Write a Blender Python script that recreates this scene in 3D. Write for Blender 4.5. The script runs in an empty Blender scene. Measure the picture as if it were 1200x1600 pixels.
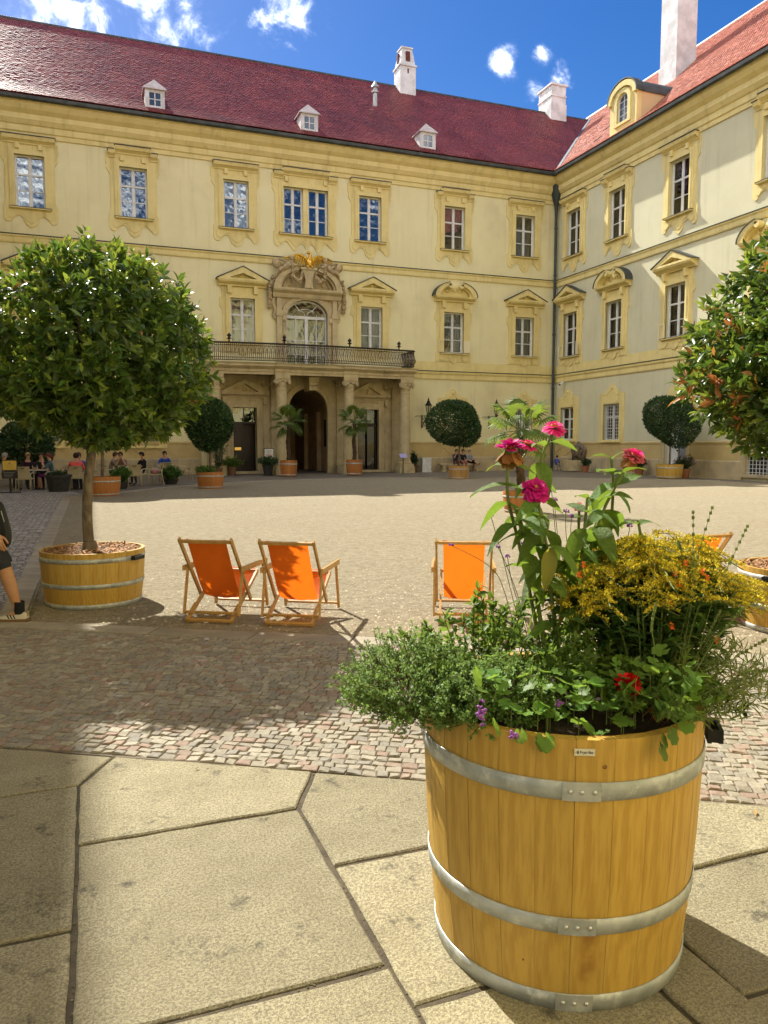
import bpy, bmesh, math, random
import numpy as np
from mathutils import Vector, Matrix, Euler
from mathutils.geometry import tessellate_polygon

SC = bpy.context.scene
COL = SC.collection
R = math.radians
PI = math.pi
rnd = random.Random(7)

# ------------------------------------------------------------------ camera
cam_d = bpy.data.cameras.new('camera')
cam_d.sensor_fit = 'VERTICAL'; cam_d.sensor_height = 36.0; cam_d.sensor_width = 27.0
cam_d.lens = 27.0; cam_d.clip_start = 0.05; cam_d.clip_end = 2000
cam = bpy.data.objects.new('camera', cam_d); COL.objects.link(cam)
cam.location = (0, 0, 1.6); cam.rotation_euler = (R(85.0), 0, R(-20.8))
SC.camera = cam

# ------------------------------------------------------------------ light
SUN_TRAVEL = Vector((0.25, -1.02, -1.0)).normalized()
SUN_EL = math.asin(-SUN_TRAVEL.z); SUN_ROT = math.atan2(-SUN_TRAVEL.x, -SUN_TRAVEL.y)
sun_d = bpy.data.lights.new('sun', 'SUN'); sun_d.energy = 2.0; sun_d.angle = R(0.55); sun_d.color = (1.0, 0.95, 0.85)
sun = bpy.data.objects.new('sun', sun_d); COL.objects.link(sun)
sun.rotation_euler = SUN_TRAVEL.to_track_quat('-Z', 'Y').to_euler(); sun.location = (-20, 80, 80)

W = bpy.data.worlds.new('World'); SC.world = W; W.use_nodes = True
def build_world():
    nt = W.node_tree; N = nt.nodes; L = nt.links; N.clear()
    out = N.new('ShaderNodeOutputWorld'); bg = N.new('ShaderNodeBackground'); bg.inputs['Strength'].default_value = 0.15
    sky = N.new('ShaderNodeTexSky'); sky.sky_type = 'NISHITA'; sky.sun_disc = False
    sky.sun_elevation = SUN_EL; sky.sun_rotation = SUN_ROT; sky.altitude = 250; sky.air_density = 1.0; sky.dust_density = 0.35; sky.ozone_density = 2.2
    tc = N.new('ShaderNodeTexCoord')
    # the polarised deep blue of the photo: raise saturation of the whole sky evenly
    hsv = N.new('ShaderNodeHueSaturation'); hsv.inputs['Saturation'].default_value = 1.42; hsv.inputs['Hue'].default_value = 0.512; hsv.inputs['Value'].default_value = 0.175
    L.new(sky.outputs[0], hsv.inputs['Color'])
    sep = N.new('ShaderNodeSeparateXYZ'); L.new(tc.outputs['Generated'], sep.inputs[0])
    def math_(op, a, b=None, c=None):
        m = N.new('ShaderNodeMath'); m.operation = op
        for i, v in enumerate((a, b, c)):
            if v is None: continue
            if isinstance(v, (int, float)): m.inputs[i].default_value = v
            else: L.new(v, m.inputs[i])
        return m.outputs[0]
    zz = math_('MAXIMUM', math_('ADD', sep.outputs['Z'], 0.08), 0.03)
    px = math_('DIVIDE', sep.outputs['X'], zz); py = math_('DIVIDE', sep.outputs['Y'], zz)
    cmb = N.new('ShaderNodeCombineXYZ'); L.new(px, cmb.inputs[0]); L.new(py, cmb.inputs[1])
    def noise(scale, detail, rough, z):
        n = N.new('ShaderNodeTexNoise'); n.inputs['Scale'].default_value = scale; n.inputs['Detail'].default_value = detail; n.inputs['Roughness'].default_value = rough
        o = N.new('ShaderNodeVectorMath'); o.operation = 'ADD'; L.new(cmb.outputs[0], o.inputs[0]); o.inputs[1].default_value = (0, 0, z)
        L.new(o.outputs[0], n.inputs['Vector']); return n.outputs['Fac']
    n1 = noise(2.6, 8, 0.62, 3.1); n2 = noise(0.8, 4, 0.55, 9.4)
    n3n = N.new('ShaderNodeTexNoise'); n3n.inputs['Scale'].default_value = 16; n3n.inputs['Detail'].default_value = 8; n3n.inputs['Roughness'].default_value = 0.62; n3n.inputs['Distortion'].default_value = 0.4; L.new(tc.outputs['Generated'], n3n.inputs['Vector']); n3 = n3n.outputs['Fac']
    # cumulus seen over the roofs; elsewhere denser bright cloud is added for fill light
    blobs = CLOUDS
    acc = None
    for d, r, s in blobs:
        vd = N.new('ShaderNodeVectorMath'); vd.operation = 'DISTANCE'; L.new(tc.outputs['Generated'], vd.inputs[0]); vd.inputs[1].default_value = d
        k = N.new('ShaderNodeMapRange'); k.interpolation_type = 'SMOOTHSTEP'
        L.new(vd.outputs['Value'], k.inputs['Value']); k.inputs['From Min'].default_value = 0; k.inputs['From Max'].default_value = r
        k.inputs['To Min'].default_value = s; k.inputs['To Max'].default_value = -.55
        acc = k.outputs[0] if acc is None else math_('MAXIMUM', acc, k.outputs[0])
    clr = N.new('ShaderNodeVectorMath'); clr.operation = 'DISTANCE'; L.new(tc.outputs['Generated'], clr.inputs[0]); clr.inputs[1].default_value = px_dir(680, 40)
    gap = N.new('ShaderNodeMapRange'); gap.interpolation_type = 'SMOOTHSTEP'; L.new(clr.outputs['Value'], gap.inputs['Value']); gap.inputs['From Min'].default_value = .30; gap.inputs['From Max'].default_value = .75; gap.inputs['To Min'].default_value = -.95; gap.inputs['To Max'].default_value = 0
    base = math_('ADD', math_('MULTIPLY', n2, 1.9), -0.56)
    tot = math_('ADD', math_('ADD', math_('MULTIPLY', math_('ADD', n1, -0.5), 0.7), math_('MULTIPLY', math_('ADD', n3, -0.5), 2.6)), math_('MAXIMUM', acc, math_('ADD', base, gap.outputs[0])))
    mr = N.new('ShaderNodeMapRange'); mr.interpolation_type = 'SMOOTHSTEP'; L.new(tot, mr.inputs['Value'])
    mr.inputs['From Min'].default_value = 0.02; mr.inputs['From Max'].default_value = 1.05
    mr.inputs['To Max'].default_value = 0.92
    soft = math_('POWER', mr.outputs[0], 2.0)
    mix = N.new('ShaderNodeMixRGB'); L.new(soft, mix.inputs['Fac']); L.new(hsv.outputs[0], mix.inputs[1])
    mix.inputs[2].default_value = (11.4, 11.3, 10.8, 1)
    L.new(mix.outputs[0], bg.inputs['Color']); L.new(bg.outputs[0], out.inputs[0])
# directions of the clouds in view (unit vectors), radius, strength
def px_dir(u, v):
    f = 1200.0; p = R(5); y = R(20.8)
    fw = Vector((math.sin(y)*math.cos(p), math.cos(y)*math.cos(p), -math.sin(p))); rt = Vector((math.cos(y), -math.sin(y), 0)); up = rt.cross(fw)
    return tuple((fw + rt*((u-600)/f) - up*((v-800)/f)).normalized())
CLOUDS = [(px_dir(165, 10), .20, .27), (px_dir(250, 40), .13, .30), (px_dir(60, -10), .13, .15), (px_dir(318, 45), .075, .36), (px_dir(425, 12), .11, .36), (px_dir(300, -60), .2, .3),
          (px_dir(790, 92), .040, .30), (px_dir(845, 92), .030, .16), (px_dir(878, 130), .042, .22), (px_dir(838, 134), .03, .12)]
build_world()
vs = SC.view_settings
SC.display_settings.display_device = 'sRGB'
vs.view_transform = 'Standard'; vs.look = 'None'; vs.exposure = 2.34; vs.gamma = 1.0; vs.use_curve_mapping = False
SC.render.film_transparent = False
try:
    SC.cycles.max_bounces = 8; SC.cycles.diffuse_bounces = 4; SC.cycles.glossy_bounces = 3; SC.cycles.transmission_bounces = 4; SC.cycles.transparent_max_bounces = 8
    SC.cycles.use_denoising = True
    SC.cycles.caustics_reflective = False; SC.cycles.caustics_refractive = False
    SC.cycles.sample_clamp_indirect = 6.0
except Exception: pass

# ------------------------------------------------------------------ materials
M = {}
def mat(name, col, col2=None, scale=4.0, rough=0.8, bump=0.0, bscale=60.0, bdist=0.01, metallic=0.0, spec=0.3, detail=6, contrast=(0.35, 0.65),
        stretch=None, rand=None, rand_amt=0.25, translucent=0.0, tcol=None, col3=None, scale3=1.0, hue=0.0, thresh3=(0.5, 0.7), coat=0.0, streak=0.0):
    m = bpy.data.materials.new(name); m.use_nodes = True; nt = m.node_tree; N = nt.nodes; L = nt.links
    b = N['Principled BSDF']; out = N['Material Output']
    b.inputs['Roughness'].default_value = rough; b.inputs['Metallic'].default_value = metallic
    b.inputs['Specular IOR Level'].default_value = spec
    if coat: b.inputs['Coat Weight'].default_value = coat; b.inputs['Coat Roughness'].default_value = 0.15
    tc = N.new('ShaderNodeTexCoord'); vec = tc.outputs['Object']
    if stretch:
        mp = N.new('ShaderNodeMapping'); mp.inputs['Scale'].default_value = stretch; L.new(vec, mp.inputs[0]); vec = mp.outputs[0]
    def noise(sc, det=detail, ro=0.6):
        n = N.new('ShaderNodeTexNoise'); n.inputs['Scale'].default_value = sc; n.inputs['Detail'].default_value = det; n.inputs['Roughness'].default_value = ro
        L.new(vec, n.inputs['Vector']); return n.outputs['Fac']
    def ramp(f, lo, hi):
        r = N.new('ShaderNodeMapRange'); r.interpolation_type = 'SMOOTHSTEP'; L.new(f, r.inputs['Value']); r.inputs['From Min'].default_value = lo; r.inputs['From Max'].default_value = hi; return r.outputs[0]
    c = None
    if col2 is not None:
        mx = N.new('ShaderNodeMixRGB'); L.new(ramp(noise(scale), *contrast), mx.inputs['Fac'])
        mx.inputs[1].default_value = (*col, 1); mx.inputs[2].default_value = (*col2, 1); c = mx.outputs[0]
    else:
        rg = N.new('ShaderNodeRGB'); rg.outputs[0].default_value = (*col, 1); c = rg.outputs[0]
    if col3 is not None:
        mx = N.new('ShaderNodeMixRGB'); L.new(ramp(noise(scale3), *thresh3), mx.inputs['Fac'])
        L.new(c, mx.inputs[1]); mx.inputs[2].default_value = (*col3, 1); c = mx.outputs[0]
    if streak:
        mp2 = N.new('ShaderNodeMapping'); mp2.inputs['Scale'].default_value = (2.6, 2.6, 0.16); L.new(tc.outputs['Object'], mp2.inputs[0])
        ns = N.new('ShaderNodeTexNoise'); ns.inputs['Scale'].default_value = 1.0; ns.inputs['Detail'].default_value = 7; ns.inputs['Roughness'].default_value = .7; L.new(mp2.outputs[0], ns.inputs['Vector'])
        mx = N.new('ShaderNodeMixRGB'); mx.blend_type = 'MULTIPLY'; L.new(ramp(ns.outputs['Fac'], .50, .72), mx.inputs['Fac']); L.new(c, mx.inputs[1]); mx.inputs[2].default_value = (1-streak, 1-streak*1.05, 1-streak*1.15, 1); c = mx.outputs[0]
    if rand:
        if rand == 'object':
            oi = N.new('ShaderNodeObjectInfo'); rv = oi.outputs['Random']
        else:
            g = N.new('ShaderNodeNewGeometry'); rv = g.outputs['Random Per Island']
        h = N.new('ShaderNodeHueSaturation')
        r1 = N.new('ShaderNodeMapRange'); L.new(rv, r1.inputs['Value']); r1.inputs['To Min'].default_value = 1-rand_amt; r1.inputs['To Max'].default_value = 1+rand_amt
        L.new(r1.outputs[0], h.inputs['Value'])
        if hue:
            fr = N.new('ShaderNodeMath'); fr.operation = 'MULTIPLY'; L.new(rv, fr.inputs[0]); fr.inputs[1].default_value = 7.31
            f2 = N.new('ShaderNodeMath'); f2.operation = 'FRACT'; L.new(fr.outputs[0], f2.inputs[0])
            r2 = N.new('ShaderNodeMapRange'); L.new(f2.outputs[0], r2.inputs['Value']); r2.inputs['To Min'].default_value = 0.5-hue; r2.inputs['To Max'].default_value = 0.5+hue
            L.new(r2.outputs[0], h.inputs['Hue'])
        L.new(c, h.inputs['Color']); c = h.outputs[0]
    L.new(c, b.inputs['Base Color'])
    if bump:
        bp = N.new('ShaderNodeBump'); bp.inputs['Strength'].default_value = bump; bp.inputs['Distance'].default_value = bdist
        L.new(noise(bscale, 5, 0.65), bp.inputs['Height']); L.new(bp.outputs[0], b.inputs['Normal'])
    if translucent:
        t = N.new('ShaderNodeBsdfTranslucent'); mxs = N.new('ShaderNodeMixShader'); mxs.inputs[0].default_value = translucent
        if tcol is not None:
            mc = N.new('ShaderNodeMixRGB'); mc.blend_type = 'MIX'; mc.inputs[0].default_value = 0.7; L.new(c, mc.inputs[1]); mc.inputs[2].default_value = (*tcol, 1); L.new(mc.outputs[0], t.inputs[0])
        else: L.new(c, t.inputs[0])
        L.new(b.outputs[0], mxs.inputs[1]); L.new(t.outputs[0], mxs.inputs[2]); L.new(mxs.outputs[0], out.inputs[0])
    M[name] = m
    return m

def glass_mat(name, tint=(0.75, 0.8, 0.8), refl=0.055, wav=0.18):
    m = bpy.data.materials.new(name); m.use_nodes = True; nt = m.node_tree; N = nt.nodes; L = nt.links; N.clear()
    out = N.new('ShaderNodeOutputMaterial'); tr = N.new('ShaderNodeBsdfTransparent'); tr.inputs[0].default_value = (*tint, 1)
    gl = N.new('ShaderNodeBsdfGlossy'); gl.inputs['Roughness'].default_value = 0.015; gl.inputs[0].default_value = (0.95, 0.97, 1, 1)
    mx = N.new('ShaderNodeMixShader'); fr = N.new('ShaderNodeFresnel'); fr.inputs[0].default_value = 1.5
    ad = N.new('ShaderNodeMath'); ad.operation = 'ADD'; ad.use_clamp = True; ad.inputs[1].default_value = refl; L.new(fr.outputs[0], ad.inputs[0])
    tc = N.new('ShaderNodeTexCoord'); n = N.new('ShaderNodeTexNoise'); n.inputs['Scale'].default_value = 2.2; n.inputs['Detail'].default_value = 1.0; L.new(tc.outputs['Object'], n.inputs['Vector'])
    bp = N.new('ShaderNodeBump'); bp.inputs['Strength'].default_value = wav; bp.inputs['Distance'].default_value = 0.05; L.new(n.outputs['Fac'], bp.inputs['Height']); L.new(bp.outputs[0], gl.inputs['Normal'])
    L.new(ad.outputs[0], mx.inputs[0]); L.new(tr.outputs[0], mx.inputs[1]); L.new(gl.outputs[0], mx.inputs[2]); L.new(mx.outputs[0], out.inputs[0])
    M[name] = m; return m

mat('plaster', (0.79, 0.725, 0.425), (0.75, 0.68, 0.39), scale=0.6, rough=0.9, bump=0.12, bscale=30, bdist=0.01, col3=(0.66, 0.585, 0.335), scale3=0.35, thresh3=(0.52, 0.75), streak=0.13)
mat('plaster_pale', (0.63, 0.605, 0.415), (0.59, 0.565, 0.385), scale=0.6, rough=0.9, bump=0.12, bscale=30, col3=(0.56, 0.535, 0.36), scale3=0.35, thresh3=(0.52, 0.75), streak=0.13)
mat('trim', (0.77, 0.65, 0.29), (0.71, 0.59, 0.25), scale=1.5, rough=0.85, bump=0.12, bscale=40, col3=(0.62, 0.51, 0.23), scale3=0.8, thresh3=(0.56, 0.8), streak=0.22)
mat('plinth', (0.52, 0.42, 0.24), (0.40, 0.33, 0.21), scale=1.2, rough=0.9, bump=0.2, bscale=30, col3=(0.30, 0.26, 0.19), scale3=0.5, thresh3=(0.5, 0.75), streak=0.3)
mat('stone', (0.57, 0.47, 0.27), (0.47, 0.385, 0.215), scale=2.0, rough=0.88, bump=0.25, bscale=35, col3=(0.25, 0.20, 0.13), scale3=0.9, thresh3=(0.56, 0.78), streak=0.3)
mat('sculpture', (0.50, 0.385, 0.21), (0.30, 0.23, 0.13), scale=6, rough=0.9, bump=0.3, bscale=30)
mat('gold', (0.85, 0.55, 0.10), (0.55, 0.32, 0.05), scale=8, rough=0.33, metallic=0.9, bump=0.4, bscale=22)
mat('lead', (0.05, 0.058, 0.055), (0.085, 0.095, 0.09), scale=2, rough=0.55, metallic=0.3, bump=0.1)
mat('white_paint', (0.74, 0.74, 0.71), (0.62, 0.62, 0.59), scale=5, rough=0.5)
mat('white_wash', (0.70, 0.70, 0.68), (0.52, 0.52, 0.50), scale=1.5, rough=0.9, bump=0.15, bscale=20)
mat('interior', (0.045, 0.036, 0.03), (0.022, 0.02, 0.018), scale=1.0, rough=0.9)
mat('curtain', (0.60, 0.575, 0.52), (0.42, 0.40, 0.36), scale=5, rough=0.9, stretch=(1, 1, 0.15), translucent=0.25)
mat('curtain_dark', (0.22, 0.19, 0.15), (0.12, 0.10, 0.08), scale=5, rough=0.9, stretch=(1, 1, 0.15))
glass_mat('glass')
glass_mat('glass_dim', refl=0.05, wav=0.2)
mat('iron', (0.022, 0.021, 0.02), (0.045, 0.036, 0.028), scale=14, rough=0.55, metallic=0.5, spec=0.4)
mat('iron_worn', (0.10, 0.075, 0.05), (0.30, 0.25, 0.19), scale=9, rough=0.6, metallic=0.2, spec=0.4, contrast=(0.4, 0.6))
mat('door_wood', (0.022, 0.014, 0.012), (0.035, 0.022, 0.016), scale=6, rough=0.4, stretch=(6, 6, 0.5))
mat('door_grey', (0.28, 0.29, 0.31), (0.22, 0.23, 0.25), scale=3, rough=0.6)
mat('oak', (0.55, 0.345, 0.07), (0.45, 0.27, 0.05), scale=7, rough=0.52, spec=0.3, bump=0.35, bscale=26, bdist=0.004, stretch=(7, 7, 0.55), rand='object', rand_amt=0.07, contrast=(0.38, 0.58), col3=(0.54, 0.355, 0.09), scale3=2.4, thresh3=(0.50, 0.66), coat=0.03)
mat('oak_aged', (0.50, 0.29, 0.10), (0.36, 0.205, 0.075), scale=5, rough=0.6, bump=0.18, bscale=26, bdist=0.004, stretch=(7, 7, 0.5), rand='object', rand_amt=0.13)
mat('terracotta_wood', (0.46, 0.19, 0.055), (0.36, 0.14, 0.04), scale=6, rough=0.5, stretch=(6, 6, .6), rand='object', rand_amt=0.12)
mat('zinc', (0.50, 0.52, 0.50), (0.33, 0.35, 0.33), scale=9, rough=0.55, metallic=0.45, spec=0.4, bump=0.1, bscale=80, col3=(0.60, 0.62, 0.58), scale3=22, thresh3=(0.5, 0.7))
mat('rust_stain', (0.30, 0.10, 0.03), rough=0.7)
mat('black_plastic', (0.018, 0.018, 0.018), rough=0.45)
mat('soil', (0.035, 0.024, 0.016), (0.07, 0.045, 0.028), scale=25, rough=0.95, bump=0.8, bscale=60, bdist=0.02)
mat('mulch', (0.28, 0.14, 0.065), (0.40, 0.23, 0.12), scale=30, rough=0.85, rand='island', rand_amt=0.5)
mat('bark', (0.185, 0.145, 0.105), (0.10, 0.08, 0.06), scale=9, rough=0.9, bump=0.4, bscale=25, bdist=0.01, stretch=(2, 2, 0.8), col3=(0.25, 0.21, 0.16), scale3=5)
mat('leaf_laurel', (0.060, 0.115, 0.022), (0.085, 0.155, 0.030), scale=3, rough=0.34, spec=0.5, rand='island', rand_amt=0.45, hue=0.02, translucent=0.30, tcol=(0.20, 0.32, 0.03))
mat('leaf_young', (0.15, 0.225, 0.03), (0.20, 0.28, 0.04), scale=3, rough=0.4, spec=0.45, rand='island', rand_amt=0.3, hue=0.02, translucent=0.40, tcol=(0.36, 0.42, 0.05))
mat('leaf_rust', (0.36, 0.13, 0.035), (0.42, 0.22, 0.06), scale=3, rough=0.5, rand='island', rand_amt=0.3, translucent=0.35)
mat('leaf_box', (0.030, 0.070, 0.024), (0.044, 0.095, 0.028), scale=2, rough=0.45, spec=0.4, rand='island', rand_amt=0.5, translucent=0.15, tcol=(0.10, 0.18, 0.03))
mat('palm_leaf', (0.06, 0.105, 0.028), (0.08, 0.13, 0.03), scale=3, rough=0.55, spec=0.25, rand='island', rand_amt=0.3, translucent=0.4, tcol=(0.34, 0.45, 0.05))
mat('palm_trunk', (0.10, 0.065, 0.04), (0.05, 0.034, 0.022), scale=12, rough=0.95, bump=0.8, bscale=30, bdist=0.03)
mat('gravel', (0.50, 0.405, 0.255), (0.40, 0.315, 0.19), scale=1.2, rough=0.95, bump=0.5, bscale=35, bdist=0.02, col3=(0.56, 0.46, 0.30), scale3=5, thresh3=(.45, .7))
mat('asphalt', (0.185, 0.155, 0.115), (0.14, 0.12, 0.09), scale=0.8, rough=0.9, bump=0.3, bscale=60, col3=(0.20, 0.17, 0.13), scale3=0.4)
mat('kerb_stone', (0.36, 0.31, 0.225), (0.27, 0.235, 0.175), scale=3, rough=0.9, bump=0.3, bscale=50, rand='object', rand_amt=0.10)
mat('cobble_one', (0.40, 0.335, 0.265), (0.29, 0.25, 0.21), scale=20, rough=0.82, bump=0.4, bscale=45, bdist=0.006, rand='object', rand_amt=0.3, hue=0.05)
mat('cobble_all', (0.40, 0.335, 0.265), (0.29, 0.25, 0.21), scale=20, rough=0.82, bump=0.4, bscale=45, bdist=0.006, rand='island', rand_amt=0.3, hue=0.05)
mat('joint_sand', (0.19, 0.155, 0.105), (0.13, 0.105, 0.07), scale=12, rough=0.95, bump=0.6, bscale=80)
mat('orange_canvas', (0.83, 0.16, 0.012), (0.70, 0.125, 0.012), scale=3, rough=0.75, bump=0.35, bscale=6, bdist=0.02, translucent=0.42, tcol=(0.95, 0.20, 0.01))
mat('beech', (0.50, 0.30, 0.095), (0.40, 0.225, 0.06), scale=8, rough=0.45, stretch=(3, 3, 3), spec=0.4)
mat('rattan', (0.52, 0.44, 0.28), (0.44, 0.37, 0.23), scale=30, rough=0.6, bump=0.3, bscale=90)
mat('skin', (0.52, 0.29, 0.19), (0.47, 0.25, 0.16), scale=9, rough=0.55)
mat('white_cloth', (0.65, 0.65, 0.65), rough=0.8)
mat('light_grey', (0.55, 0.55, 0.52), (0.46, 0.46, 0.43), scale=4, rough=0.7)


# ------------------------------------------------------------------ mesh helpers
class MB:
    def __init__(s): s.v = []; s.f = []; s.m = []; s.mi = 0
    def add(s, vs, fs, mi=None):
        o = len(s.v); s.v += [tuple(p) for p in vs]; k = s.mi if mi is None else mi
        for f in fs: s.f.append(tuple(i+o for i in f)); s.m.append(k)
    def box(s, x0, x1, y0, y1, z0, z1, mi=None):
        s.add([(x0,y0,z0),(x1,y0,z0),(x1,y1,z0),(x0,y1,z0),(x0,y0,z1),(x1,y0,z1),(x1,y1,z1),(x0,y1,z1)],
              [(3,2,1,0),(4,5,6,7),(0,1,5,4),(1,2,6,5),(2,3,7,6),(3,0,4,7)], mi)
    def bar(s, a, b, w, h, upv=(0,0,1), mi=None):
        a = Vector(a); b = Vector(b); d = (b-a).normalized(); u = Vector(upv)
        if abs(d.dot(u)) > 0.98: u = Vector((0,1,0)) if abs(d.y) < 0.9 else Vector((1,0,0))
        r = d.cross(u).normalized(); u = r.cross(d)
        vs = []
        for p in (a, b):
            for sx, sy in ((-1,-1),(1,-1),(1,1),(-1,1)): vs.append(p + r*(sx*w/2) + u*(sy*h/2))
        s.add(vs, [(3,2,1,0),(4,5,6,7),(0,1,5,4),(1,2,6,5),(2,3,7,6),(3,0,4,7)], mi)
    def tube(s, pts, rad, n=8, cap=True, mi=None, flat=1.0):
        pts = [Vector(p) for p in pts]; k = len(pts)
        if not hasattr(rad, '__len__'): rad = [rad]*k
        vs = []; prev = None
        for i, p in enumerate(pts):
            d = (pts[min(i+1,k-1)] - pts[max(i-1,0)]).normalized()
            if prev is None:
                u = Vector((0,0,1)) if abs(d.z) < 0.9 else Vector((1,0,0))
                r = d.cross(u).normalized()
            else: r = (prev - d*prev.dot(d)).normalized()
            prev = r; q = d.cross(r)
            for j in range(n):
                a = 2*PI*j/n; vs.append(p + r*(math.cos(a)*rad[i]) + q*(math.sin(a)*rad[i]*flat))
        fs = []
        for i in range(k-1):
            for j in range(n):
                j2 = (j+1) % n; fs.append((i*n+j, i*n+j2, (i+1)*n+j2, (i+1)*n+j))
        if cap: fs.append(tuple(range(n-1,-1,-1))); fs.append(tuple((k-1)*n+j for j in range(n)))
        s.add(vs, fs, mi)
    def lathe(s, prof, n=24, c=(0,0,0), a0=0.0, a1=2*PI, mi=None, sx=1.0, sy=1.0):
        full = abs(a1-a0-2*PI) < 1e-6; cols = n if full else n+1; vs = []
        for i in range(cols):
            a = a0 + (a1-a0)*i/n
            for r, z in prof: vs.append((c[0]+r*math.cos(a)*sx, c[1]+r*math.sin(a)*sy, c[2]+z))
        k = len(prof); fs = []
        for i in range(n):
            i2 = (i+1) % cols
            for j in range(k-1): fs.append((i*k+j, i2*k+j, i2*k+j+1, i*k+j+1))
        s.add(vs, fs, mi)
    def sphere(s, c, r, n=8, m=6, mi=None, rot=None):
        if not hasattr(r, '__len__'): r = (r, r, r)
        vs = [Vector((0,0,r[2]))]
        for i in range(1, m):
            t = PI*i/m
            for j in range(n): a = 2*PI*j/n; vs.append(Vector((r[0]*math.sin(t)*math.cos(a), r[1]*math.sin(t)*math.sin(a), r[2]*math.cos(t))))
        vs.append(Vector((0,0,-r[2])))
        if rot is not None: vs = [rot @ p for p in vs]
        vs = [p + Vector(c) for p in vs]
        fs = [(0, 1+j, 1+(j+1)%n) for j in range(n)]
        for i in range(m-2):
            for j in range(n): fs.append((1+i*n+j, 1+(i+1)*n+j, 1+(i+1)*n+(j+1)%n, 1+i*n+(j+1)%n))
        last = len(vs)-1; b = 1+(m-2)*n
        fs += [(last, b+(j+1)%n, b+j) for j in range(n)]
        s.add(vs, fs, mi)
    def prism(s, loops, y0, y1, mi=None, back=False):
        """polygon in x,z (outer loop, then holes); front at y0 (outward), back at y1"""
        loops = [[(float(a), float(b)) for a, b in l] for l in loops]
        flat = [p for l in loops for p in l]
        tris = tessellate_polygon([[Vector((a, b, 0)) for a, b in l] for l in loops])
        n = len(flat)
        vs = [(a, y0, b) for a, b in flat] + [(a, y1, b) for a, b in flat]; fs = []
        for t in tris:
            (ax, az), (bx, bz), (cx, cz) = (flat[i] for i in t)
            if (bx-ax)*(cz-az) - (bz-az)*(cx-ax) < 0: t = (t[0], t[2], t[1])
            fs.append(tuple(t))
            if back: fs.append((t[2]+n, t[1]+n, t[0]+n))
        o = 0
        for li, l in enumerate(loops):
            k = len(l); ar = sum(l[i][0]*l[(i+1)%k][1]-l[(i+1)%k][0]*l[i][1] for i in range(k))
            ccw = (ar > 0) == (li == 0)
            for i in range(k):
                a, b = o+i, o+(i+1)%k
                fs.append((a, a+n, b+n, b) if ccw else (b, b+n, a+n, a))
            o += k
        s.add(vs, fs, mi)
    def mould(s, x0, x1, prof, mi=None, caps=True):
        """profile points (y,z) swept along x"""
        k = len(prof); vs = [(x0, y, z) for y, z in prof] + [(x1, y, z) for y, z in prof]
        fs = [(i, i+k, i+1+k, i+1) for i in range(k-1)]
        if caps: fs.append(tuple(range(k))); fs.append(tuple(range(2*k-1, k-1, -1)))
        s.add(vs, fs, mi)
    def mesh(s, name, mats, smooth=False, fix=True):
        me = bpy.data.meshes.new(name); me.from_pydata(s.v, [], s.f); me.update()
        if not isinstance(mats, (list, tuple)): mats = [mats]
        for m in mats: me.materials.append(M[m] if isinstance(m, str) else m)
        if len(mats) > 1: me.polygons.foreach_set('material_index', s.m)
        if fix and len(s.f) < 60000:
            bm = bmesh.new(); bm.from_mesh(me); bmesh.ops.recalc_face_normals(bm, faces=bm.faces); bm.to_mesh(me); bm.free()
        if smooth:
            me.polygons.foreach_set('use_smooth', [True]*len(me.polygons))
            if smooth != 'all': me.set_sharp_from_angle(angle=R(38 if smooth is True else smooth))
        return me
    def build(s, name, mats, parent=None, smooth=False, loc=None, rot=None, fix=True):
        return obj(name, s.mesh(name, mats, smooth, fix), parent, loc, rot)

def obj(name, me, parent=None, loc=None, rot=None, scale=None):
    o = bpy.data.objects.new(name, me); COL.objects.link(o)
    if parent is not None: o.parent = parent
    if loc is not None: o.location = loc
    if rot is not None: o.rotation_euler = rot if hasattr(rot, '__len__') else (0, 0, rot)
    if scale is not None: o.scale = scale if hasattr(scale, '__len__') else (scale,)*3
    return o
def tag(o, label=None, cat=None, group=None, kind=None):
    if label: o['label'] = label
    if cat: o['category'] = cat
    if group: o['group'] = group
    if kind: o['kind'] = kind
    return o
def thing(name, label, cat, loc=(0,0,0), rotz=0.0, group=None):
    o = obj(name, None, None, loc, (0, 0, rotz)); o.empty_display_size = 0.2
    return tag(o, label, cat, group)
def empty(name, parent, loc=(0,0,0), rot=None):
    return obj(name, None, parent, loc, rot)
def copy_tree(o, parent=None):
    c = o.copy(); COL.objects.link(c); c.parent = parent
    for ch in [x for x in list(bpy.data.objects) if x.parent == o] if False else list(o.children): copy_tree(ch, c)
    return c

def catmull(pts, n=6, closed=False):
    P = [Vector(p) for p in pts]; k = len(P); out = []
    segs = k if closed else k-1
    for i in range(segs):
        a = P[(i-1) % k] if closed or i > 0 else P[i]; b = P[i]; c = P[(i+1) % k]; d = P[(i+2) % k] if closed or i+2 < k else P[(i+1) % k]
        for j in range(n):
            t = j/n
            out.append(0.5*((2*b) + (c-a)*t + (2*a-5*b+4*c-d)*t*t + (3*b-a-3*c+d)*t**3))
    if not closed: out.append(P[-1])
    return out
def rect(x0, x1, z0, z1): return [(x0,z0),(x1,z0),(x1,z1),(x0,z1)]
def arch(x0, x1, z0, zs, n=14, rise=None):
    """opening: jambs to zs then an arch"""
    c = (x0+x1)/2; r = (x1-x0)/2; ri = rise or r
    return [(x0,z0),(x1,z0)] + [(c + r*math.cos(PI*i/n), zs + ri*math.sin(PI*i/n)) for i in range(n+1)]

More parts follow.
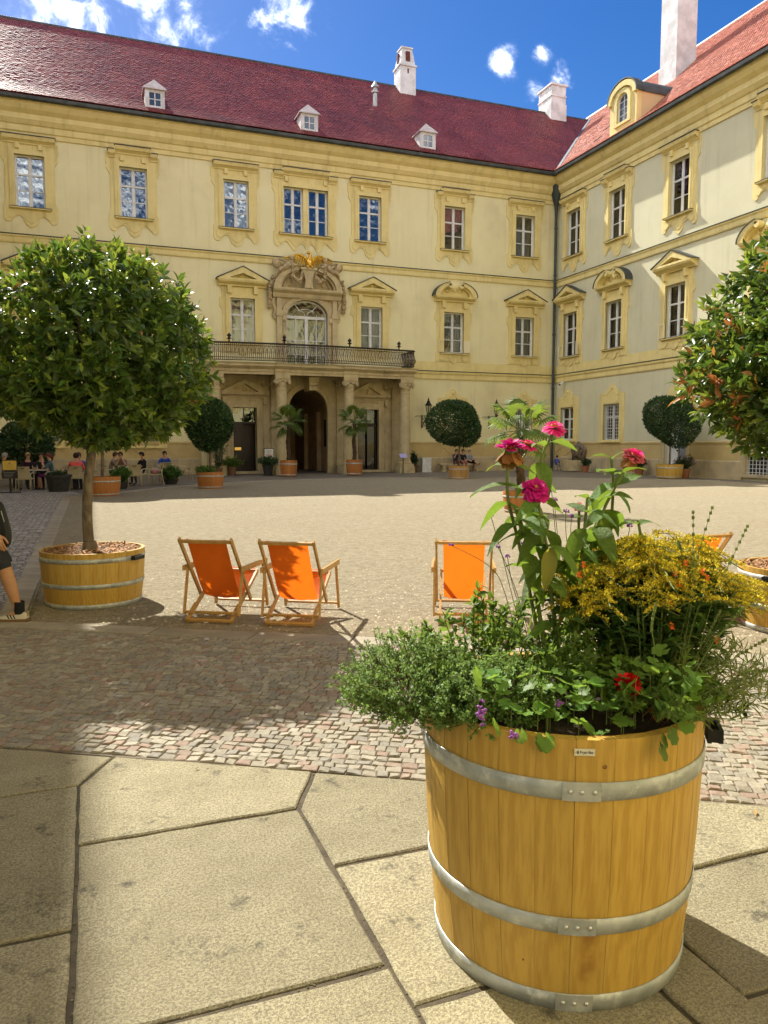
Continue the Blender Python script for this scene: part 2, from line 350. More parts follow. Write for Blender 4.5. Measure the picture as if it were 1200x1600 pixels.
# leaves ------------------------------------------------------------------
LEAF_V = np.array([(0,0,0),(-.42,.28,.07),(.42,.28,.07),(0,.30,0),(-.38,.62,.05),(.38,.62,.05),(0,.64,-.04),(0,1,-.14)])
LEAF_F = [(0,3,1),(0,2,3),(1,3,6,4),(3,2,5,6),(4,6,7),(6,5,7)]
LEAF4_V = np.array([(0,0,0),(-.45,.45,.06),(.45,.45,.06),(0,1,-.05)]); LEAF4_F = [(0,2,3,1)]
def unit(a):
    return a/np.maximum(np.linalg.norm(a, axis=1, keepdims=True), 1e-9)
def leaf_arrays(P, D, NRM, Ln, Wd, tv=LEAF_V, tf=LEAF_F):
    P = np.asarray(P, float); D = unit(np.asarray(D, float)); NRM = np.asarray(NRM, float)
    X = unit(np.cross(D, NRM)); Z = np.cross(X, D); Ln = np.broadcast_to(Ln, (len(P),)); Wd = np.broadcast_to(Wd, (len(P),))
    V = P[:,None,:] + X[:,None,:]*(tv[None,:,0:1]*Wd[:,None,None]) + D[:,None,:]*(tv[None,:,1:2]*Ln[:,None,None]) + Z[:,None,:]*(tv[None,:,2:3]*Ln[:,None,None])
    k = len(tv); V = V.reshape(-1, 3)
    F = []
    for t in tf:
        F.append(np.arange(len(P))[:,None]*k + np.array(t)[None,:])
    return V, F, len(P), len(tf)
def leaf_mesh(name, sets, mats):
    """sets: list of (V,F,n,nf,matindex)"""
    verts = []; loops = []; starts = []; mi = []; off = 0; lo = 0
    for V, F, n, nf, m in sets:
        verts.append(V)
        for f in F:
            k = f.shape[1]; loops.append((f+off).ravel()); starts.append(lo + np.arange(len(f))*k); lo += f.size; mi.append(np.full(len(f), m))
        off += len(V)
    verts = np.concatenate(verts); loops = np.concatenate(loops); starts = np.concatenate(starts); mi = np.concatenate(mi)
    me = bpy.data.meshes.new(name); me.vertices.add(len(verts)); me.vertices.foreach_set('co', verts.ravel().astype(np.float32))
    me.loops.add(len(loops)); me.loops.foreach_set('vertex_index', loops.astype(np.int32))
    me.polygons.add(len(starts)); me.polygons.foreach_set('loop_start', starts.astype(np.int32))
    for m in mats: me.materials.append(M[m])
    me.polygons.foreach_set('material_index', mi.astype(np.int32)); me.polygons.foreach_set('use_smooth', np.ones(len(starts), bool))
    me.update(calc_edges=True); me.validate(); return me
def rnd_unit(rs, n):
    return unit(rs.normal(size=(n, 3)))


# further materials
mat('pebble', (0.46, 0.38, 0.26), (0.32, 0.26, 0.18), scale=20, rough=0.9, rand='island', rand_amt=0.4)
mat('joint_dark', (0.10, 0.08, 0.05), (0.065, 0.052, 0.035), scale=12, rough=0.95, bump=0.6, bscale=80)
mat('dry_leaf', (0.34, 0.20, 0.07), (0.22, 0.12, 0.04), scale=20, rough=.8, rand='island', rand_amt=.4)
mat('moss_grit', (0.085, 0.082, 0.035), (0.13, 0.105, 0.06), scale=3, rough=.95, rand='island', rand_amt=.4)
mat('flue', (0.12, 0.035, 0.03), rough=.9)
mat('dormer_cap', (0.58, 0.53, 0.50), (0.48, 0.42, 0.39), scale=6, rough=.6, bump=.3, bscale=25)
mat('dormer_glass', (0.02, 0.04, 0.075), rough=0.06, spec=0.8)
mat('tile_red', (0.235, 0.058, 0.056), (0.17, 0.043, 0.048), scale=0.6, rough=0.42, spec=0.3, rand='island', rand_amt=0.22, col3=(0.14, 0.038, 0.044), scale3=0.35, thresh3=(.5, .7))
mat('tile_sunlit', (0.60, 0.27, 0.19), (0.53, 0.225, 0.16), scale=0.6, rough=0.5, spec=0.3, rand='island', rand_amt=0.18, col3=(0.46, 0.19, 0.135), scale3=0.35, thresh3=(.5, .7))  # same red tile, sun glare on the right roof put into its colour
mat('dado_yellow', (0.56, 0.43, 0.19), (0.50, 0.38, 0.165), scale=1.5, rough=0.88, bump=0.12, bscale=40, col3=(0.38, 0.30, 0.17), scale3=0.5, thresh3=(0.56, 0.8))
mat('cream_board', (0.72, 0.63, 0.40), rough=.6)
mat('grate_dark', (0.012, 0.02, 0.03), rough=.4)
mat('plaster_warm', (0.66, 0.50, 0.26), rough=.9)
mat('valley_lead', (0.10, 0.13, 0.16), rough=.35, metallic=.6)
mat('pipe_green', (0.03, 0.045, 0.045), (0.05, 0.065, 0.06), scale=3, rough=.5)
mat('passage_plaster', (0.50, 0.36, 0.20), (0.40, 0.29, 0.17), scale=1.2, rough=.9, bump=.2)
mat('brass', (0.75, 0.5, 0.16), rough=.3, metallic=.9)
glass_mat('glass_door', tint=(.5,.5,.5), refl=.02, wav=.1)
mat('rivet_steel', (0.62, 0.62, 0.58), (0.45, 0.45, 0.42), scale=60, rough=.35, metallic=.8)
mat('plate', (0.66, 0.62, 0.48), (0.60, 0.56, 0.42), scale=40, rough=.45)
mat('ink', (0.02, 0.02, 0.02), rough=.6)
mat('knot', (0.17, 0.075, 0.02), (0.30, 0.15, 0.045), scale=40, rough=.5)
mat('palm_stalk', (0.10, 0.15, 0.04), rough=.5)
mat('zinnia_magenta', (0.62, 0.008, 0.20), (0.50, 0.006, 0.22), scale=30, rough=.6, rand='object', rand_amt=.18, translucent=.25)
mat('zinnia_pink', (0.80, 0.035, 0.26), (0.72, 0.03, 0.24), scale=30, rough=.6, rand='object', rand_amt=.15, translucent=.25)
mat('zinnia_dusky', (0.48, 0.035, 0.12), (0.50, 0.14, 0.10), scale=25, rough=.7, rand='object', rand_amt=.25, translucent=.2)
mat('withered', (0.42, 0.20, 0.05), (0.26, 0.10, 0.035), scale=30, rough=.8, rand='object', rand_amt=.3, translucent=.2)
mat('flower_centre', (0.55, 0.30, 0.02), (0.35, 0.10, 0.02), scale=60, rough=.8, bump=.5, bscale=200)
mat('zinnia_leaf', (0.10, 0.19, 0.028), (0.16, 0.27, 0.045), scale=9, rough=.5, spec=.35, bump=.5, bscale=11, bdist=.03, rand='object', rand_amt=.3, hue=.015, translucent=.38, tcol=(0.30, 0.42, 0.04))
mat('stem_green', (0.16, 0.22, 0.05), (0.12, 0.15, 0.04), scale=8, rough=.55)
mat('stem_brown', (0.10, 0.06, 0.03), rough=.7)
mat('geranium_leaf', (0.10, 0.205, 0.03), (0.145, 0.27, 0.045), scale=30, rough=.5, rand='object', rand_amt=.3, hue=.015, translucent=.42, tcol=(0.34, 0.50, 0.06))
mat('red_petal', (0.75, 0.006, 0.012), (0.62, 0.004, 0.01), scale=40, rough=.6, rand='object', rand_amt=.12, translucent=.25)
mat('lilac_petal', (0.30, 0.09, 0.42), (0.42, 0.16, 0.50), scale=40, rough=.6, rand='island', rand_amt=.3, translucent=.2)
mat('orange_petal', (0.80, 0.17, 0.01), (0.62, 0.11, 0.01), scale=40, rough=.6, rand='island', rand_amt=.2, translucent=.25)
mat('goldenrod_bloom', (0.70, 0.56, 0.035), (0.52, 0.43, 0.035), scale=22, rough=.7, rand='island', rand_amt=.35, hue=.02, translucent=.2)
mat('goldenrod_leaf', (0.06, 0.13, 0.03), (0.085, 0.16, 0.04), scale=6, rough=.4, spec=.4, rand='island', rand_amt=.4, translucent=.4, tcol=(0.26, 0.42, 0.06))
mat('thyme_leaf', (0.125, 0.225, 0.05), (0.17, 0.29, 0.07), scale=5, rough=.55, rand='island', rand_amt=.4, hue=.02, translucent=.42, tcol=(0.34, 0.46, 0.12))
mat('herb_leaf', (0.075, 0.14, 0.025), (0.11, 0.18, 0.035), scale=6, rough=.5, rand='island', rand_amt=.4, hue=.02, translucent=.42, tcol=(0.32, 0.46, 0.06))
mat('grass_leaf', (0.20, 0.265, 0.075), (0.26, 0.31, 0.10), scale=5, rough=.5, rand='island', rand_amt=.35, translucent=.40, tcol=(0.42, 0.50, 0.12))
mat('dark_leaf', (0.018, 0.035, 0.014), (0.03, 0.05, 0.02), scale=5, rough=.5, rand='island', rand_amt=.4)
mat('yellow_leaf', (0.26, 0.28, 0.045), (0.33, 0.27, 0.05), scale=12, rough=.5, translucent=.4, tcol=(0.5, 0.5, 0.06))
mat('dark_feature', (0.10, 0.04, 0.03), rough=.6)
mat('slot', (0.10, 0.08, 0.05), rough=.9)
mat('table_top', (0.50, 0.44, 0.33), (0.42, 0.37, 0.28), scale=6, rough=.5)
mat('skin_tan', (0.50, 0.265, 0.14), (0.45, 0.235, 0.12), scale=9, rough=.5)
mat('sock_black', (0.012,0.013,0.016), rough=.8)
mat('shoe_cream', (0.55,0.50,0.40), rough=.6)
mat('gum_sole', (0.17,0.10,0.045), rough=.6)
mat('heel_tan', (0.36,0.28,0.14), rough=.7)
mat('bag_black', (0.02,0.022,0.025), rough=.55)
glass_mat('lantern_glass', tint=(.8,.82,.78), refl=.12)
mat('terracotta', (0.36, 0.15, 0.07), (0.28, 0.12, 0.06), scale=6, rough=.85)
mat('dark_pot', (0.05, 0.05, 0.05), (0.035, 0.035, 0.035), scale=6, rough=.6)
mat('brown_pot', (0.16, 0.085, 0.045), rough=.7)
mat('red_far', (0.5, 0.03, 0.04), rough=.7)
mat('zinnia_leaf_far', (0.07, 0.16, 0.025), (0.10, 0.20, 0.03), scale=4, rough=.5, rand='island', rand_amt=.4, translucent=.2)
mat('sign_yellow', (0.62, 0.42, 0.08), rough=.5)
mat('sign_print', (0.30, 0.17, 0.03), rough=.6)
mat('sign_grey', (0.30, 0.30, 0.30), rough=.6)
mat('sign_red', (0.45, 0.08, 0.05), rough=.6)
mat('violet_panel', (0.42, 0.40, 0.68), rough=.4)
mat('fountain_stone', (0.13, 0.105, 0.075), (0.22, 0.17, 0.11), scale=5, rough=.9, bump=.3, bscale=25)

# ------------------------------------------------------------------ ground
D1 = Vector((0.857, -0.515, 0)).normalized(); DN = Vector((0.515, 0.857, 0)).normalized()
def tn(t, n, z=0.0): p = D1*t + DN*n; return (p.x, p.y, z)
S_N, K0_N, K1_N = 3.54, 5.94, 6.18        # slab edge, cobble/kerb edge, kerb/gravel edge

def sheet(name, pts, z, m, kind='structure'):
    mb = MB(); mb.add([(x, y, z) for x, y in pts], [tuple(range(len(pts)))])
    o = mb.build(name, m, fix=False); return tag(o, kind=kind)

# asphalt and far paving reach the horizon
g = MB(); g.add([(-600,-600,-.03),(600,-600,-.03),(600,600,-.03),(-600,600,-.03)], [(0,1,2,3)])
tag(g.build('ground', 'asphalt', fix=False), kind='structure')

# gravel court: a fine undulating grid, clipped by its border
def in_poly(x, y, poly):
    c = False; j = len(poly)-1
    for i in range(len(poly)):
        xi, yi = poly[i]; xj, yj = poly[j]
        if (yi > y) != (yj > y) and x < (xj-xi)*(y-yi)/(yj-yi)+xi: c = not c
        j = i
    return c
far_edge = [(-.62,25.0),(.2,26.2),(1.6,28.2),(3.8,31.0),(6.4,33.2),(9.2,34.3),(12.2,34.7),(15.4,34.3),(18.6,33.2),(21.6,31.3),(24.2,29.0),(26.0,26.6),(26.0,6.0),(15.0,-1.4)]
kq = lambda x: (K1_N - .515*x)/.857
gravel_poly = [(-.62, kq(-.62)), (26.0, kq(26.0))] + [p for p in reversed(far_edge[:12])]
def gravel_material():
    m = bpy.data.materials.new('gravel_court'); m.use_nodes = True; nt = m.node_tree; N = nt.nodes; L = nt.links; b = N['Principled BSDF']
    b.inputs['Roughness'].default_value = 0.95; b.inputs['Specular IOR Level'].default_value = 0.15
    tc = N.new('ShaderNodeTexCoord')
    def no(s, d, r=.6, w=None):
        n = N.new('ShaderNodeTexNoise'); n.inputs['Scale'].default_value = s; n.inputs['Detail'].default_value = d; n.inputs['Roughness'].default_value = r; L.new(tc.outputs['Object'], n.inputs['Vector']); return n.outputs['Fac']
    def rp(f, lo, hi, a=0., c=1.):
        r = N.new('ShaderNodeMapRange'); L.new(f, r.inputs['Value']); r.inputs['From Min'].default_value = lo; r.inputs['From Max'].default_value = hi; r.inputs['To Min'].default_value = a; r.inputs['To Max'].default_value = c; return r.outputs[0]
    def mx(f, a, c):
        x = N.new('ShaderNodeMixRGB'); L.new(f, x.inputs[0])
        for i, v in ((1, a), (2, c)):
            if isinstance(v, tuple): x.inputs[i].default_value = (*v, 1)
            else: L.new(v, x.inputs[i])
        return x.outputs[0]
    c = mx(rp(no(1.1, 8, .7), .35, .65), (0.385, 0.335, 0.22), (0.305, 0.262, 0.168))
    c = mx(rp(no(55, 3, .7), .35, .70), c, (0.45, 0.385, 0.27))
    c = mx(rp(no(110, 2, .6), .58, .70), c, (0.22, 0.165, 0.10))
    c = mx(rp(no(0.28, 3, .5), .5, .75, 0, .5), c, (0.37, 0.30, 0.19))
    c = mx(rp(no(7.5, 8, .85), .45, .60, 0, .75), c, (0.22, 0.175, 0.11))
    c = mx(rp(no(22, 5, .75), .52, .64, 0, .5), c, (0.50, 0.43, 0.31))
    L.new(c, b.inputs['Base Color'])
    h1 = no(9, 6, .75); h2 = no(70, 3, .7)
    ad = N.new('ShaderNodeMath'); ad.operation = 'MULTIPLY_ADD'; L.new(h2, ad.inputs[0]); ad.inputs[1].default_value = .35; L.new(h1, ad.inputs[2])
    bp = N.new('ShaderNodeBump'); bp.inputs['Strength'].default_value = 1.0; bp.inputs['Distance'].default_value = .07; L.new(ad.outputs[0], bp.inputs['Height']); L.new(bp.outputs[0], b.inputs['Normal'])
    M['gravel_court'] = m
gravel_material()
sheet('gravel_court', gravel_poly, 0.0, 'gravel_court')

# near field relief of the trodden gravel: real bumps between the kerb and the middle of the court
def trodden():
    rs = np.random.RandomState(4); mb_v = []; n = 9000; sets = []
    t = rs.uniform(-5.0, 5.5, n); nn = K1_N + .06 + rs.exponential(2.3, n)
    P = np.stack([D1.x*t + DN.x*nn, D1.y*t + DN.y*nn, np.full(n, -.002)], 1)
    ok = (P[:,0] > -.55) & (nn < 14); P = P[ok]; n = len(P)
    tv = np.array([(-.5,-.5,0),(.5,-.5,0),(.5,.5,0),(-.5,.5,0),(.06,.1,.55)]); tf = [(0,1,4),(1,2,4),(2,3,4),(3,0,4)]
    a = rs.uniform(0, 2*PI, n); D = np.stack([np.cos(a), np.sin(a), np.zeros(n)], 1); s = rs.uniform(.007, .024, n)
    V, F, k, nf = leaf_arrays(P, D, np.tile((0,0,1.), (n,1)), s, s, tv, tf)
    o = obj('loose_stones', leaf_mesh('loose_stones', [(V, F, k, nf, 0)], ['pebble']))
    tag(o, 'loose small stones lying on the gravel of the court', 'gravel', kind='stuff')
trodden()

# left path of dark setts
def sett_material():
    m = bpy.data.materials.new('path_setts'); m.use_nodes = True; nt = m.node_tree; N = nt.nodes; L = nt.links; b = N['Principled BSDF']
    b.inputs['Roughness'].default_value = .85
    tc = N.new('ShaderNodeTexCoord'); v = N.new('ShaderNodeTexVoronoi'); v.feature = 'DISTANCE_TO_EDGE'; v.inputs['Scale'].default_value = 9.0; v.inputs['Randomness'].default_value = .45; L.new(tc.outputs['Object'], v.inputs['Vector'])
    v2 = N.new('ShaderNodeTexVoronoi'); v2.inputs['Scale'].default_value = 9.0; v2.inputs['Randomness'].default_value = .45; L.new(tc.outputs['Object'], v2.inputs['Vector'])
    r = N.new('ShaderNodeMapRange'); L.new(v.outputs['Distance'], r.inputs['Value']); r.inputs['From Max'].default_value = .12
    h = N.new('ShaderNodeHueSaturation'); h.inputs['Color'].default_value = (.36, .325, .27, 1); h.inputs['Saturation'].default_value = .8
    s = N.new('ShaderNodeSeparateColor'); L.new(v2.outputs['Color'], s.inputs[0]); r2 = N.new('ShaderNodeMapRange'); L.new(s.outputs[0], r2.inputs['Value']); r2.inputs['To Min'].default_value = .7; r2.inputs['To Max'].default_value = 1.25; L.new(r2.outputs[0], h.inputs['Value'])
    mx = N.new('ShaderNodeMixRGB'); L.new(r.outputs[0], mx.inputs[0]); mx.inputs[1].default_value = (.10, .085, .07, 1); L.new(h.outputs[0], mx.inputs[2]); L.new(mx.outputs[0], b.inputs['Base Color'])
    bp = N.new('ShaderNodeBump'); bp.inputs['Strength'].default_value = .7; bp.inputs['Distance'].default_value = .015; L.new(r.outputs[0], bp.inputs['Height']); L.new(bp.outputs[0], b.inputs['Normal'])
    M['path_setts'] = m
sett_material()
sheet('path', [(-4.6, 8.5), (-.87, kq(-.87)-.02), (-.87, 25.0), (-.2, 26.6), (-1.2, 31.0), (-4.6, 31.0)], -.012, 'path_setts')

# kerb stones: left strip, front strip, and the narrow band round the far edge
def slab_mesh(name, pts, z0, z1, bev, m):
    """a stone piece: polygon with chamfered top edge, centred where it lies"""
    cx = sum(p[0] for p in pts)/len(pts); cy = sum(p[1] for p in pts)/len(pts); k = len(pts)
    ar = sum(pts[i][0]*pts[(i+1)%k][1]-pts[(i+1)%k][0]*pts[i][1] for i in range(k))
    if ar < 0: pts = pts[::-1]
    P = [Vector((x-cx, y-cy, 0)) for x, y in pts]; inn = []
    for i in range(k):
        a, b, c = P[i-1], P[i], P[(i+1)%k]
        d0 = (b-a).normalized(); d1 = (c-b).normalized(); n0 = Vector((-d0.y, d0.x, 0)); n1 = Vector((-d1.y, d1.x, 0))
        bis = (n0+n1); bis = bis/max(bis.length_squared/2, .3) if bis.length > 1e-6 else n0
        inn.append(b + bis*bev)
    vs = [(p.x,p.y,z0) for p in P] + [(p.x,p.y,z1-bev*.8) for p in P] + [(p.x,p.y,z1) for p in inn]
    fs = [tuple(2*k+i for i in range(k))]
    for i in range(k):
        j = (i+1)%k; fs.append((i,j,k+j,k+i)); fs.append((k+i,k+j,2*k+j,2*k+i))
    mb = MB(); mb.add(vs, fs); return mb.mesh(name, m, fix=False), (cx, cy, 0)
kerb = tag(obj('kerb', None), kind='structure')
jr = random.Random(3)
y = kq(-.76)+.05
while y < 24.9:
    ln = jr.uniform(.85, 1.35); y1 = min(y+ln, 25.0)
    me, c = slab_mesh('kerb_stone', [(-.865+jr.uniform(-.006,.006), y+.006), (-.625+jr.uniform(-.006,.006), y+.006), (-.625, y1-.006), (-.865, y1-.006)], -.1, .004+jr.uniform(-.002,.002), .006, 'kerb_stone')
    obj('kerb_stone', me, kerb, c); y = y1
t = -8.0
while t < 9:
    ln = jr.uniform(.7, 1.2)
    me, c = slab_mesh('kerb_stone', [tn(t+.006, K0_N+.004)[:2], tn(t+ln-.006, K0_N+.004)[:2], tn(t+ln-.006, K1_N)[:2], tn(t+.006, K1_N)[:2]], -.1, .004+jr.uniform(-.002,.002), .006, 'kerb_stone')
    obj('kerb_stone', me, kerb, c); t += ln
arc = catmull([(x, y, 0) for x, y in far_edge[:12]], 3)
for i in range(len(arc)-1):
    a, b = arc[i], arc[i+1]; d = (b-a).normalized(); n = Vector((-d.y, d.x, 0))
    me, c = slab_mesh('kerb_stone', [(a+d*.01)[:2], (b-d*.01)[:2], (b-d*.01+n*.28)[:2], (a+d*.01+n*.28)[:2]], -.1, .014, .01, 'kerb_stone')
    obj('kerb_stone', me, kerb, c)

# cobbled strip: small setts laid in rows along the kerb
cob = sheet('cobbled_strip', [tn(-9, S_N)[:2], tn(8, S_N)[:2], tn(8, K0_N)[:2], tn(-9, K0_N)[:2]], -.007, 'joint_sand')
def cobbles():
    rs = random.Random(11); items = []
    n = S_N + .008
    row = 0
    while n < K0_N - .03:
        h = rs.uniform(.052, .066); h = min(h, K0_N - n)
        t = -8.5 + rs.uniform(0, .06)
        while t < 7.5:
            w = rs.uniform(.050, .085)
            wob = .010*math.sin(t*2.1+row*.3)
            items.append((t, n+wob, w, h)); t += w
        n += h; row += 1
    def verts(t, n, w, h):
        g = .003; j = lambda: rs.uniform(-.004, .004)
        top = rs.uniform(-.003, .004); b = rs.uniform(.004, .008)
        c = [(t+g+j(), n+g+j()), (t+w-g+j(), n+g+j()), (t+w-g+j(), n+h-g+j()), (t+g+j(), n+h-g+j())]
        cx = t+w/2; cy = n+h/2; out = []
        for (a, bb) in c: p = tn(a, bb); out.append((p[0], p[1], -.02))
        for (a, bb) in c: p = tn(a, bb); out.append((p[0], p[1], top-.004))
        ti = rs.uniform(-.0035, .0035); tj = rs.uniform(-.0035, .0035)
        for k, (a, bb) in enumerate(c):
            f = 1 - b/ (w*.5); f2 = 1 - b/(h*.5); p = tn(cx+(a-cx)*f, cy+(bb-cy)*f2)
            out.append((p[0], p[1], top + (ti if a < cx else -ti) + (tj if bb < cy else -tj)))
        return out
    fs = [(8,9,10,11)] + [(i,(i+1)%4,4+(i+1)%4,4+i) for i in range(4)] + [(4+i,4+(i+1)%4,8+(i+1)%4,8+i) for i in range(4)]
    camp = Vector((0, 0)); fwd = Vector((math.sin(R(20.8)), math.cos(R(20.8)))); rgt = Vector((fwd.y, -fwd.x))
    def vis(it):
        p = Vector(tn(it[0]+it[2]/2, it[1]+it[3]/2)[:2]); d = p.dot(fwd); l = p.dot(rgt)
        if d < .5 or abs(l/d) > .52: return 99
        if 1.02 < p.x < 1.72 and p.y < 3.1 and l/d > .10: return 99
        return d
    order = sorted(range(len(items)), key=lambda i: vis(items[i])); near = set(order[:300])
    mass = MB()
    for i, it in enumerate(items):
        v = verts(*it)
        if i in near:
            c = tn(it[0]+it[2]/2, it[1]+it[3]/2); mb = MB(); mb.add([(a-c[0], b-c[1], z) for a, b, z in v], fs)
            obj('cobble', mb.mesh('cobble', 'cobble_one', fix=False), cob, c)
        else: mass.add(v, fs)
    o = mass.build('cobbles', 'cobble_all', cob, fix=False); tag(o, kind='stuff')
def cobble_material(name, src):
    m = bpy.data.materials.new(name); m.use_nodes = True; nt = m.node_tree; N = nt.nodes; L = nt.links; b = N['Principled BSDF']; b.inputs['Roughness'].default_value = .8
    b.inputs['Specular IOR Level'].default_value = .25
    if src == 'object': rv = N.new('ShaderNodeObjectInfo').outputs['Random']
    else: rv = N.new('ShaderNodeNewGeometry').outputs['Random Per Island']
    cr = N.new('ShaderNodeValToRGB'); cr.color_ramp.interpolation = 'CONSTANT'
    cols = [(.275,.245,.18),(.305,.275,.205),(.25,.225,.17),(.28,.21,.155),(.34,.305,.23),(.23,.21,.17),(.29,.255,.19),(.27,.195,.145),(.315,.28,.21),(.265,.24,.185)]
    el = cr.color_ramp.elements
    el[0].position = 0; el[0].color = (*cols[0], 1); el[1].position = .1; el[1].color = (*cols[1], 1)
    for i in range(2, 10): e = el.new(i/10); e.color = (*cols[i], 1)
    L.new(rv, cr.inputs[0])
    g = N.new('ShaderNodeNewGeometry')
    n = N.new('ShaderNodeTexNoise'); n.inputs['Scale'].default_value = 38; n.inputs['Detail'].default_value = 6; n.inputs['Roughness'].default_value = .7; L.new(g.outputs['Position'], n.inputs['Vector'])
    n2 = N.new('ShaderNodeTexNoise'); n2.inputs['Scale'].default_value = 1.3; n2.inputs['Detail'].default_value = 5; L.new(g.outputs['Position'], n2.inputs['Vector'])
    h = N.new('ShaderNodeHueSaturation'); L.new(cr.outputs[0], h.inputs['Color'])
    r = N.new('ShaderNodeMapRange'); L.new(n.outputs['Fac'], r.inputs['Value']); r.inputs['From Min'].default_value = .3; r.inputs['From Max'].default_value = .7; r.inputs['To Min'].default_value = .72; r.inputs['To Max'].default_value = 1.2
    L.new(r.outputs[0], h.inputs['Value'])
    mx = N.new('ShaderNodeMixRGB'); r2 = N.new('ShaderNodeMapRange'); L.new(n2.outputs['Fac'], r2.inputs['Value']); r2.inputs['From Min'].default_value = .5; r2.inputs['From Max'].default_value = .75; r2.inputs['To Max'].default_value = .55
    L.new(r2.outputs[0], mx.inputs[0]); L.new(h.outputs[0], mx.inputs[1]); mx.inputs[2].default_value = (.20,.16,.115,1); L.new(mx.outputs[0], b.inputs['Base Color'])
    bp = N.new('ShaderNodeBump'); bp.inputs['Strength'].default_value = .6; bp.inputs['Distance'].default_value = .006; L.new(n.outputs['Fac'], bp.inputs['Height']); L.new(bp.outputs[0], b.inputs['Normal'])
    M[name] = m
cobble_material('cobble_one', 'object'); cobble_material('cobble_all', 'island')
cobbles()

# sandstone slabs in front of the gate
def slab_material():
    m = bpy.data.materials.new('sandstone'); m.use_nodes = True; nt = m.node_tree; N = nt.nodes; L = nt.links; b = N['Principled BSDF']; b.inputs['Roughness'].default_value = .9; b.inputs['Specular IOR Level'].default_value = .2
    g = N.new('ShaderNodeNewGeometry'); oi = N.new('ShaderNodeObjectInfo')
    def no(s, d, r=.6):
        n = N.new('ShaderNodeTexNoise'); n.inputs['Scale'].default_value = s; n.inputs['Detail'].default_value = d; n.inputs['Roughness'].default_value = r; L.new(g.outputs['Position'], n.inputs['Vector']); return n.outputs['Fac']
    def rp(f, lo, hi, a=0., c=1.):
        r = N.new('ShaderNodeMapRange'); r.interpolation_type = 'SMOOTHSTEP'; L.new(f, r.inputs['Value']); r.inputs['From Min'].default_value = lo; r.inputs['From Max'].default_value = hi; r.inputs['To Min'].default_value = a; r.inputs['To Max'].default_value = c; return r.outputs[0]
    def mx(f, a, c):
        x = N.new('ShaderNodeMixRGB'); L.new(f, x.inputs[0])
        for i, v in ((1, a), (2, c)):
            if isinstance(v, tuple): x.inputs[i].default_value = (*v, 1)
            else: L.new(v, x.inputs[i])
        return x.outputs[0]
    def mul(a, b2):
        q = N.new('ShaderNodeMath'); q.operation = 'MULTIPLY'; L.new(a, q.inputs[0]); L.new(b2, q.inputs[1]); return q.outputs[0]
    c = mx(rp(no(3.2, 6, .65), .35, .65), (0.42, 0.38, 0.24), (0.33, 0.295, 0.18))
    grain = no(95, 4, .8); c = mx(rp(grain, .43, .56, 0, .85), c, (0.20, 0.165, 0.11))          # pitted speckle
    c = mx(rp(no(170, 2, .6), .54, .66, 0, .75), c, (0.45, 0.42, 0.27))
    c = mx(mul(rp(no(2.4, 5, .7), .52, .70), rp(no(26, 5, .8), .46, .60, 0, .8)), c, (0.075, 0.07, 0.05))   # dark weathered patches
    c = mx(mul(rp(no(5.5, 4, .6), .60, .70), rp(no(40, 3, .7), .35, .6, .2, .8)), c, (0.07, 0.064, 0.05))
    h = N.new('ShaderNodeHueSaturation'); L.new(c, h.inputs['Color']); r = N.new('ShaderNodeMapRange'); L.new(oi.outputs['Random'], r.inputs['Value']); r.inputs['To Min'].default_value = .82; r.inputs['To Max'].default_value = 1.1; L.new(r.outputs[0], h.inputs['Value'])
    L.new(h.outputs[0], b.inputs['Base Color'])
    ad = N.new('ShaderNodeMath'); ad.operation = 'MULTIPLY_ADD'; L.new(grain, ad.inputs[0]); ad.inputs[1].default_value = .6; L.new(no(7, 6, .6), ad.inputs[2])
    bp = N.new('ShaderNodeBump'); bp.inputs['Strength'].default_value = .9; bp.inputs['Distance'].default_value = .014; L.new(ad.outputs[0], bp.inputs['Height']); L.new(bp.outputs[0], b.inputs['Normal'])
    M['sandstone'] = m
slab_material()
pav = sheet('slab_pavement', [tn(-9, S_N)[:2], tn(8, S_N)[:2], tn(8, -5)[:2], tn(-9, -5)[:2]], -.010, 'joint_dark')
sq = lambda x: (S_N-.012 - .515*x)/.857      # y of the chamfered border at x
def rag(pts, rs):
    """uneven stone edge: extra points along each side with a little wander"""
    out = []; k = len(pts)
    for i in range(k):
        a = Vector(pts[i]); b = Vector(pts[(i+1)%k]); d = b-a; n = max(1, int(d.length/.11)); nrm = Vector((-d.y, d.x)).normalized()
        for j in range(n):
            p = a + d*(j/n) + nrm*(rs.uniform(-.0045,.0045) if j else 0); out.append((p.x, p.y))
    return out
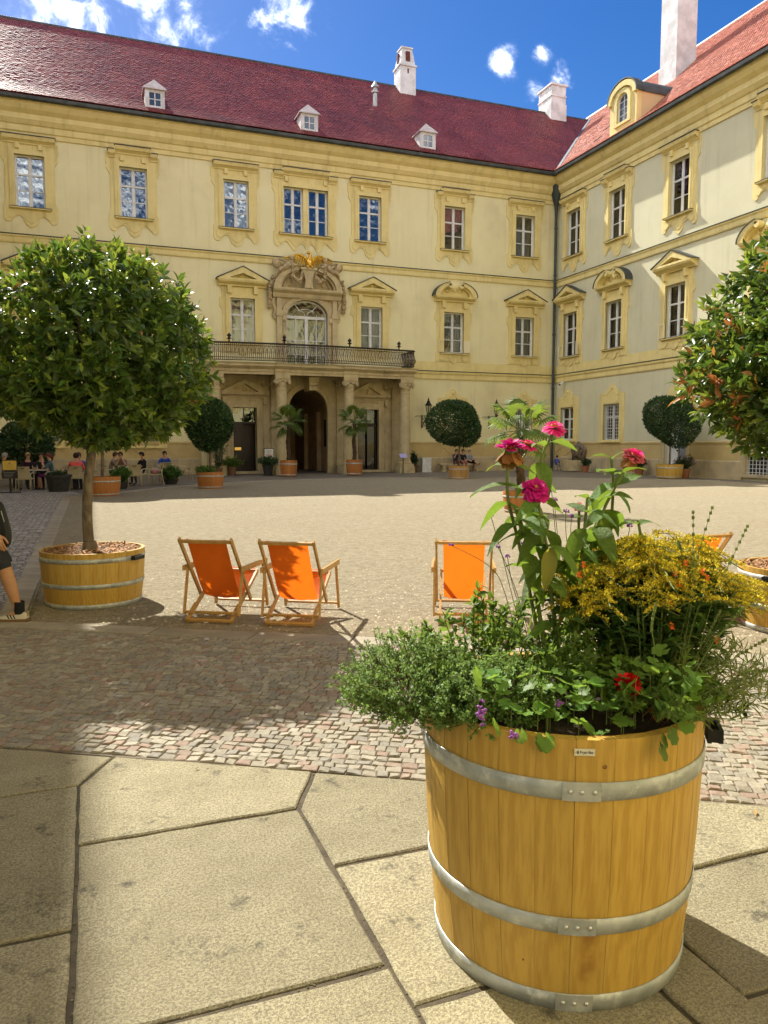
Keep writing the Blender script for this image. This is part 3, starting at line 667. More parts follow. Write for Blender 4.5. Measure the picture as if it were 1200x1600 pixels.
SL = [
 [(-.60, 3.785), (-.104, 3.785), (.055, sq(.055)), (-.60, sq(-.60))],
 [(-.104, 3.20), (.803, 3.195), (.968, sq(.968)), (.062, sq(.062)), (-.104, 3.78)],
 [(-.62, 2.632), (-.106, 2.628), (-.106, 3.778), (-.62, 3.778)],
 [(-.64, 1.45), (-.108, 1.45), (-.108, 2.620), (-.64, 2.624)],
 [(-.100, 2.095), (.806, 2.10), (.806, 3.187), (-.100, 3.192)],
 [(-.100, 1.05), (.812, 1.05), (.812, 2.088), (-.100, 2.085)],
 [(.814, 2.69), (1.75, 2.69), (1.92, sq(1.92)), (.975, sq(.975)), (.812, 3.19)],
 [(.816, 1.905), (1.72, 1.905), (1.75, 2.683), (.816, 2.683)],
 [(1.757, 2.19), (2.62, 2.19), (2.80, sq(2.80)), (1.928, sq(1.928)), (1.757, 2.69)],
 [(1.727, 1.60), (2.62, 1.60), (2.62, 2.183), (1.757, 2.183)],
 [(.818, .95), (1.52, .95), (1.52, 1.897), (.818, 1.897)],
 [(1.527, .95), (2.5, .95), (2.5, 1.592), (1.727, 1.592), (1.722, 1.897), (1.527, 1.897)],
 [(2.627, 1.60), (3.5, 1.60), (3.68, sq(3.68)), (2.808, sq(2.808)), (2.627, 2.19)],
 [(-1.4, 3.70), (-.607, 3.785), (-.607, sq(-.607)), (-1.4, sq(-1.4))],
 [(-1.4, 2.55), (-.627, 2.632), (-.612, 3.778), (-1.4, 3.69)],
 [(-.10, -.2), (.818, -.2), (.818, 1.042), (-.10, 1.042)], [(.826, -.2), (2.5, -.2), (2.5, .942), (.826, .942)], [(-1.4, 1.2), (-.647, 1.2), (-.647, 2.62), (-1.4, 2.54)], [(-1.4, -.2), (-.108, -.2), (-.108, 1.442), (-.647, 1.442), (-.647, 1.19), (-1.4, 1.19)],
]
rs_ = random.Random(5)
for pts in SL:
    g = .006; cx = sum(p[0] for p in pts)/len(pts); cy = sum(p[1] for p in pts)/len(pts)
    q = [(x - g*(1 if x > cx else -1), y - g*(1 if y > cy else -1)) for x, y in pts]
    me, c = slab_mesh('paving_slab', rag(q, rs_), -.08, rs_.uniform(-.003, .003), .007, 'sandstone')
    obj('paving_slab', me, pav, c)

# a few dry leaves and grit, moss along the kerb
def litter():
    rs = np.random.RandomState(9); n = 70; t = rs.uniform(-4.5, 4, n); nn = rs.uniform(1.5, 9, n); P = np.stack([D1.x*t+DN.x*nn, D1.y*t+DN.y*nn, np.full(n, .008)], 1); a = rs.uniform(0, 2*PI, n)
    V, F, k, nf = leaf_arrays(P, np.stack([np.cos(a), np.sin(a), np.full(n, .12)], 1), np.tile((.1,.1,1.), (n,1)) + rs.normal(size=(n,3))*.2, rs.uniform(.02, .05, n), rs.uniform(.012, .024, n))
    tag(obj('fallen_leaves', leaf_mesh('fallen_leaves', [(V, F, k, nf, 0)], ['dry_leaf'])), 'dry fallen leaves scattered over gravel and paving', 'leaves', kind='stuff')
    n = 2600; P = []
    for i in range(n):
        w = rs.uniform()
        if w < .35: P.append((-.60+abs(rs.normal())*.02, 7.6+abs(rs.normal())*2.2, .0))
        elif w < .6: q = tn(rs.uniform(-4.9, 3), K1_N+abs(rs.normal())*.03); P.append((q[0], q[1], 0))
        else:
            pts = SL[rs.randint(len(SL))]; j = rs.randint(len(pts)); a_, b_ = pts[j], pts[(j+1) % len(pts)]; u = rs.uniform(); P.append((a_[0]+(b_[0]-a_[0])*u+rs.normal()*.004, a_[1]+(b_[1]-a_[1])*u+rs.normal()*.004, -.008))
    P = np.array(P); n = len(P); tv = np.array([(-.5,-.5,0),(.5,-.5,0),(.5,.5,0),(-.5,.5,0),(.05,.1,.6)]); tf = [(0,1,4),(1,2,4),(2,3,4),(3,0,4)]; a = rs.uniform(0, 2*PI, n); s_ = rs.uniform(.003, .008, n)
    V, F, k, nf = leaf_arrays(P, np.stack([np.cos(a), np.sin(a), np.zeros(n)], 1), np.tile((0,0,1.), (n,1)), s_, s_, tv, tf); half = n//2
    tag(obj('grit', leaf_mesh('grit', [(V, F, k, nf, 0)], ['moss_grit'])), 'grit and moss crumbs in the paving joints', 'grit', kind='stuff')
litter()


# ------------------------------------------------------------------ palace wings
EAVE, KROOF = 18.3, 0.90
def roof_material(name, c1, c2):
    m = bpy.data.materials.new(name); m.use_nodes = True; nt = m.node_tree; N = nt.nodes; L = nt.links; b = N['Principled BSDF']
    b.inputs['Roughness'].default_value = .5; b.inputs['Specular IOR Level'].default_value = .22
    tc = N.new('ShaderNodeTexCoord'); sp = N.new('ShaderNodeSeparateXYZ'); L.new(tc.outputs['Object'], sp.inputs[0])
    ml = N.new('ShaderNodeMath'); ml.operation = 'MULTIPLY'; ml.inputs[1].default_value = 1.495; L.new(sp.outputs['Z'], ml.inputs[0])
    cb = N.new('ShaderNodeCombineXYZ'); L.new(sp.outputs['X'], cb.inputs[0]); L.new(ml.outputs[0], cb.inputs[1])
    br = N.new('ShaderNodeTexBrick'); L.new(cb.outputs[0], br.inputs['Vector']); br.inputs['Scale'].default_value = 1; br.inputs['Brick Width'].default_value = .19; br.inputs['Row Height'].default_value = .165
    br.inputs['Mortar Size'].default_value = .014; br.inputs['Mortar Smooth'].default_value = .4
    br.inputs['Color1'].default_value = (*c1, 1); br.inputs['Color2'].default_value = (*c2, 1); br.inputs['Mortar'].default_value = (.10, .022, .022, 1)
    n = N.new('ShaderNodeTexNoise'); n.inputs['Scale'].default_value = .5; n.inputs['Detail'].default_value = 5; L.new(tc.outputs['Object'], n.inputs['Vector'])
    h = N.new('ShaderNodeHueSaturation'); r = N.new('ShaderNodeMapRange'); L.new(n.outputs['Fac'], r.inputs['Value']); r.inputs['From Min'].default_value = .3; r.inputs['From Max'].default_value = .7; r.inputs['To Min'].default_value = .72; r.inputs['To Max'].default_value = 1.25; L.new(r.outputs[0], h.inputs['Value'])
    L.new(br.outputs['Color'], h.inputs['Color']); L.new(h.outputs[0], b.inputs['Base Color'])
    iv = N.new('ShaderNodeMath'); iv.operation = 'SUBTRACT'; iv.inputs[0].default_value = 1; L.new(br.outputs['Fac'], iv.inputs[1])
    bp = N.new('ShaderNodeBump'); bp.inputs['Strength'].default_value = .9; bp.inputs['Distance'].default_value = .04; L.new(iv.outputs[0], bp.inputs['Height']); L.new(bp.outputs[0], b.inputs['Normal'])
    M[name] = m
roof_material('roof_tiles', (.42, .085, .060), (.33, .058, .046)); roof_material('roof_tiles_sunlit', (.58, .235, .165), (.50, .19, .135))  # second set is the same tile, lightened to stand for sun glare

def wall_holes(mb, x0, x1, z0, z1, holes, depth=.32, mi=0):
    xs = sorted({x0, x1, *[h[0] for h in holes], *[h[1] for h in holes]}); zs = sorted({z0, z1, *[h[2] for h in holes], *[h[3] for h in holes]})
    xs = [x for x in xs if x0 <= x <= x1]; zs = [z for z in zs if z0 <= z <= z1]
    for i in range(len(xs)-1):
        for j in range(len(zs)-1):
            cx = (xs[i]+xs[i+1])/2; cz = (zs[j]+zs[j+1])/2
            if any(h[0] < cx < h[1] and h[2] < cz < h[3] for h in holes): continue
            mb.add([(xs[i],0,zs[j]),(xs[i+1],0,zs[j]),(xs[i+1],0,zs[j+1]),(xs[i],0,zs[j+1])], [(0,1,2,3)], mi)
    for a, b, c, d in holes:
        mb.add([(a,0,c),(b,0,c),(b,0,d),(a,0,d),(a,depth,c),(b,depth,c),(b,depth,d),(a,depth,d)], [(0,4,5,1),(1,5,6,2),(2,6,7,3),(3,7,4,0)], mi)

_wm = {}
def frame_mesh(w, h):
    k = ('f', w, h)
    if k in _wm: return _wm[k]
    mb = MB(); a = .075; y0, y1 = .13, .21; hw = w/2
    mb.box(-hw, -hw+a, y0, y1, 0, h); mb.box(hw-a, hw, y0, y1, 0, h); mb.box(-hw+a, hw-a, y0, y1, 0, a); mb.box(-hw+a, hw-a, y0, y1, h-a, h)
    zt = .64*h
    mb.box(-.055, .055, y0-.012, y1, a, h-a); mb.box(-hw+a, -.055, y0-.006, y1, zt-.045, zt+.045); mb.box(.055, hw-a, y0-.006, y1, zt-.045, zt+.045)
    for s in (-1, 1):
        x0, x1 = (-hw+a, -.055) if s < 0 else (.055, hw-a)
        mb.box(x0, x1, y0+.02, y1-.02, .33*h-.02, .33*h+.02)
        for z0, z1 in ((a, .33*h-.02), (.33*h+.02, zt-.045), (zt+.045, h-a)):      # thin sash rims
            mb.box(x0, x0+.03, y0+.015, y1-.025, z0, z1); mb.box(x1-.03, x1, y0+.015, y1-.025, z0, z1)
    _wm[k] = mb.mesh('frame', 'white_paint'); return _wm[k]
def pane_meshes(w, h):
    k = ('p', w, h)
    if k in _wm: return _wm[k]
    a = .075; hw = w/2; zt = .64*h; out = []
    for x0, x1 in ((-hw+a+.03, -.055-.03), (.085, hw-a-.03)):
        for z0, z1 in ((a, .33*h-.02), (.33*h+.02, zt-.045), (zt+.045, h-a)):
            mb = MB(); cx = (x0+x1)/2; cz = (z0+z1)/2; u = (x1-x0)/2+.004; v = (z1-z0)/2+.004
            mb.add([(-u,0,-v),(u,0,-v),(u,0,v),(-u,0,v)], [(0,1,2,3)])
            out.append(((cx, .175, cz), u, v))
    _wm[k] = out; return out
_pm = {}
def pane_mesh(u, v, m):
    k = (round(u,3), round(v,3), m)
    if k not in _pm:
        mb = MB(); mb.box(-u, u, -.003, .003, -v, v); _pm[k] = mb.mesh('pane', m)
    return _pm[k]
def apron_poly(hw, top, s=1.0, bot=1.0):
    half = [(hw, top), (hw, -.42*bot), (hw-.06, -.66*bot), (hw-.26, -.74*bot), (hw-.42, -.58*bot), (hw*.46, -.42*bot), (hw*.30, -.52*bot), (hw*.22, -.80*bot), (0, -1.0*bot)]
    c = catmull([(a, b, 0) for a, b in half[1:]], 5)
    right = [half[0]] + [(p.x, p.y) for p in c]
    left = [(-a, b) for a, b in reversed(right[:-1])]
    return right + left
def wide_poly(hw, bot=1.0):
    """wavy apron of the double window: three drops"""
    half = [(hw, -.42*bot), (hw-.06, -.66*bot), (hw-.26, -.74*bot), (hw-.44, -.52*bot), (hw*.60, -.46*bot), (hw*.48, -.72*bot), (hw*.36, -.92*bot), (hw*.24, -.60*bot), (hw*.12, -.50*bot), (0, -.78*bot)]
    c = catmull([(a, b, 0) for a, b in half], 4); right = [(p.x, p.y) for p in c]
    return right + [(-a, b) for a, b in reversed(right[:-1])]
def cap_strip(mb, x0, x1, z, y, mi):
    mb.box(x0, x1, y, .0, z, z+.035, mi)
def hood(mb, hw, z, step=False, proj=.34):
    prof = lambda z0, p: [(0, z0), (-.10, z0), (-.12, z0+.07), (-p*.7, z0+.15), (-p*.85, z0+.17), (-p, z0+.30), (-p, z0+.34), (0, z0+.34)]
    if not step:
        mb.mould(-hw, hw, prof(z, proj)); cap_strip(mb, -hw-.03, hw+.03, z+.342, -proj-.04, 1)
    else:
        s = hw*.72
        mb.mould(-s, s, prof(z+.16, proj)); cap_strip(mb, -s-.03, s+.03, z+.502, -proj-.04, 1)
        for a, b in ((-hw, -s), (s, hw)):
            mb.mould(a, b, prof(z-.06, proj*.9)); cap_strip(mb, a-(.03 if a < 0 else -.031), b+(.03 if b > 0 else -.031), z+.282, -proj*.9-.04, 1)
            mb.box(max(a, -s-.001) if False else (a if a > 0 else b-.12), (a+.12) if a > 0 else b, -proj*.85, 0, z+.29, z+.16+.30)
def surround_top(w, h, step, wide=False):
    """top storey: flat ornamental backing with wavy apron, ears, moulded frame, hood"""
    k = ('st', w, h, step, wide)
    if k in _wm: return _wm[k]
    mb = MB(); hw = w/2; W_ = hw+.55
    ap = apron_poly(W_, 0) if not wide else None
    low = ([p for p in ap if p[1] < 0] if not wide else wide_poly(W_))
    ear = W_+.10
    outer = [(W_-.16, h+.62), (ear, h+.62), (ear, h+.18), (ear-.06, h+.05), (ear-.02, h-.14), (W_-.10, h-.42), (W_-.10, .25), (W_, .05)] + low
    outer = outer + [(-a, b) for a, b in reversed(outer[:8])]
    mb.prism([outer, rect(-hw, hw, 0, h) if not wide else rect(-hw, hw, 0, h)], -.05, 0)
    lo2 = [(a*.88, b*.80+.02) for a, b in low]
    mb.prism([[(W_-.14, -.16)] + lo2 + [(-W_+.14, -.16)]], -.075, -.04)
    mb.prism([rect(-hw-.24, hw+.24, -.04, h+.26), rect(-hw, hw, 0, h)], -.105, 0)
    mb.prism([rect(-hw-.10, hw+.10, -.04, h+.10), rect(-hw, hw, 0, h)], -.135, -.10)
    for s in (-1, 1): mb.box(s*(hw-.16)-.09, s*(hw-.16)+.09, -.20, -.05, h+.26, h+.52)
    hood(mb, hw+.52, h+.50 if not step else h+.46, step)
    mb.box(-hw-.26, hw+.26, -.22, .13, -.10, -.04); mb.box(-hw-.28, hw+.28, -.235, .13, -.04, -.012, 1)
    _wm[k] = mb.mesh('surround', ['trim', 'lead']); return _wm[k]
def surround_mid(w, h, kind):
    k = ('sm', w, h, kind)
    if k in _wm: return _wm[k]
    mb = MB(); hw = w/2; W_ = hw+.46
    side = [(W_, h+.60), (W_, h+.1), (W_+.10, h-.02), (W_+.12, h-.45), (W_-.02, h-.62), (W_-.06, .15), (W_+.06, -.02), (W_+.06, -.52)]
    outer = side + [(-a, b) for a, b in reversed(side)]
    mb.prism([outer, rect(-hw, hw, 0, h)], -.05, 0)
    low = [p for p in apron_poly(hw+.30, 0, bot=.62) if p[1] < 0]
    mb.prism([[(hw+.3, -.12)] + [(a, b-.02) for a, b in low] + [(-hw-.3, -.12)]], -.085, -.04)
    mb.prism([rect(-hw-.26, hw+.26, -.03, h+.24), rect(-hw, hw, 0, h)], -.12, 0)
    mb.prism([rect(-hw-.11, hw+.11, -.03, h+.10), rect(-hw, hw, 0, h)], -.15, -.11)
    for s in (-1, 1): mb.box(s*(hw+.05)-.11, s*(hw+.05)+.11, -.26, -.05, h+.24, h+.62)
    # entablature shelf
    zb = h+.62; pw = hw+.72
    pr = [(0, zb), (-.16, zb), (-.18, zb+.08), (-.36, zb+.16), (-.42, zb+.20), (-.44, zb+.28), (0, zb+.28)]
    mb.mould(-pw+.06, pw-.06, pr); zb += .28
    if kind == 'tri':
        ap = zb+.72
        mb.prism([[(-pw, zb), (pw, zb), (pw, zb+.04), (0, ap), (-pw, zb+.04)], [(-pw+.62, zb+.10), (0, ap-.33), (pw-.62, zb+.10)]], -.46, 0)
        mb.prism([[(-pw+.5, zb+.06), (pw-.5, zb+.06), (0, ap-.26)]], -.10, 0)
        mb.prism([[(-pw+1.0, zb+.13), (pw-1.0, zb+.13), (0, ap-.42)]], -.16, -.09)
        mb.sphere((0, -.17, zb+.26), (.12, .06, .12), 8, 6)
        for s in (-1, 1):
            mb.prism([[(s*(pw+.05), zb+.042), (s*(pw+.05), zb+.085), (0, ap+.05), (0, ap+.004)]], -.50, 0, 1)
    else:
        n = 9; rr = pw
        for s in (-1, 1):
            a0, a1 = (PI, PI*.60) if s < 0 else (0, PI*.40)
            def P(r, a): return (r*math.cos(a), zb + r*.62*math.sin(a))
            o = [P(rr, a0+(a1-a0)*i/n) for i in range(n+1)]; q = [P(rr-.30, a0+(a1-a0)*i/n) for i in range(n, -1, -1)]
            mb.prism([o+q], -.46, 0)
            o2 = [P(rr+.05, a0+(a1-a0)*i/n) for i in range(n+1)]; q2 = [P(rr+.004, a0+(a1-a0)*i/n) for i in range(n, -1, -1)]
            mb.prism([o2+q2], -.50, 0, 1)
            q3 = [P(rr-.30, a0+(a1-a0)*i/n) for i in range(n+1)]; q4 = [P(rr-.42, a0+(a1-a0)*i/n) for i in range(n, -1, -1)]
            mb.prism([q3+q4], -.30, 0)
            e = P(rr-.22, a1); mb.lathe([(0, 0), (.15, 0), (.15, .30), (0, .30)], 12); 
            vs = mb.v; k0 = len(vs)-48
            for i in range(k0, len(vs)):
                x, y, z = vs[i]; vs[i] = (e[0]+x, -.16-z, e[1]-.08+y)
            mb.tube([(s*.62, -.12, zb+.50), (s*.52, -.12, zb+.30), (s*.34, -.12, zb+.27), (s*.22, -.12, zb+.44), (s*.1, -.12, zb+.46)], .035, 6)
        mb.prism([[(-pw+.3, zb+.0), (pw-.3, zb+.0), (pw*.62, zb+.5), (.3, zb+.62), (-.3, zb+.62), (-pw*.62, zb+.5)]], -.07, 0)
        mb.sphere((0, -.10, zb+.50), (.20, .09, .20), 10, 6)
    mb.box(-hw-.24, hw+.24, -.20, .13, -.09, -.03); mb.box(-hw-.26, hw+.26, -.215, .13, -.03, -.01, 1)
    _wm[k] = mb.mesh('surround', ['trim', 'lead']); return _wm[k]
def surround_ground(w, h):
    k = ('sg', w, h)
    if k in _wm: return _wm[k]
    mb = MB(); hw = w/2; W_ = hw+.42
    half = [(W_, -.12), (W_, h+.55), (W_-.05, h+.62), (W_*.62, h+.64), (W_*.50, h+.72), (W_*.45, h+.86), (W_*.26, h+.88), (W_*.20, h+1.04), (0, h+1.16)]
    c = catmull([(a, b, 0) for a, b in half[2:]], 4); r_ = half[:2] + [(p.x, p.y) for p in c]
    mb.prism([r_ + [(-a, b) for a, b in reversed(r_[:-1])], rect(-hw, hw, 0, h)], -.04, 0)
    mb.prism([rect(-hw-.16, hw+.16, -.05, h+.16), rect(-hw, hw, 0, h)], -.09, 0)
    mb.sphere((0, -.05, h+.92), (.12, .05, .12), 8, 5)
    for s in (-1, 1):
        mb.tube([(s*.75*x, -.045, h+.45+zz) for x, zz in ((.95, .02), (.8, .1), (.62, .03), (.5, .14), (.3, .26), (.1, .30))], .025, 5)
    mb.box(-hw-.2, hw+.2, -.14, .13, -.13, -.05)
    _wm[k] = mb.mesh('surround', ['trim', 'lead']); return _wm[k]
def grille_mesh(w, h, nx=6, nz=10, y=.06, t=.018):
    k = ('gr', w, h, nx, nz)
    if k in _wm: return _wm[k]
    mb = MB(); hw = w/2
    for i in range(nx): x = -hw + w*(i+.5)/nx; mb.box(x-t/2, x+t/2, y-t/2, y+t/2, 0, h)
    for j in range(nz): z = h*(j+.5)/nz; mb.box(-hw, hw, y-t/2-.012, y+t/2-.012, z-t/2, z+t/2)
    _wm[k] = mb.mesh('grille', 'white_paint'); return _wm[k]
def curtain_mesh(w, h, m, part=1.0):
    mb = MB(); n = 22; hw = w/2; vs = []
    for i in range(n+1):
        x = -hw + w*i/n*part; y = .36 + .035*math.sin(i*1.9) + .012*math.sin(i*4.4)
        vs += [(x, y, .05), (x*1.0, y+.02*math.sin(i*2.4), h*.55), (x, y, h-.02)]
    mb.add(vs, [(i*3+j, (i+1)*3+j, (i+1)*3+j+1, i*3+j+1) for i in range(n) for j in (0, 1)])
    return mb.mesh('curtain', m, smooth=True, fix=False)
_cm = {}
wr = random.Random(21)
def window(wing, u, z, w, h, sur, curtain=None, grille=None, glass='glass', label=None, twin=False):
    o = empty('window', wing, (u, 0, z))
    if label: o['label'] = label
    if sur: obj('surround', sur, o)
    offs = (0,) if not twin else (-.71, .71)
    for ox in offs:
        ww = w if not twin else 1.14
        obj('frame', frame_mesh(ww, h), o, (ox, 0, 0))
        for (c, pu, pv) in pane_meshes(ww, h):
            obj('pane', pane_mesh(pu, pv, glass), o, (c[0]+ox, c[1], c[2]), (R(wr.uniform(-.5, .5)), 0, R(wr.uniform(-.6, .6))))
        if curtain:
            k = (ww, h, curtain)
            if k not in _cm: _cm[k] = curtain_mesh(ww, h, curtain)
            obj('curtain', _cm[k], o, (ox, 0, 0))
    if grille: obj('grille', grille_mesh(w-.1, h-.08, *grille), o, (0, 0, .04))
    return o

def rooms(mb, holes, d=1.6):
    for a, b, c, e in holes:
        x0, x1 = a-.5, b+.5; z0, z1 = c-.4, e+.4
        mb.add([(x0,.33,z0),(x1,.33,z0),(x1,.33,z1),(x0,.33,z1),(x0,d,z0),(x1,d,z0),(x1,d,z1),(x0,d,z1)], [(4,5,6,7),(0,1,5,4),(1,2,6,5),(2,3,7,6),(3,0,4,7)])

CORNICE = [(0,16.70),(-.07,16.70),(-.07,16.90),(-.13,16.95),(-.13,17.22),(-.20,17.27),(-.30,17.42),(-.33,17.46),(-.33,17.70),(-.38,17.74),(-.52,17.86),(-.66,18.06),(-.68,18.22),(0,18.22)]
def wing_shell(wing, x0, x1, holes, plaster, ridge_d=8.2, roof_x=None, side_lines=True, wall_from=None):
    mb = MB(); wall_holes(mb, x0, x1, -.2, EAVE-.1, [(a, b, c if c > 0 else -.2, d) for a, b, c, d in holes]); mb.build('wall', plaster, wing, fix=False)
    r = MB(); rooms(r, [h for h in holes if len(h) == 4 and h[2] > .5]); r.build('interior', 'interior', wing, fix=False)
    c = MB(); c.mould(x0, x1, CORNICE); c.build('eaves_cornice', 'trim', wing)
    g = MB(); g.mould(x0, x1, [(-.68,18.30),(-.70,18.22),(-.76,18.17),(-.84,18.17),(-.90,18.22),(-.92,18.36),(-.88,18.36),(-.86,18.25),(-.80,18.21),(-.72,18.25),(-.66,18.40)])
    g.build('gutter', 'lead', wing)
    b = MB(); b.mould(x0, x1, [(0,11.58),(-.06,11.58),(-.08,11.64),(-.08,11.84),(-.13,11.90),(-.14,11.96),(0,11.98)]); b.build('string_course', 'trim', wing)
    b = MB(); b.box(x0, x1, -.165, 0, 11.982, 12.01); b.build('flashing', 'lead', wing)
    k = MB(); k.add([(x0,13.5,-.2),(x1,13.5,-.2),(x1,13.5,EAVE+.3),(x0,13.5,EAVE+.3)], [(0,1,2,3)]); k.build('rear_wall', plaster, wing, fix=False)
    for x in (x0, x1): k = MB(); k.add([(x,.01,-.2),(x,13.5,-.2),(x,13.5,EAVE+.3),(x,.01,EAVE+.3)], [(0,1,2,3)]); k.build('end_wall', plaster, wing, fix=False)
    return wing
def roof_part(wing, x0, x1, ridge_d, tiles='roof_tiles'):
    """tile courses: each row a slightly raised strip, back slope plain"""
    mb = MB(); row = .165; L_ = math.hypot(ridge_d, ridge_d*KROOF); n = int(L_/row); dy = ridge_d/L_; dz = ridge_d*KROOF/L_
    nx, nz = -dz, dy        # outward normal (y,z)
    kick = lambda s: .10*max(0, 1-s/1.6)**2     # bell-cast eaves
    for i in range(n):
        s0, s1 = i*row-.02, min((i+1)*row, L_)
        a = (-.80 + s0*dy - kick(s0)*.6 + nx*.016, EAVE+.05 + s0*dz + nz*.016 + kick(s0)); bq = (-.80 + s1*dy - kick(s1)*.6, EAVE+.05 + s1*dz + kick(s1))
        c = (a[0]-nx*.016, a[1]-nz*.016)
        mb.add([(x0,a[0],a[1]),(x1,a[0],a[1]),(x1,bq[0],bq[1]),(x0,bq[0],bq[1]),(x0,c[0],c[1]),(x1,c[0],c[1])], [(0,1,2,3),(4,5,1,0)])
    yr = -.80+ridge_d; zr = EAVE+.05+ridge_d*KROOF
    mb.add([(x0,yr,zr),(x1,yr,zr),(x1,yr+ridge_d,EAVE),(x0,yr+ridge_d,EAVE)], [(0,1,2,3)])
    o = mb.build('roof', tiles, wing, fix=False)
    ed = MB()
    for x in (x0, x1): ed.add([(x,-.8,EAVE),(x,yr,zr),(x,yr+ridge_d,EAVE)], [(0,1,2)])
    ed.build('gable', 'plaster', o, fix=False)
    rg = MB(); rg.mould(x0, x1, [(yr-.16, zr-.10), (yr-.10, zr+.03), (yr, zr+.08), (yr+.10, zr+.03), (yr+.16, zr-.10)]); rg.build('ridge', 'lead', o)
    return o
def roof_tiles(roof, x0, x1, ridge_d, mname, seed):
    """beaver-tail tiles laid in staggered courses, each a little out of line"""
    rs = np.random.RandomState(seed); row = .165; L_ = math.hypot(ridge_d, ridge_d*KROOF); n = int(L_/row); dy = ridge_d/L_; dz = ridge_d*KROOF/L_; w = .185
    xs = np.arange(x0, x1, w); P = []; D = []; NR = []
    for i in range(n):
        s = i*row; k = .10*max(0, 1-s/1.6)**2; k2 = .10*max(0, 1-(s+.1)/1.6)**2; m = len(xs)
        x = xs + (w/2 if i % 2 else 0) + rs.normal(size=m)*.004
        y = -.80 + s*dy - k*.6; z = EAVE+.05 + s*dz + k; tl = np.array([0, dy*.1-(k2-k)*.6, dz*.1+(k2-k)]); tl = tl/np.linalg.norm(tl); nr = np.array([0, -tl[2], tl[1]])
        P.append(np.stack([x, np.full(m, y+nr[1]*.02), np.full(m, z+nr[2]*.02)], 1) + rs.normal(size=(m, 3))*[0, .003, .003]); D.append(tl[None,:] + rs.normal(size=(m, 3))*.018); NR.append(nr[None,:] + rs.normal(size=(m, 3))*.022)
    P = np.concatenate(P); D = np.concatenate(D); NR = np.concatenate(NR)
    b = [(-.49,.22),(-.30,.05),(0,-.03),(.30,.05),(.49,.22)]
    tv = np.array([(-.49,1,-.06),(.49,1,-.06)] + [(a, c, .07) for a, c in b] + [(a, c, -.02) for a, c in b]); tf = [(0,2,3,4,5,6,1)] + [(2+j, 7+j, 8+j, 3+j) for j in range(4)]
    V, F, k, nf = leaf_arrays(P, D, NR, .205, w, tv, tf); me = leaf_mesh('tiles', [(V, F, k, nf, 0)], [mname]); me.polygons.foreach_set('use_smooth', np.zeros(len(me.polygons), bool))
    tag(obj('tiles', me, roof), kind='stuff')
def roof_z(y): return EAVE+.05 + (y+.80)*KROOF
def chimney(roof, x, y, w, d, top, name='chimney', style='plain', m='white_wash', label=None):
    mb = MB(); zb = roof_z(y-d/2)-.4
    if style == 'plain':
        mb.box(x-w/2, x+w/2, y-d/2, y+d/2, zb, top-.9); mb.box(x-w/2-.05, x+w/2+.05, y-d/2-.05, y+d/2+.05, top-.9, top-.80); mb.box(x-w/2, x+w/2, y-d/2, y+d/2, top-.80, top-.14); mb.box(x-w/2-.09, x+w/2+.09, y-d/2-.09, y+d/2+.09, top-.14, top)
        mb.box(x-w/2-.05, x+w/2+.05, y-d/2-.05, y+d/2+.05, zb, roof_z(y-d/2)+.55*(d)+.2)
    else:
        mb.box(x-w/2, x+w/2, y-d/2, y+d/2, zb, top-1.3); mb.box(x-w/2-.07, x+w/2+.07, y-d/2-.07, y+d/2+.07, top-1.3, top-1.2)
        a, b = w/2-.02, w/2-.20
        mb.add([(x-a,y-a,top-1.2),(x+a,y-a,top-1.2),(x+a,y+a,top-1.2),(x-a,y+a,top-1.2),(x-b,y-b,top-.1),(x+b,y-b,top-.1),(x+b,y+b,top-.1),(x-b,y+b,top-.1)], [(4,5,6,7),(0,1,5,4),(1,2,6,5),(2,3,7,6),(3,0,4,7)])
        mb.box(x-b-.06, x+b+.06, y-b-.06, y+b+.06, top-.1, top)
    o = mb.build(name, m, roof)
    if label: o['label'] = label
    f = MB(); yy = y-d/2
    f.box(x-w/2-.16, x+w/2+.16, yy-.16, yy+.04, roof_z(yy)-.2, roof_z(yy)+.10); f.build('flashing', 'lead', o) if False else None
    if style != 'plain':
        q = MB()
        for s in (-1, 1): q.box(x-.14, x+.14, y-w/2-.0, y-w/2+.12, top-.95, top-.35) if s > 0 else q.box(x-w/2-.0, x-w/2+.12, y-.12, y+.12, top-.95, top-.4)
        q.box(x-.05, x+.05, y-d/2-.012, y-d/2+.02, top-1.75, top-1.45)
        q.build('flue_opening', 'interior', roof) if False else obj('flue_opening', q.mesh('flue_opening', 'flue'), roof)
    return o
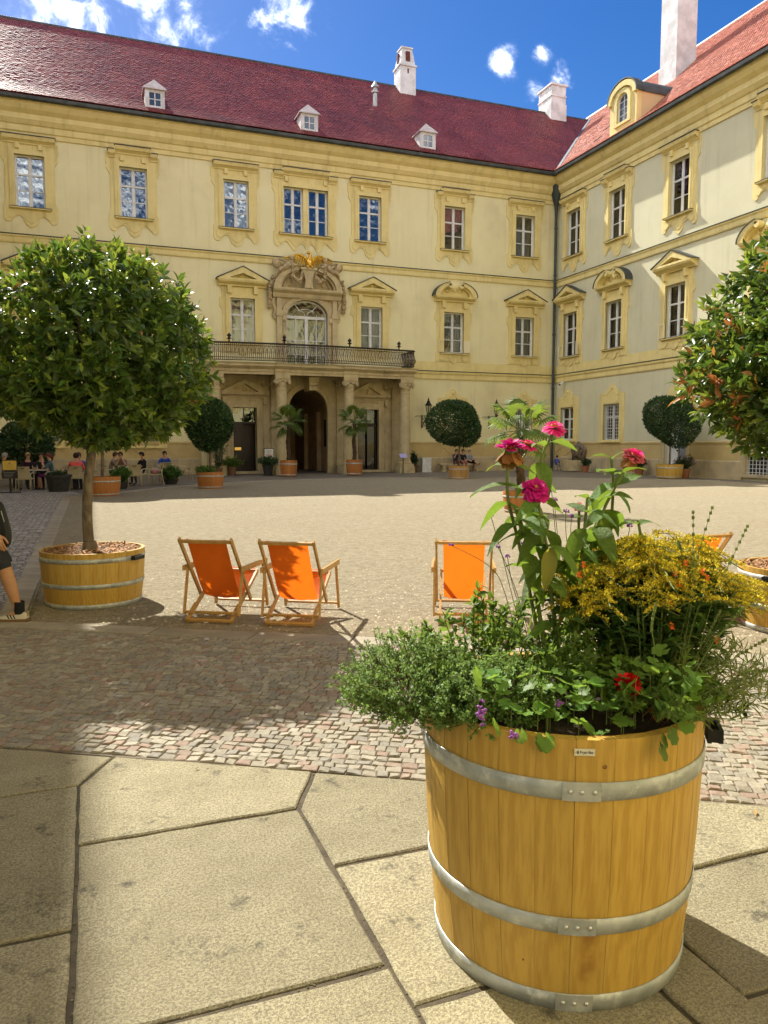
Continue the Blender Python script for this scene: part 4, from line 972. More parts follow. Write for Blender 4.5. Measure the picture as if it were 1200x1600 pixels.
def dormer(roof, x, w=.98, hgt=1.05, y=-.30):
    mb = MB(); z0 = roof_z(y)-.02; z1 = z0+hgt; hw = w/2; back = y + hgt/KROOF + .3
    fw_ = .16
    mb.prism([rect(x-hw, x+hw, z0-.05, z1), rect(x-hw+fw_, x+hw-fw_, z0+.16, z1-.14)], y, y+.12)
    for s in (-1, 1):
        X = x+s*hw; mb.box(min(X, X-s*.06), max(X, X-s*.06), y+.12, back, z0-.4, z1)
    o = mb.build('dormer', 'white_wash', roof)
    r_ = MB(); ov = .10; ap = z1+.58
    r_.add([(x-hw-ov,y-ov,z1),(x+hw+ov,y-ov,z1),(x+hw+ov,back,z1),(x-hw-ov,back,z1),(x,y+.32,ap),(x,back+.6,ap), (x-hw-ov,y-ov,z1-.05),(x+hw+ov,y-ov,z1-.05),(x+hw+ov,back,z1-.05),(x-hw-ov,back,z1-.05)],
           [(0,1,4),(1,2,5,4),(3,0,4,5),(0,6,7,1),(1,7,8,2),(0,3,9,6),(6,9,8,7)])
    r_.build('dormer_roof', 'dormer_cap', roof)
    f = MB(); iw = hw-fw_
    f.box(x-.025, x+.025, y+.03, y+.08, z0+.16, z1-.14); zc = (z0+z1)/2+.01; f.box(x-iw, x+iw, y+.035, y+.075, zc-.02, zc+.02)
    f.prism([rect(x-iw, x+iw, z0+.16, z1-.14), rect(x-iw+.05, x+iw-.05, z0+.21, z1-.19)], y+.02, y+.09); f.build('window', 'white_paint', roof)
    p = MB(); p.box(x-iw, x+iw, y+.05, y+.06, z0+.16, z1-.14); p.build('pane', 'dormer_glass', roof)
    return o



# ---- main wing (faces the camera) ------------------------------------------------
main = thing('palace_wing', 'long cream palace wing with balcony portico and dark red tiled roof facing the court', 'building', (0, 43, 0), 0)
WT, HT, ZT = 1.37, 2.50, 13.33
WM, HM, ZM = 1.34, 2.42, 7.18
CX = 11.63
top_u = [(-2.42, 0), (2.46, 1), (7.74, 0), (15.45, 0), (20.86, 1), (25.73, 0)]
mid_u = [(-2.42, 'tri'), (2.46, 'arc'), (8.0, 'tri'), (15.52, 'tri'), (20.84, 'arc'), (25.77, 'tri')]
holes = [(u-WT/2, u+WT/2, ZT, ZT+HT) for u, _ in top_u] + [(CX-1.28, CX+1.28, ZT, ZT+HT)] + [(u-WM/2, u+WM/2, ZM, ZM+HM) for u, _ in mid_u]
holes += [(CX-1.25, CX+1.25, 6.0, 9.75)]
gnd_u = [(-2.2, 1.50, 1.55, 2.05), (2.66, 1.50, 1.55, 2.05), (20.85, 1.2, 1.95, 1.9), (25.85, 1.2, 1.95, 1.9)]
holes += [(u-w/2, u+w/2, z, z+h) for u, w, z, h in gnd_u]
door_holes = [(CX-1.6, CX+1.6, 0, 5.0), (CX-3.7-.75, CX-3.7+.75, 0, 3.7), (CX+3.7-.75, CX+3.7+.75, 0, 3.7)]
wing_shell(main, -5.9, 28.1, holes+door_holes, 'plaster')
roofA = roof_part(main, -13.0, 37.0, 8.2); roof_tiles(roofA, -7.0, 36.5, 8.2, 'tile_red', 1)
curt = ['curtain', None, 'curtain_dark', None, 'curtain_dark', 'curtain']
for i, (u, st) in enumerate(top_u):
    window(main, u, ZT, WT, HT, surround_top(WT, HT, st), curtain=[None, None, 'curtain', None, 'curtain_dark', None][i])
window(main, CX, ZT, 2.56, HT, surround_top(2.56, HT, 1, True), twin=True, label='pair of windows in one wide stepped surround above the balcony')
mbx = MB(); mbx.box(CX-.14, CX+.14, -.02, .25, ZT, ZT+HT); mbx.build('pier', 'trim', main)
for i, (u, k) in enumerate(mid_u):
    window(main, u, ZM, WM, HM, surround_mid(WM, HM, k), curtain=['curtain', 'curtain', 'curtain', 'curtain', 'curtain_dark', 'curtain_dark'][i], glass='glass_dim')
for i, (u, w, z, h) in enumerate(gnd_u):
    if i == 2: continue
    window(main, u, z, w, h, surround_ground(w, h), grille=(5, 7) if i < 2 else (4, 6), curtain='curtain' if i < 2 else 'curtain_dark', glass='glass_dim')
bw = MB(); bw.box(20.85-.6, 20.85+.6, .02, .3, 1.95, 3.85); bw.build('blind_window', 'plaster', main)
o = empty('window', main, (20.85, 0, 1.95)); obj('surround', surround_ground(1.2, 1.9), o); o['label'] = 'blind window panel behind the clipped tree'
def low_bands(wing, x0, x1, gaps=()):
    spans = []; a = x0
    for g0, g1 in sorted(gaps): spans.append((a, g0)); a = g1
    spans.append((a, x1))
    for s0, s1 in spans:
        b = MB(); bl = MB()
        b.mould(s0, s1, [(0,5.56),(-.05,5.56),(-.07,5.62),(-.07,5.84),(-.13,5.92),(-.14,6.02),(0,6.04)]); bl.box(s0, s1, -.17, 0, 6.042, 6.07)
        b.build('string_course', 'trim', wing); bl.build('flashing', 'lead', wing)
        b = MB(); b.box(s0, s1, -.022, 0, 6.08, 6.62); b.build('apron_band', 'trim', wing)
def dado(wing, x0, x1, gaps=()):
    spans = []; a = x0
    for g0, g1 in sorted(gaps): spans.append((a, g0)); a = g1
    spans.append((a, x1))
    for s0, s1 in spans:
        b = MB(); p = MB(); b.mould(s0, s1, [(0,1.62),(-.03,1.62),(-.05,1.68),(-.05,1.74),(0,1.78)]); b.box(s0, s1, -.018, 0, .86, 1.62)
        p.mould(s0, s1, [(0,-.1),(-.09,-.1),(-.09,.80),(-.05,.86),(0,.86)])
        b.build('dado', 'dado_yellow', wing); p.build('plinth', 'plinth', wing)
low_bands(main, -5.9, 28.1, [(CX-6.1, CX+6.1)]); dado(main, -5.9, 28.1, [(CX-6.0, CX+6.0)])
def scroll_panel(wing, us, z=1.25):
    mb = MB()
    for u in us:
        for s in (-1, 1):
            mb.tube(catmull([(u+s*a, -.03, z+b) for a, b in ((1.1, .0), (.85, .02), (.70, .16), (.52, .14), (.42, -.06), (.22, -.10), (.0, -.22))], 4), .018, 5)
    mb.build('scroll_relief', 'dado_yellow', wing)
scroll_panel(main, [-2.2, 2.66, 20.85, 25.85])
for x in (3.62, 11.82, 18.98): dormer(roofA, x)
chimney(roofA, 20.5, 7.0, 1.12, 1.12, 28.0, style='slim', label='slim white chimney with slotted tapering top')
chimney(roofA, 32.3, 7.4, 1.2, 1.7, 27.5, label='squat white chimney next to the roof valley')
v = MB(); vx, vy = 17.3, 4.1; vz = roof_z(vy)
v.lathe([(.13, -.2), (.13, .75), (.2, .78), (.2, .9), (.14, .95), (.14, 1.05), (.26, 1.1), (.2, 1.22), (.1, 1.34), (.05, 1.5), (0, 1.52)], 12, (vx, vy, vz)); v.build('vent_pipe', 'zinc', roofA, smooth=True)
# open casement boards at low windows
def casement_boards(wing, u, z):
    for s in (-1, 1):
        mb = MB(); mb.prism([rect(-.20, .20, 0, .72)] + ([rect(-.15, .15, .05, .67)] if s < 0 else []), -.03, 0)
        mb.build('shutter', 'cream_board', wing, loc=(u+s*.87, -.17, z+.02), rot=(0, 0, R(s*-14)))
casement_boards(main, 20.84, ZM)

# ---- side wing on the right -------------------------------------------------------
side = thing('palace_wing', 'cream palace wing on the right, partly sunlit, with arched dormer and tall chimney', 'building', (28.1, 0, 0), R(-90))
s_top = [(-41.1, 0), (-36.9, 1), (-32.0, 0), (-26.1, 1), (-20.4, 0), (-15, 1)]
s_mid = [(-41.2, 'tri'), (-36.95, 'arc'), (-32.0, 'tri'), (-26.3, 'arc'), (-20.4, 'tri'), (-15, 'arc')]
s_gnd = [(-41.4, 1.4, 1.92, 2.03), (-37.0, 1.45, 1.87, 2.08), (-26.4, 1.45, 1.9, 2.05), (-20.4, 1.45, 1.9, 2.05)]
WTB, HTB, ZTB = 1.45, 2.72, 13.2
sholes = [(u-WTB/2, u+WTB/2, ZTB, ZTB+HTB) for u, _ in s_top] + [(u-.72, u+.72, 7.1, 9.75) for u, _ in s_mid] + [(u-w/2, u+w/2, z, z+h) for u, w, z, h in s_gnd]
sdoor = (-32.5, -30.9, 0, 3.3); vent_hole = (-27.1, -25.3, .25, 1.15)
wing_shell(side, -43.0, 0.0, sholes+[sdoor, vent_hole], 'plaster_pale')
roofB = roof_part(side, -52.0, 4.0, 9.2, 'roof_tiles_sunlit'); roof_tiles(roofB, -51.0, -16.0, 9.2, 'tile_sunlit', 2)
for i, (u, st) in enumerate(s_top): window(side, u, ZTB, WTB, HTB, surround_top(WTB, HTB, st), curtain='curtain_dark' if i != 2 else 'curtain', glass='glass_dim')
for i, (u, k) in enumerate(s_mid): window(side, u, 7.1, 1.44, 2.65, surround_mid(1.44, 2.65, k), curtain='curtain_dark' if i != 2 else 'curtain', glass='glass_dim')
for i, (u, w, z, h) in enumerate(s_gnd): window(side, u, z, w, h, surround_ground(w, h), grille=(7, 11) if i else None, glass='glass_dim', curtain='curtain_dark')
low_bands(side, -43.0, 0.0); dado(side, -43.0, 0.0, [(-32.75, -30.65), (-27.3, -25.1)])
scroll_panel(side, [-41.4])
casement_boards(side, -41.2, 7.1); casement_boards(side, -32.0, 7.1)
# its door and grated cellar opening
d = empty('door', side, (-31.7, 0, 0)); d['label'] = 'grey panelled door behind the clipped tree, with stone frame'
q = MB(); q.prism([rect(-1.05, 1.05, 0, 3.6), rect(-.8, .8, -.01, 3.3)], -.10, 0); q.build('frame', 'stone', d)
q = MB(); q.box(-.8, .05, .16, .22, 0, 3.3)
for z0, z1 in ((.2, 1.2), (1.4, 3.0)): q.prism([rect(-.70, -.05, z0, z1), rect(-.64, -.11, z0+.06, z1-.06)], .14, .165)
q.build('leaf', 'white_paint', d)
q = MB(); q.box(.05, .8, .16, .22, 0, 3.3); q.box(.05, .09, .10, .165, 0, 3.3); q.build('leaf', 'door_grey', d)
q = MB(); q.sphere((-.02, .10, 1.3), .05, 8, 6); q.build('handle', 'iron', d)
su = MB(); half = [(1.2, 3.4), (1.2, 4.0), (.75, 4.1), (.6, 4.5), (.35, 4.62), (.25, 4.9), (0, 5.02)]
c_ = [(p.x, p.y) for p in catmull([(a, b, 0) for a, b in half], 4)]; su.prism([c_ + [(-a, b) for a, b in reversed(c_[:-1])]], -.035, 0); su.build('surround', 'trim', d)
ce = empty('cellar_grate', side, (-26.2, 0, .25)); q = MB(); q.prism([rect(-1.15, 1.15, -.14, 1.05), rect(-.9, .9, 0, .9)], -.12, 0); q.build('frame', 'plinth', ce)
q = MB(); q.box(-.9, .9, .2, .24, 0, .9); q.build('panel', 'grate_dark', ce)
obj('grille', grille_mesh(1.8, .9, 9, 5, .06, .022), ce).data.materials[0] = M['white_paint']
# arched dormer, chimney, snow hooks
dr = MB(); dw, dz = 1.12, roof_z(-.62)-.02
A_ = arch(-dw, dw, dz-.1, dz+1.75, 12, .85); B_ = arch(-.45, .45, dz+.55, dz+1.65, 10, .40)
dr.prism([A_, B_], -.62, -.3)
dr.prism([arch(-.68, .68, dz+.42, dz+1.7, 10, .58), B_], -.70, -.6)
ob = dr.build('dormer', 'trim', roofB, loc=(-35.9, 0, 0)); ob['label'] = 'big yellow arched dormer at the eaves'
bk = MB(); prof = [(x, z) for x, z in arch(-dw+.02, dw-.02, dz-.1, dz+1.72, 12, .85)]
n = len(prof); bk.add([(x, -.30, z) for x, z in prof]+[(x, 2.9, z) for x, z in prof], [(i, i+1, n+i+1, n+i) for i in range(n-1)]); bk.build('dormer_side', 'plaster_warm', ob)
cp = MB(); N_ = 14
for y0, y1, e in ((-.78, -.28, .14), (-.28, 2.9, .06)):
    o1 = [((dw+e)*math.cos(PI*i/N_), dz+1.75+(.85+e)*math.sin(PI*i/N_)) for i in range(N_+1)]; i1 = [((dw+e-.05)*math.cos(PI*i/N_), dz+1.75+(.80+e)*math.sin(PI*i/N_)) for i in range(N_, -1, -1)]
    cp.prism([o1+i1], y0, y1, back=True)
cp.build('dormer_roof', 'lead', ob)
md = MB(); o1 = [((dw+.10)*math.cos(PI*i/N_), dz+1.72+(.85+.06)*math.sin(PI*i/N_)) for i in range(N_+1)]; i1 = [((dw-.18)*math.cos(PI*i/N_), dz+1.72+(.62)*math.sin(PI*i/N_)) for i in range(N_, -1, -1)]
md.prism([o1+i1], -.76, -.61); md.build('moulding', 'trim', ob)
fw_ = MB(); fw_.prism([arch(-.45,.45,dz+.55,dz+1.65,10,.40), arch(-.38,.38,dz+.62,dz+1.63,10,.34)], -.56, -.48); fw_.box(-.02,.02,-.55,-.49,dz+.6,dz+2.0)
for z in (.95, 1.3, 1.65): fw_.box(-.4,.4,-.54,-.5,dz+z-.015,dz+z+.015)
fw_.build('window', 'white_paint', ob); pn = MB(); pn.prism([arch(-.45,.45,dz+.55,dz+1.65,10,.40)], -.52, -.51); pn.build('pane', 'dormer_glass', ob)
chimney(roofB, -37.5, 4.35, 1.35, 1.4, 28.7, label='tall white chimney with moulded cap on the right roof')
for x, y in ((-40.2, .6), (-38.6, 1.2), (-40.9, 1.8)):
    h_ = MB(); h_.bar((x, y, roof_z(y)+.03), (x+.5, y+.25, roof_z(y+.25)+.06), .05, .05); h_.build('snow_guard', 'lead', roofB)
vl = MB(); a = Vector((-42.25, -.85, EAVE+.03)); 
for k in range(24):
    s0, s1 = k*.34, (k+1)*.34; 
    vl.add([(-42.2-s0-.22, -.80+s0, roof_z(-.80+s0)+.09), (-42.2-s0+.22, -.80+s0+.10, roof_z(-.80+s0)+.16), (-42.2-s1+.22, -.80+s1+.10, roof_z(-.80+s1)+.16), (-42.2-s1-.22, -.80+s1, roof_z(-.80+s1)+.09)], [(0,1,2,3)])
vl.build('valley_flashing', 'valley_lead', roofB)

# ---- west wing and gate wing close the court (left of and behind the camera) ------
def plain_wing(name, label, loc, rz, x0, x1, us):
    w = thing(name, label, 'building', loc, rz)
    hs = [(u-WT/2, u+WT/2, ZT, ZT+HT) for u in us] + [(u-WM/2, u+WM/2, ZM, ZM+HM) for u in us]
    wing_shell(w, x0, x1, hs, 'plaster'); roof_part(w, x0-6, x1+6, 8.2); low_bands(w, x0, x1); dado(w, x0, x1)
    for i, u in enumerate(us):
        o = empty('window', w, (u, 0, ZT)); obj('surround', surround_top(WT, HT, i % 2), o); obj('frame', frame_mesh(WT, HT), o)
        for c, pu, pv in pane_meshes(WT, HT): obj('pane', pane_mesh(pu, pv, 'glass'), o, c)
        o = empty('window', w, (u, 0, ZM)); obj('surround', surround_mid(WM, HM, ('tri', 'arc')[i % 2]), o); obj('frame', frame_mesh(WM, HM), o)
        for c, pu, pv in pane_meshes(WM, HM): obj('pane', pane_mesh(pu, pv, 'glass'), o, c)
    return w
plain_wing('palace_wing', 'cream palace wing bounding the court on the left, beyond the café', (-5.55, 0, 0), R(90), 0.0, 43.0, [5, 11, 17, 23, 29, 35, 40])
plain_wing('palace_wing', 'cream gate wing closing the court behind the viewer', (0, -3.6, 0), R(180), -28.1, 5.9, [-25, -20, -15, -10, -5, 0])

# ---- downpipe in the corner --------------------------------------------------------
dp = thing('downpipe', 'dark green downpipe with funnel hopper in the corner between the two wings', 'downpipe', (27.86, 42.76, 0))
q = MB(); q.tube([(0,0,.1), (0,0,16.6)], .085, 10); q.build('pipe', 'pipe_green', dp, smooth=True)
q = MB(); q.lathe([(.09, 16.3), (.12, 16.6), (.18, 16.75), (.34, 17.25), (.38, 17.75), (.36, 18.0), (.0, 18.0)], 14); q.build('hopper', 'pipe_green', dp, smooth=True)
for z in (2.2, 5.2, 8.6, 12.3, 15.2):
    q = MB(); q.lathe([(.085, z-.05), (.11, z-.05), (.11, z+.05), (.085, z+.05)], 10); q.build('bracket', 'lead', dp)


# ------------------------------------------------------------------ portico with balcony
port = thing('portico', 'tan stone portico with four columns carrying a bowed balcony with wrought iron railing', 'portico', (CX, 43, 0))
def sweep_plan(mb, path, prof, mi=None):
    """path: plan points (x,y), outward on the left-hand side when walking; prof: (offset outward, z)"""
    k = len(prof); n = len(path); vs = []
    for i, p in enumerate(path):
        p = Vector(p); a = Vector(path[max(i-1,0)]); b = Vector(path[min(i+1,n-1)])
        d0 = (p-a).normalized() if i > 0 else (b-p).normalized(); d1 = (b-p).normalized() if i < n-1 else d0
        n0 = Vector((d0.y, -d0.x)); n1 = Vector((d1.y, -d1.x)); bs = n0+n1; bs = bs*(2/max(bs.length_squared, .2)) if bs.length > 1e-6 else n0
        for o, z in prof: q = p + bs*o; vs.append((q.x, q.y, z))
    mb.add(vs, [(i*k+j, (i+1)*k+j, (i+1)*k+j+1, i*k+j+1) for i in range(n-1) for j in range(k-1)], mi)
BW = 5.75
def bal_y(u): return -1.75 - .40*(1-(u/BW)**2)
plan = [(-BW, .0), (-BW, bal_y(BW))] + [(u, bal_y(u)) for u in np.linspace(-BW, BW, 25)[1:-1]] + [(BW, bal_y(BW)), (BW, .0)]
mb = MB(); sweep_plan(mb, plan, [(-.32,5.34),(.02,5.34),(.02,5.46),(.06,5.48),(.06,5.60),(.10,5.63),(.22,5.72),(.26,5.76),(.26,5.84),(.32,5.93),(-.2,5.97)])
# slab top and soffit
cols_u = [(-5.42), (-1.92), (1.92), (5.42)]
top = [(u, bal_y(u)) for u in np.linspace(-BW, BW, 25)]
mb.add([(u, y-.1, 5.962) for u, y in top] + [(u, .0, 5.962) for u, y in top], [(i, i+1, 25+i+1, 25+i) for i in range(24)])
mb.add([(u, y+.1, 5.44) for u, y in top] + [(u, .0, 5.44) for u, y in top], [(i+1, i, 25+i, 25+i+1) for i in range(24)])
mb.build('entablature', 'stone', port)
for u in cols_u:      # blocks where the entablature breaks forward over each column
    q = MB(); y = bal_y(u)
    q.mould(u-.42, u+.42, [(y+.2,5.30),(y-.10,5.30),(y-.10,5.47),(y-.14,5.50),(y-.14,5.62),(y-.30,5.74),(y-.34,5.77),(y-.34,5.85),(y-.39,5.93),(y+.2,5.95)]); q.build('entablature_block', 'stone', port)
for u in cols_u:
    y = bal_y(u)+.30; c = empty('column', port, (u, y, 0))
    q = MB(); q.box(-.46,.46,-.46,.46,-.1,.32); q.box(-.41,.41,-.41,.41,.32,.50); q.lathe([(.41,.50),(.43,.55),(.41,.61),(.36,.64),(.38,.70),(.34,.74)], 24); q.build('base', 'stone', c, smooth=True)
    q = MB(); q.lathe([(.335,.72),(.335,1.8),(.325,3.0),(.29,4.50),(.31,4.52),(.31,4.58),(.285,4.60),(.285,4.72)], 24); q.build('shaft', 'stone', c, smooth=True)
    q = MB(); q.lathe([(.285,4.70),(.33,4.80),(.34,4.92),(.30,4.98)], 20); q.box(-.40,.40,-.40,.40,5.14,5.30); q.box(-.34,.34,-.34,.34,4.96,5.15)
    for sx in (-1, 1):
        for sy in (-1, 1): 
            q.lathe([(0,-.09),(.14,-.09),(.16,-.05),(.16,.05),(.14,.09),(0,.09)], 12)
            k0 = len(q.v)-72
            for i in range(k0, len(q.v)):
                x, yy, z = q.v[i]; q.v[i] = (sx*.36 + z*.7*sx, sy*.36 + z*.7*-sy, 4.98 + yy) if False else (sx*.36 + x*.72, sy*.36 + x*.72*sx*sy*-1 + z, 4.98 + yy)
    for a in range(4):
        q.sphere((.0+.30*math.cos(a*PI/2), .30*math.sin(a*PI/2), 5.06), (.12,.12,.09), 8, 5)
    q.build('capital', 'stone', c, smooth=True)
# stone front behind the columns with arch and two door openings
AR = arch(-1.13, 1.13, -.09, 3.62, 16, 1.16)
DO = [rect(s*3.62-.66, s*3.62+.66, -.09, 3.66) for s in (-1, 1)]
q = MB(); q.prism([rect(-5.70, 5.70, -.1, 5.44), AR, *DO], -.14, .0); q.prism([AR], -.02, 0) if False else None
q.build('front_wall', 'stone', port)
for s in (-1, 1):
    for u in (s*1.92, s*5.35, s*2.45, s*4.85):
        q = MB(); w = .27 if abs(u) in (1.92, 5.35) else .17; pr = .30 if w > .2 else .20
        q.box(u-w, u+w, -pr, -.14, .0, .62); q.box(u-w+.04, u+w-.04, -pr+.04, -.14, .62, 4.66); q.box(u-w-.02, u+w+.02, -pr-.03, -.14, 4.66, 4.78)
        for e in (-1, 1): q.sphere((u+e*w*.8, -pr-.02, 4.98), (.13,.10,.15), 8, 6)
        q.box(u-w-.04, u+w+.04, -pr-.06, -.14, 5.12, 5.32); q.box(u-w+.06, u+w-.06, -pr, -.14, 4.78, 5.12)
        q.build('pilaster', 'stone', port)
# archivolt, keystone, imposts
q = MB()
oa = [(1.45*math.cos(PI*i/20), 3.62+1.48*math.sin(PI*i/20)) for i in range(21)]; ia = [(1.135*math.cos(PI*i/20), 3.62+1.165*math.sin(PI*i/20)) for i in range(20,-1,-1)]
q.prism([oa+ia], -.24, -.14); oa2 = [(1.45*math.cos(PI*i/20), 3.62+1.48*math.sin(PI*i/20)) for i in range(21)]; ia2 = [(1.33*math.cos(PI*i/20), 3.62+1.36*math.sin(PI*i/20)) for i in range(20,-1,-1)]
q.prism([oa2+ia2], -.29, -.235)
for s in (-1, 1): q.box(min(s*1.14,s*1.44), max(s*1.14,s*1.44), -.26, -.14, 0, 3.50); q.box(min(s*1.12,s*1.50), max(s*1.12,s*1.50), -.30, -.14, 3.50, 3.64)
q.build('archivolt', 'stone', port)
q = MB(); q.prism([[(-.20,4.62),(.20,4.62),(.27,5.34),(-.27,5.34)]], -1.30, -.14); q.prism([[(-.28,5.06),(.28,5.06),(.30,5.34),(-.30,5.34)]], -1.55, -1.29); q.tube([(-.24,-1.34,4.98),(.24,-1.34,4.98)], .13, 10); q.build('keystone', 'stone', port)
# passage behind the arch
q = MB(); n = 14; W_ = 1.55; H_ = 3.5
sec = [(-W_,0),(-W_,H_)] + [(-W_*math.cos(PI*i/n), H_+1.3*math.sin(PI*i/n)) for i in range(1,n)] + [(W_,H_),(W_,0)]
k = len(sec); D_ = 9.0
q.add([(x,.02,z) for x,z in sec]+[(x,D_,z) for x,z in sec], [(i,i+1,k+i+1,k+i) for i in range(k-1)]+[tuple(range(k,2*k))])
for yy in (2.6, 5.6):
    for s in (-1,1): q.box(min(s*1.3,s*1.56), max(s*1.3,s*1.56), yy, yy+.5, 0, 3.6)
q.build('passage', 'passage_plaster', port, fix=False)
q = MB(); q.box(1.50,1.56,1.1,1.75,1.5,3.1); q.box(-.9,.9,D_-.12,D_-.02,0,3.4); q.build('passage_window', 'interior', port)
# doors with pedimented frames
for s in (-1, 1):
    u = s*3.62; dn = empty('door', port, (u, 0, 0)); dn['label'] = 'dark wooden left door with brass plate and glazed top light' if s < 0 else 'dark glazed right door with top light under a pediment'
    q = MB(); q.prism([rect(-.98,.98,0,3.98), rect(-.66,.66,-.01,3.66)], -.24, -.14); q.prism([rect(-.80,.80,0,3.80), rect(-.66,.66,-.01,3.66)], -.28, -.235)
    q.prism([[(-1.06,3.98),(-1.06,4.22),(1.06,4.22),(1.06,3.98),(.62,3.98),(.62,4.08),(-.62,4.08),(-.62,3.98)]], -.20, -.14)
    pw = 1.36; zb = 4.24; ap = 5.22
    q.mould(-pw+.05, pw-.05, [(-.14,zb-.04),(-.26,zb-.04),(-.30,zb+.04),(-.46,zb+.12),(-.48,zb+.20),(-.14,zb+.20)])
    q.prism([[(-pw,zb+.20),(pw,zb+.20),(pw,zb+.26),(0,ap),(-pw,zb+.26)], [(-pw+.62,zb+.27),(0,ap-.26),(pw-.62,zb+.27)]], -.50, -.14)
    q.prism([[(-pw+.55,zb+.24),(pw-.55,zb+.24),(0,ap-.22)]], -.22, -.14); q.sphere((0,-.24,zb+.42), (.13,.08,.15), 8, 6)
    for e in (-1,1): q.box(e*1.12-.10, e*1.12+.10, -.40, -.14, 3.86, 4.20)
    q.build('frame', 'stone', dn)
    y = .12
    q = MB(); q.box(-.66,.66,y,y+.08,2.78,2.88); q.box(-.03,.03,y,y+.06,2.88,3.66); q.build('transom', 'door_wood', dn)
    for e in (-1,1): 
        q = MB(); q.box(min(e*.03,e*.66), max(e*.03,e*.66), y+.02, y+.03, 2.88, 3.66); q.build('pane', 'glass', dn)
    if s < 0:
        q = MB(); q.box(-.66,-.04,y,y+.07,0,2.78)
        for z0,z1 in ((.2,1.0),(1.25,2.55)): q.prism([rect(-.58,-.12,z0,z1), rect(-.52,-.18,z0+.06,z1-.06)], y-.025, y)
        q.build('leaf', 'door_wood', dn)
        q = MB(); q.box(.0,.66,y+.5,y+.56,0,2.78); q.build('leaf', 'door_wood', dn)
        q = MB(); q.box(-.54,-.18,y-.045,y-.028,1.30,1.46); q.build('plate', 'brass', dn)
    else:
        q = MB()
        for a in (-.66,-.05): q.prism([rect(a,a+.71,0,2.78), rect(a+.10,a+.61,.25,2.66)], y, y+.07)
        q.build('leaf', 'door_wood', dn)
        for a in (-.66,-.05):
            q = MB(); q.box(a+.10,a+.61,y+.03,y+.04,.25,2.66); q.build('pane', 'glass_door', dn)
        q = MB(); q.box(-.3,.0,y+.5,y+.52,.1,2.6); q.build('curtain', 'curtain_dark', dn)
    q = MB(); q.add([(-1.2,.22,-.05),(1.2,.22,-.05),(1.2,.22,3.9),(-1.2,.22,3.9),(-1.2,2.2,-.05),(1.2,2.2,-.05),(1.2,2.2,3.9),(-1.2,2.2,3.9)], [(4,5,6,7),(0,1,5,4),(1,2,6,5),(2,3,7,6),(3,0,4,7)]); q.build('hall', 'interior', dn, fix=False)
    q = MB(); q.box(-1.0,1.0,-.62,-.13,0,.13); q.build('step', 'stone', dn)
# railing: bellied bars between rails, pine-cone finials
rail = [(-BW-.08, -.02), (-BW-.08, bal_y(BW)-.12)] + [(u, bal_y(u)-.14) for u in np.linspace(-BW, BW, 25)[1:-1]] + [(BW+.08, bal_y(BW)-.12), (BW+.08, -.02)]
def along(path, step):
    out = []; acc = 0
    for a, b in zip(path[:-1], path[1:]):
        a = Vector(a); b = Vector(b); d = b-a; L_ = d.length; d.normalize(); s = acc
        while s < L_: out.append((a+d*s, Vector((d.y, -d.x)))); s += step
        acc = s - L_
    return out
ri = empty('railing', port)
q = MB(); sweep_plan(q, rail, [(-.05,6.90),(.05,6.90),(.06,6.94),(.0,6.99),(-.06,6.94),(-.05,6.90)]); q.build('handrail', 'iron', ri)
q = MB(); sweep_plan(q, rail, [(-.02,6.03),(.02,6.03),(.02,6.07),(-.02,6.07),(-.02,6.03)]); sweep_plan(q, rail, [(-.015,6.17),(.02,6.17),(.02,6.20),(-.015,6.20),(-.015,6.17)]); sweep_plan(q, rail, [(-.015,6.80),(.015,6.80),(.015,6.83),(-.015,6.83),(-.015,6.80)])
q.build('rail', 'iron', ri)
bars = MB(); orn = MB()
for i, (p, nn) in enumerate(along(rail, .105)):
    tgt = bars if i % 2 else orn
    pr = [(.0,6.04),(.015,6.18),(.13,6.30),(.15,6.40),(.06,6.60),(.0,6.75),(.0,6.90)]
    pts = [(p.x+nn.x*o, p.y+nn.y*o, z) for o, z in pr]
    tgt.tube(pts, .016 if i % 2 else .019, 4, cap=False)
    if i % 2 == 0:
        t = Vector((-nn.y, nn.x))
        for e in (-1, 1):
            orn.tube([(p.x+nn.x*.10+t.x*e*.0, p.y+nn.y*.10+t.y*e*.0, 6.48), (p.x+nn.x*.10+t.x*e*.06, p.y+nn.y*.10+t.y*e*.06, 6.42), (p.x+nn.x*.03+t.x*e*.07, p.y+nn.y*.03+t.y*e*.07, 6.62), (p.x+t.x*e*.035, p.y+t.y*e*.035, 6.79)], .012, 4, cap=False)
        orn.lathe([(0,-.03),(.035,-.01),(.035,.01),(0,.03)], 6, (p.x+nn.x*.02, p.y+nn.y*.02, 6.12))
    else:
        orn.lathe([(0,-.03),(.03,-.01),(.03,.01),(0,.03)], 6, (p.x+nn.x*.0, p.y+nn.y*.0, 6.865))
tag(bars.build('bars', 'iron', ri, fix=False), kind='stuff'); tag(orn.build('scrollwork', 'iron_worn', ri, fix=False), kind='stuff')
for u in (-4.72, -1.83, 1.83, 4.85):
    q = MB(); q.lathe([(.03,0),(.05,.03),(.02,.07),(.06,.12),(.14,.16),(.06,.20),(.05,.24),(.11,.28),(.10,.34),(.05,.40),(.0,.45)], 10, (u, bal_y(u)-.14, 6.99)); q.build('finial', 'iron', ri)
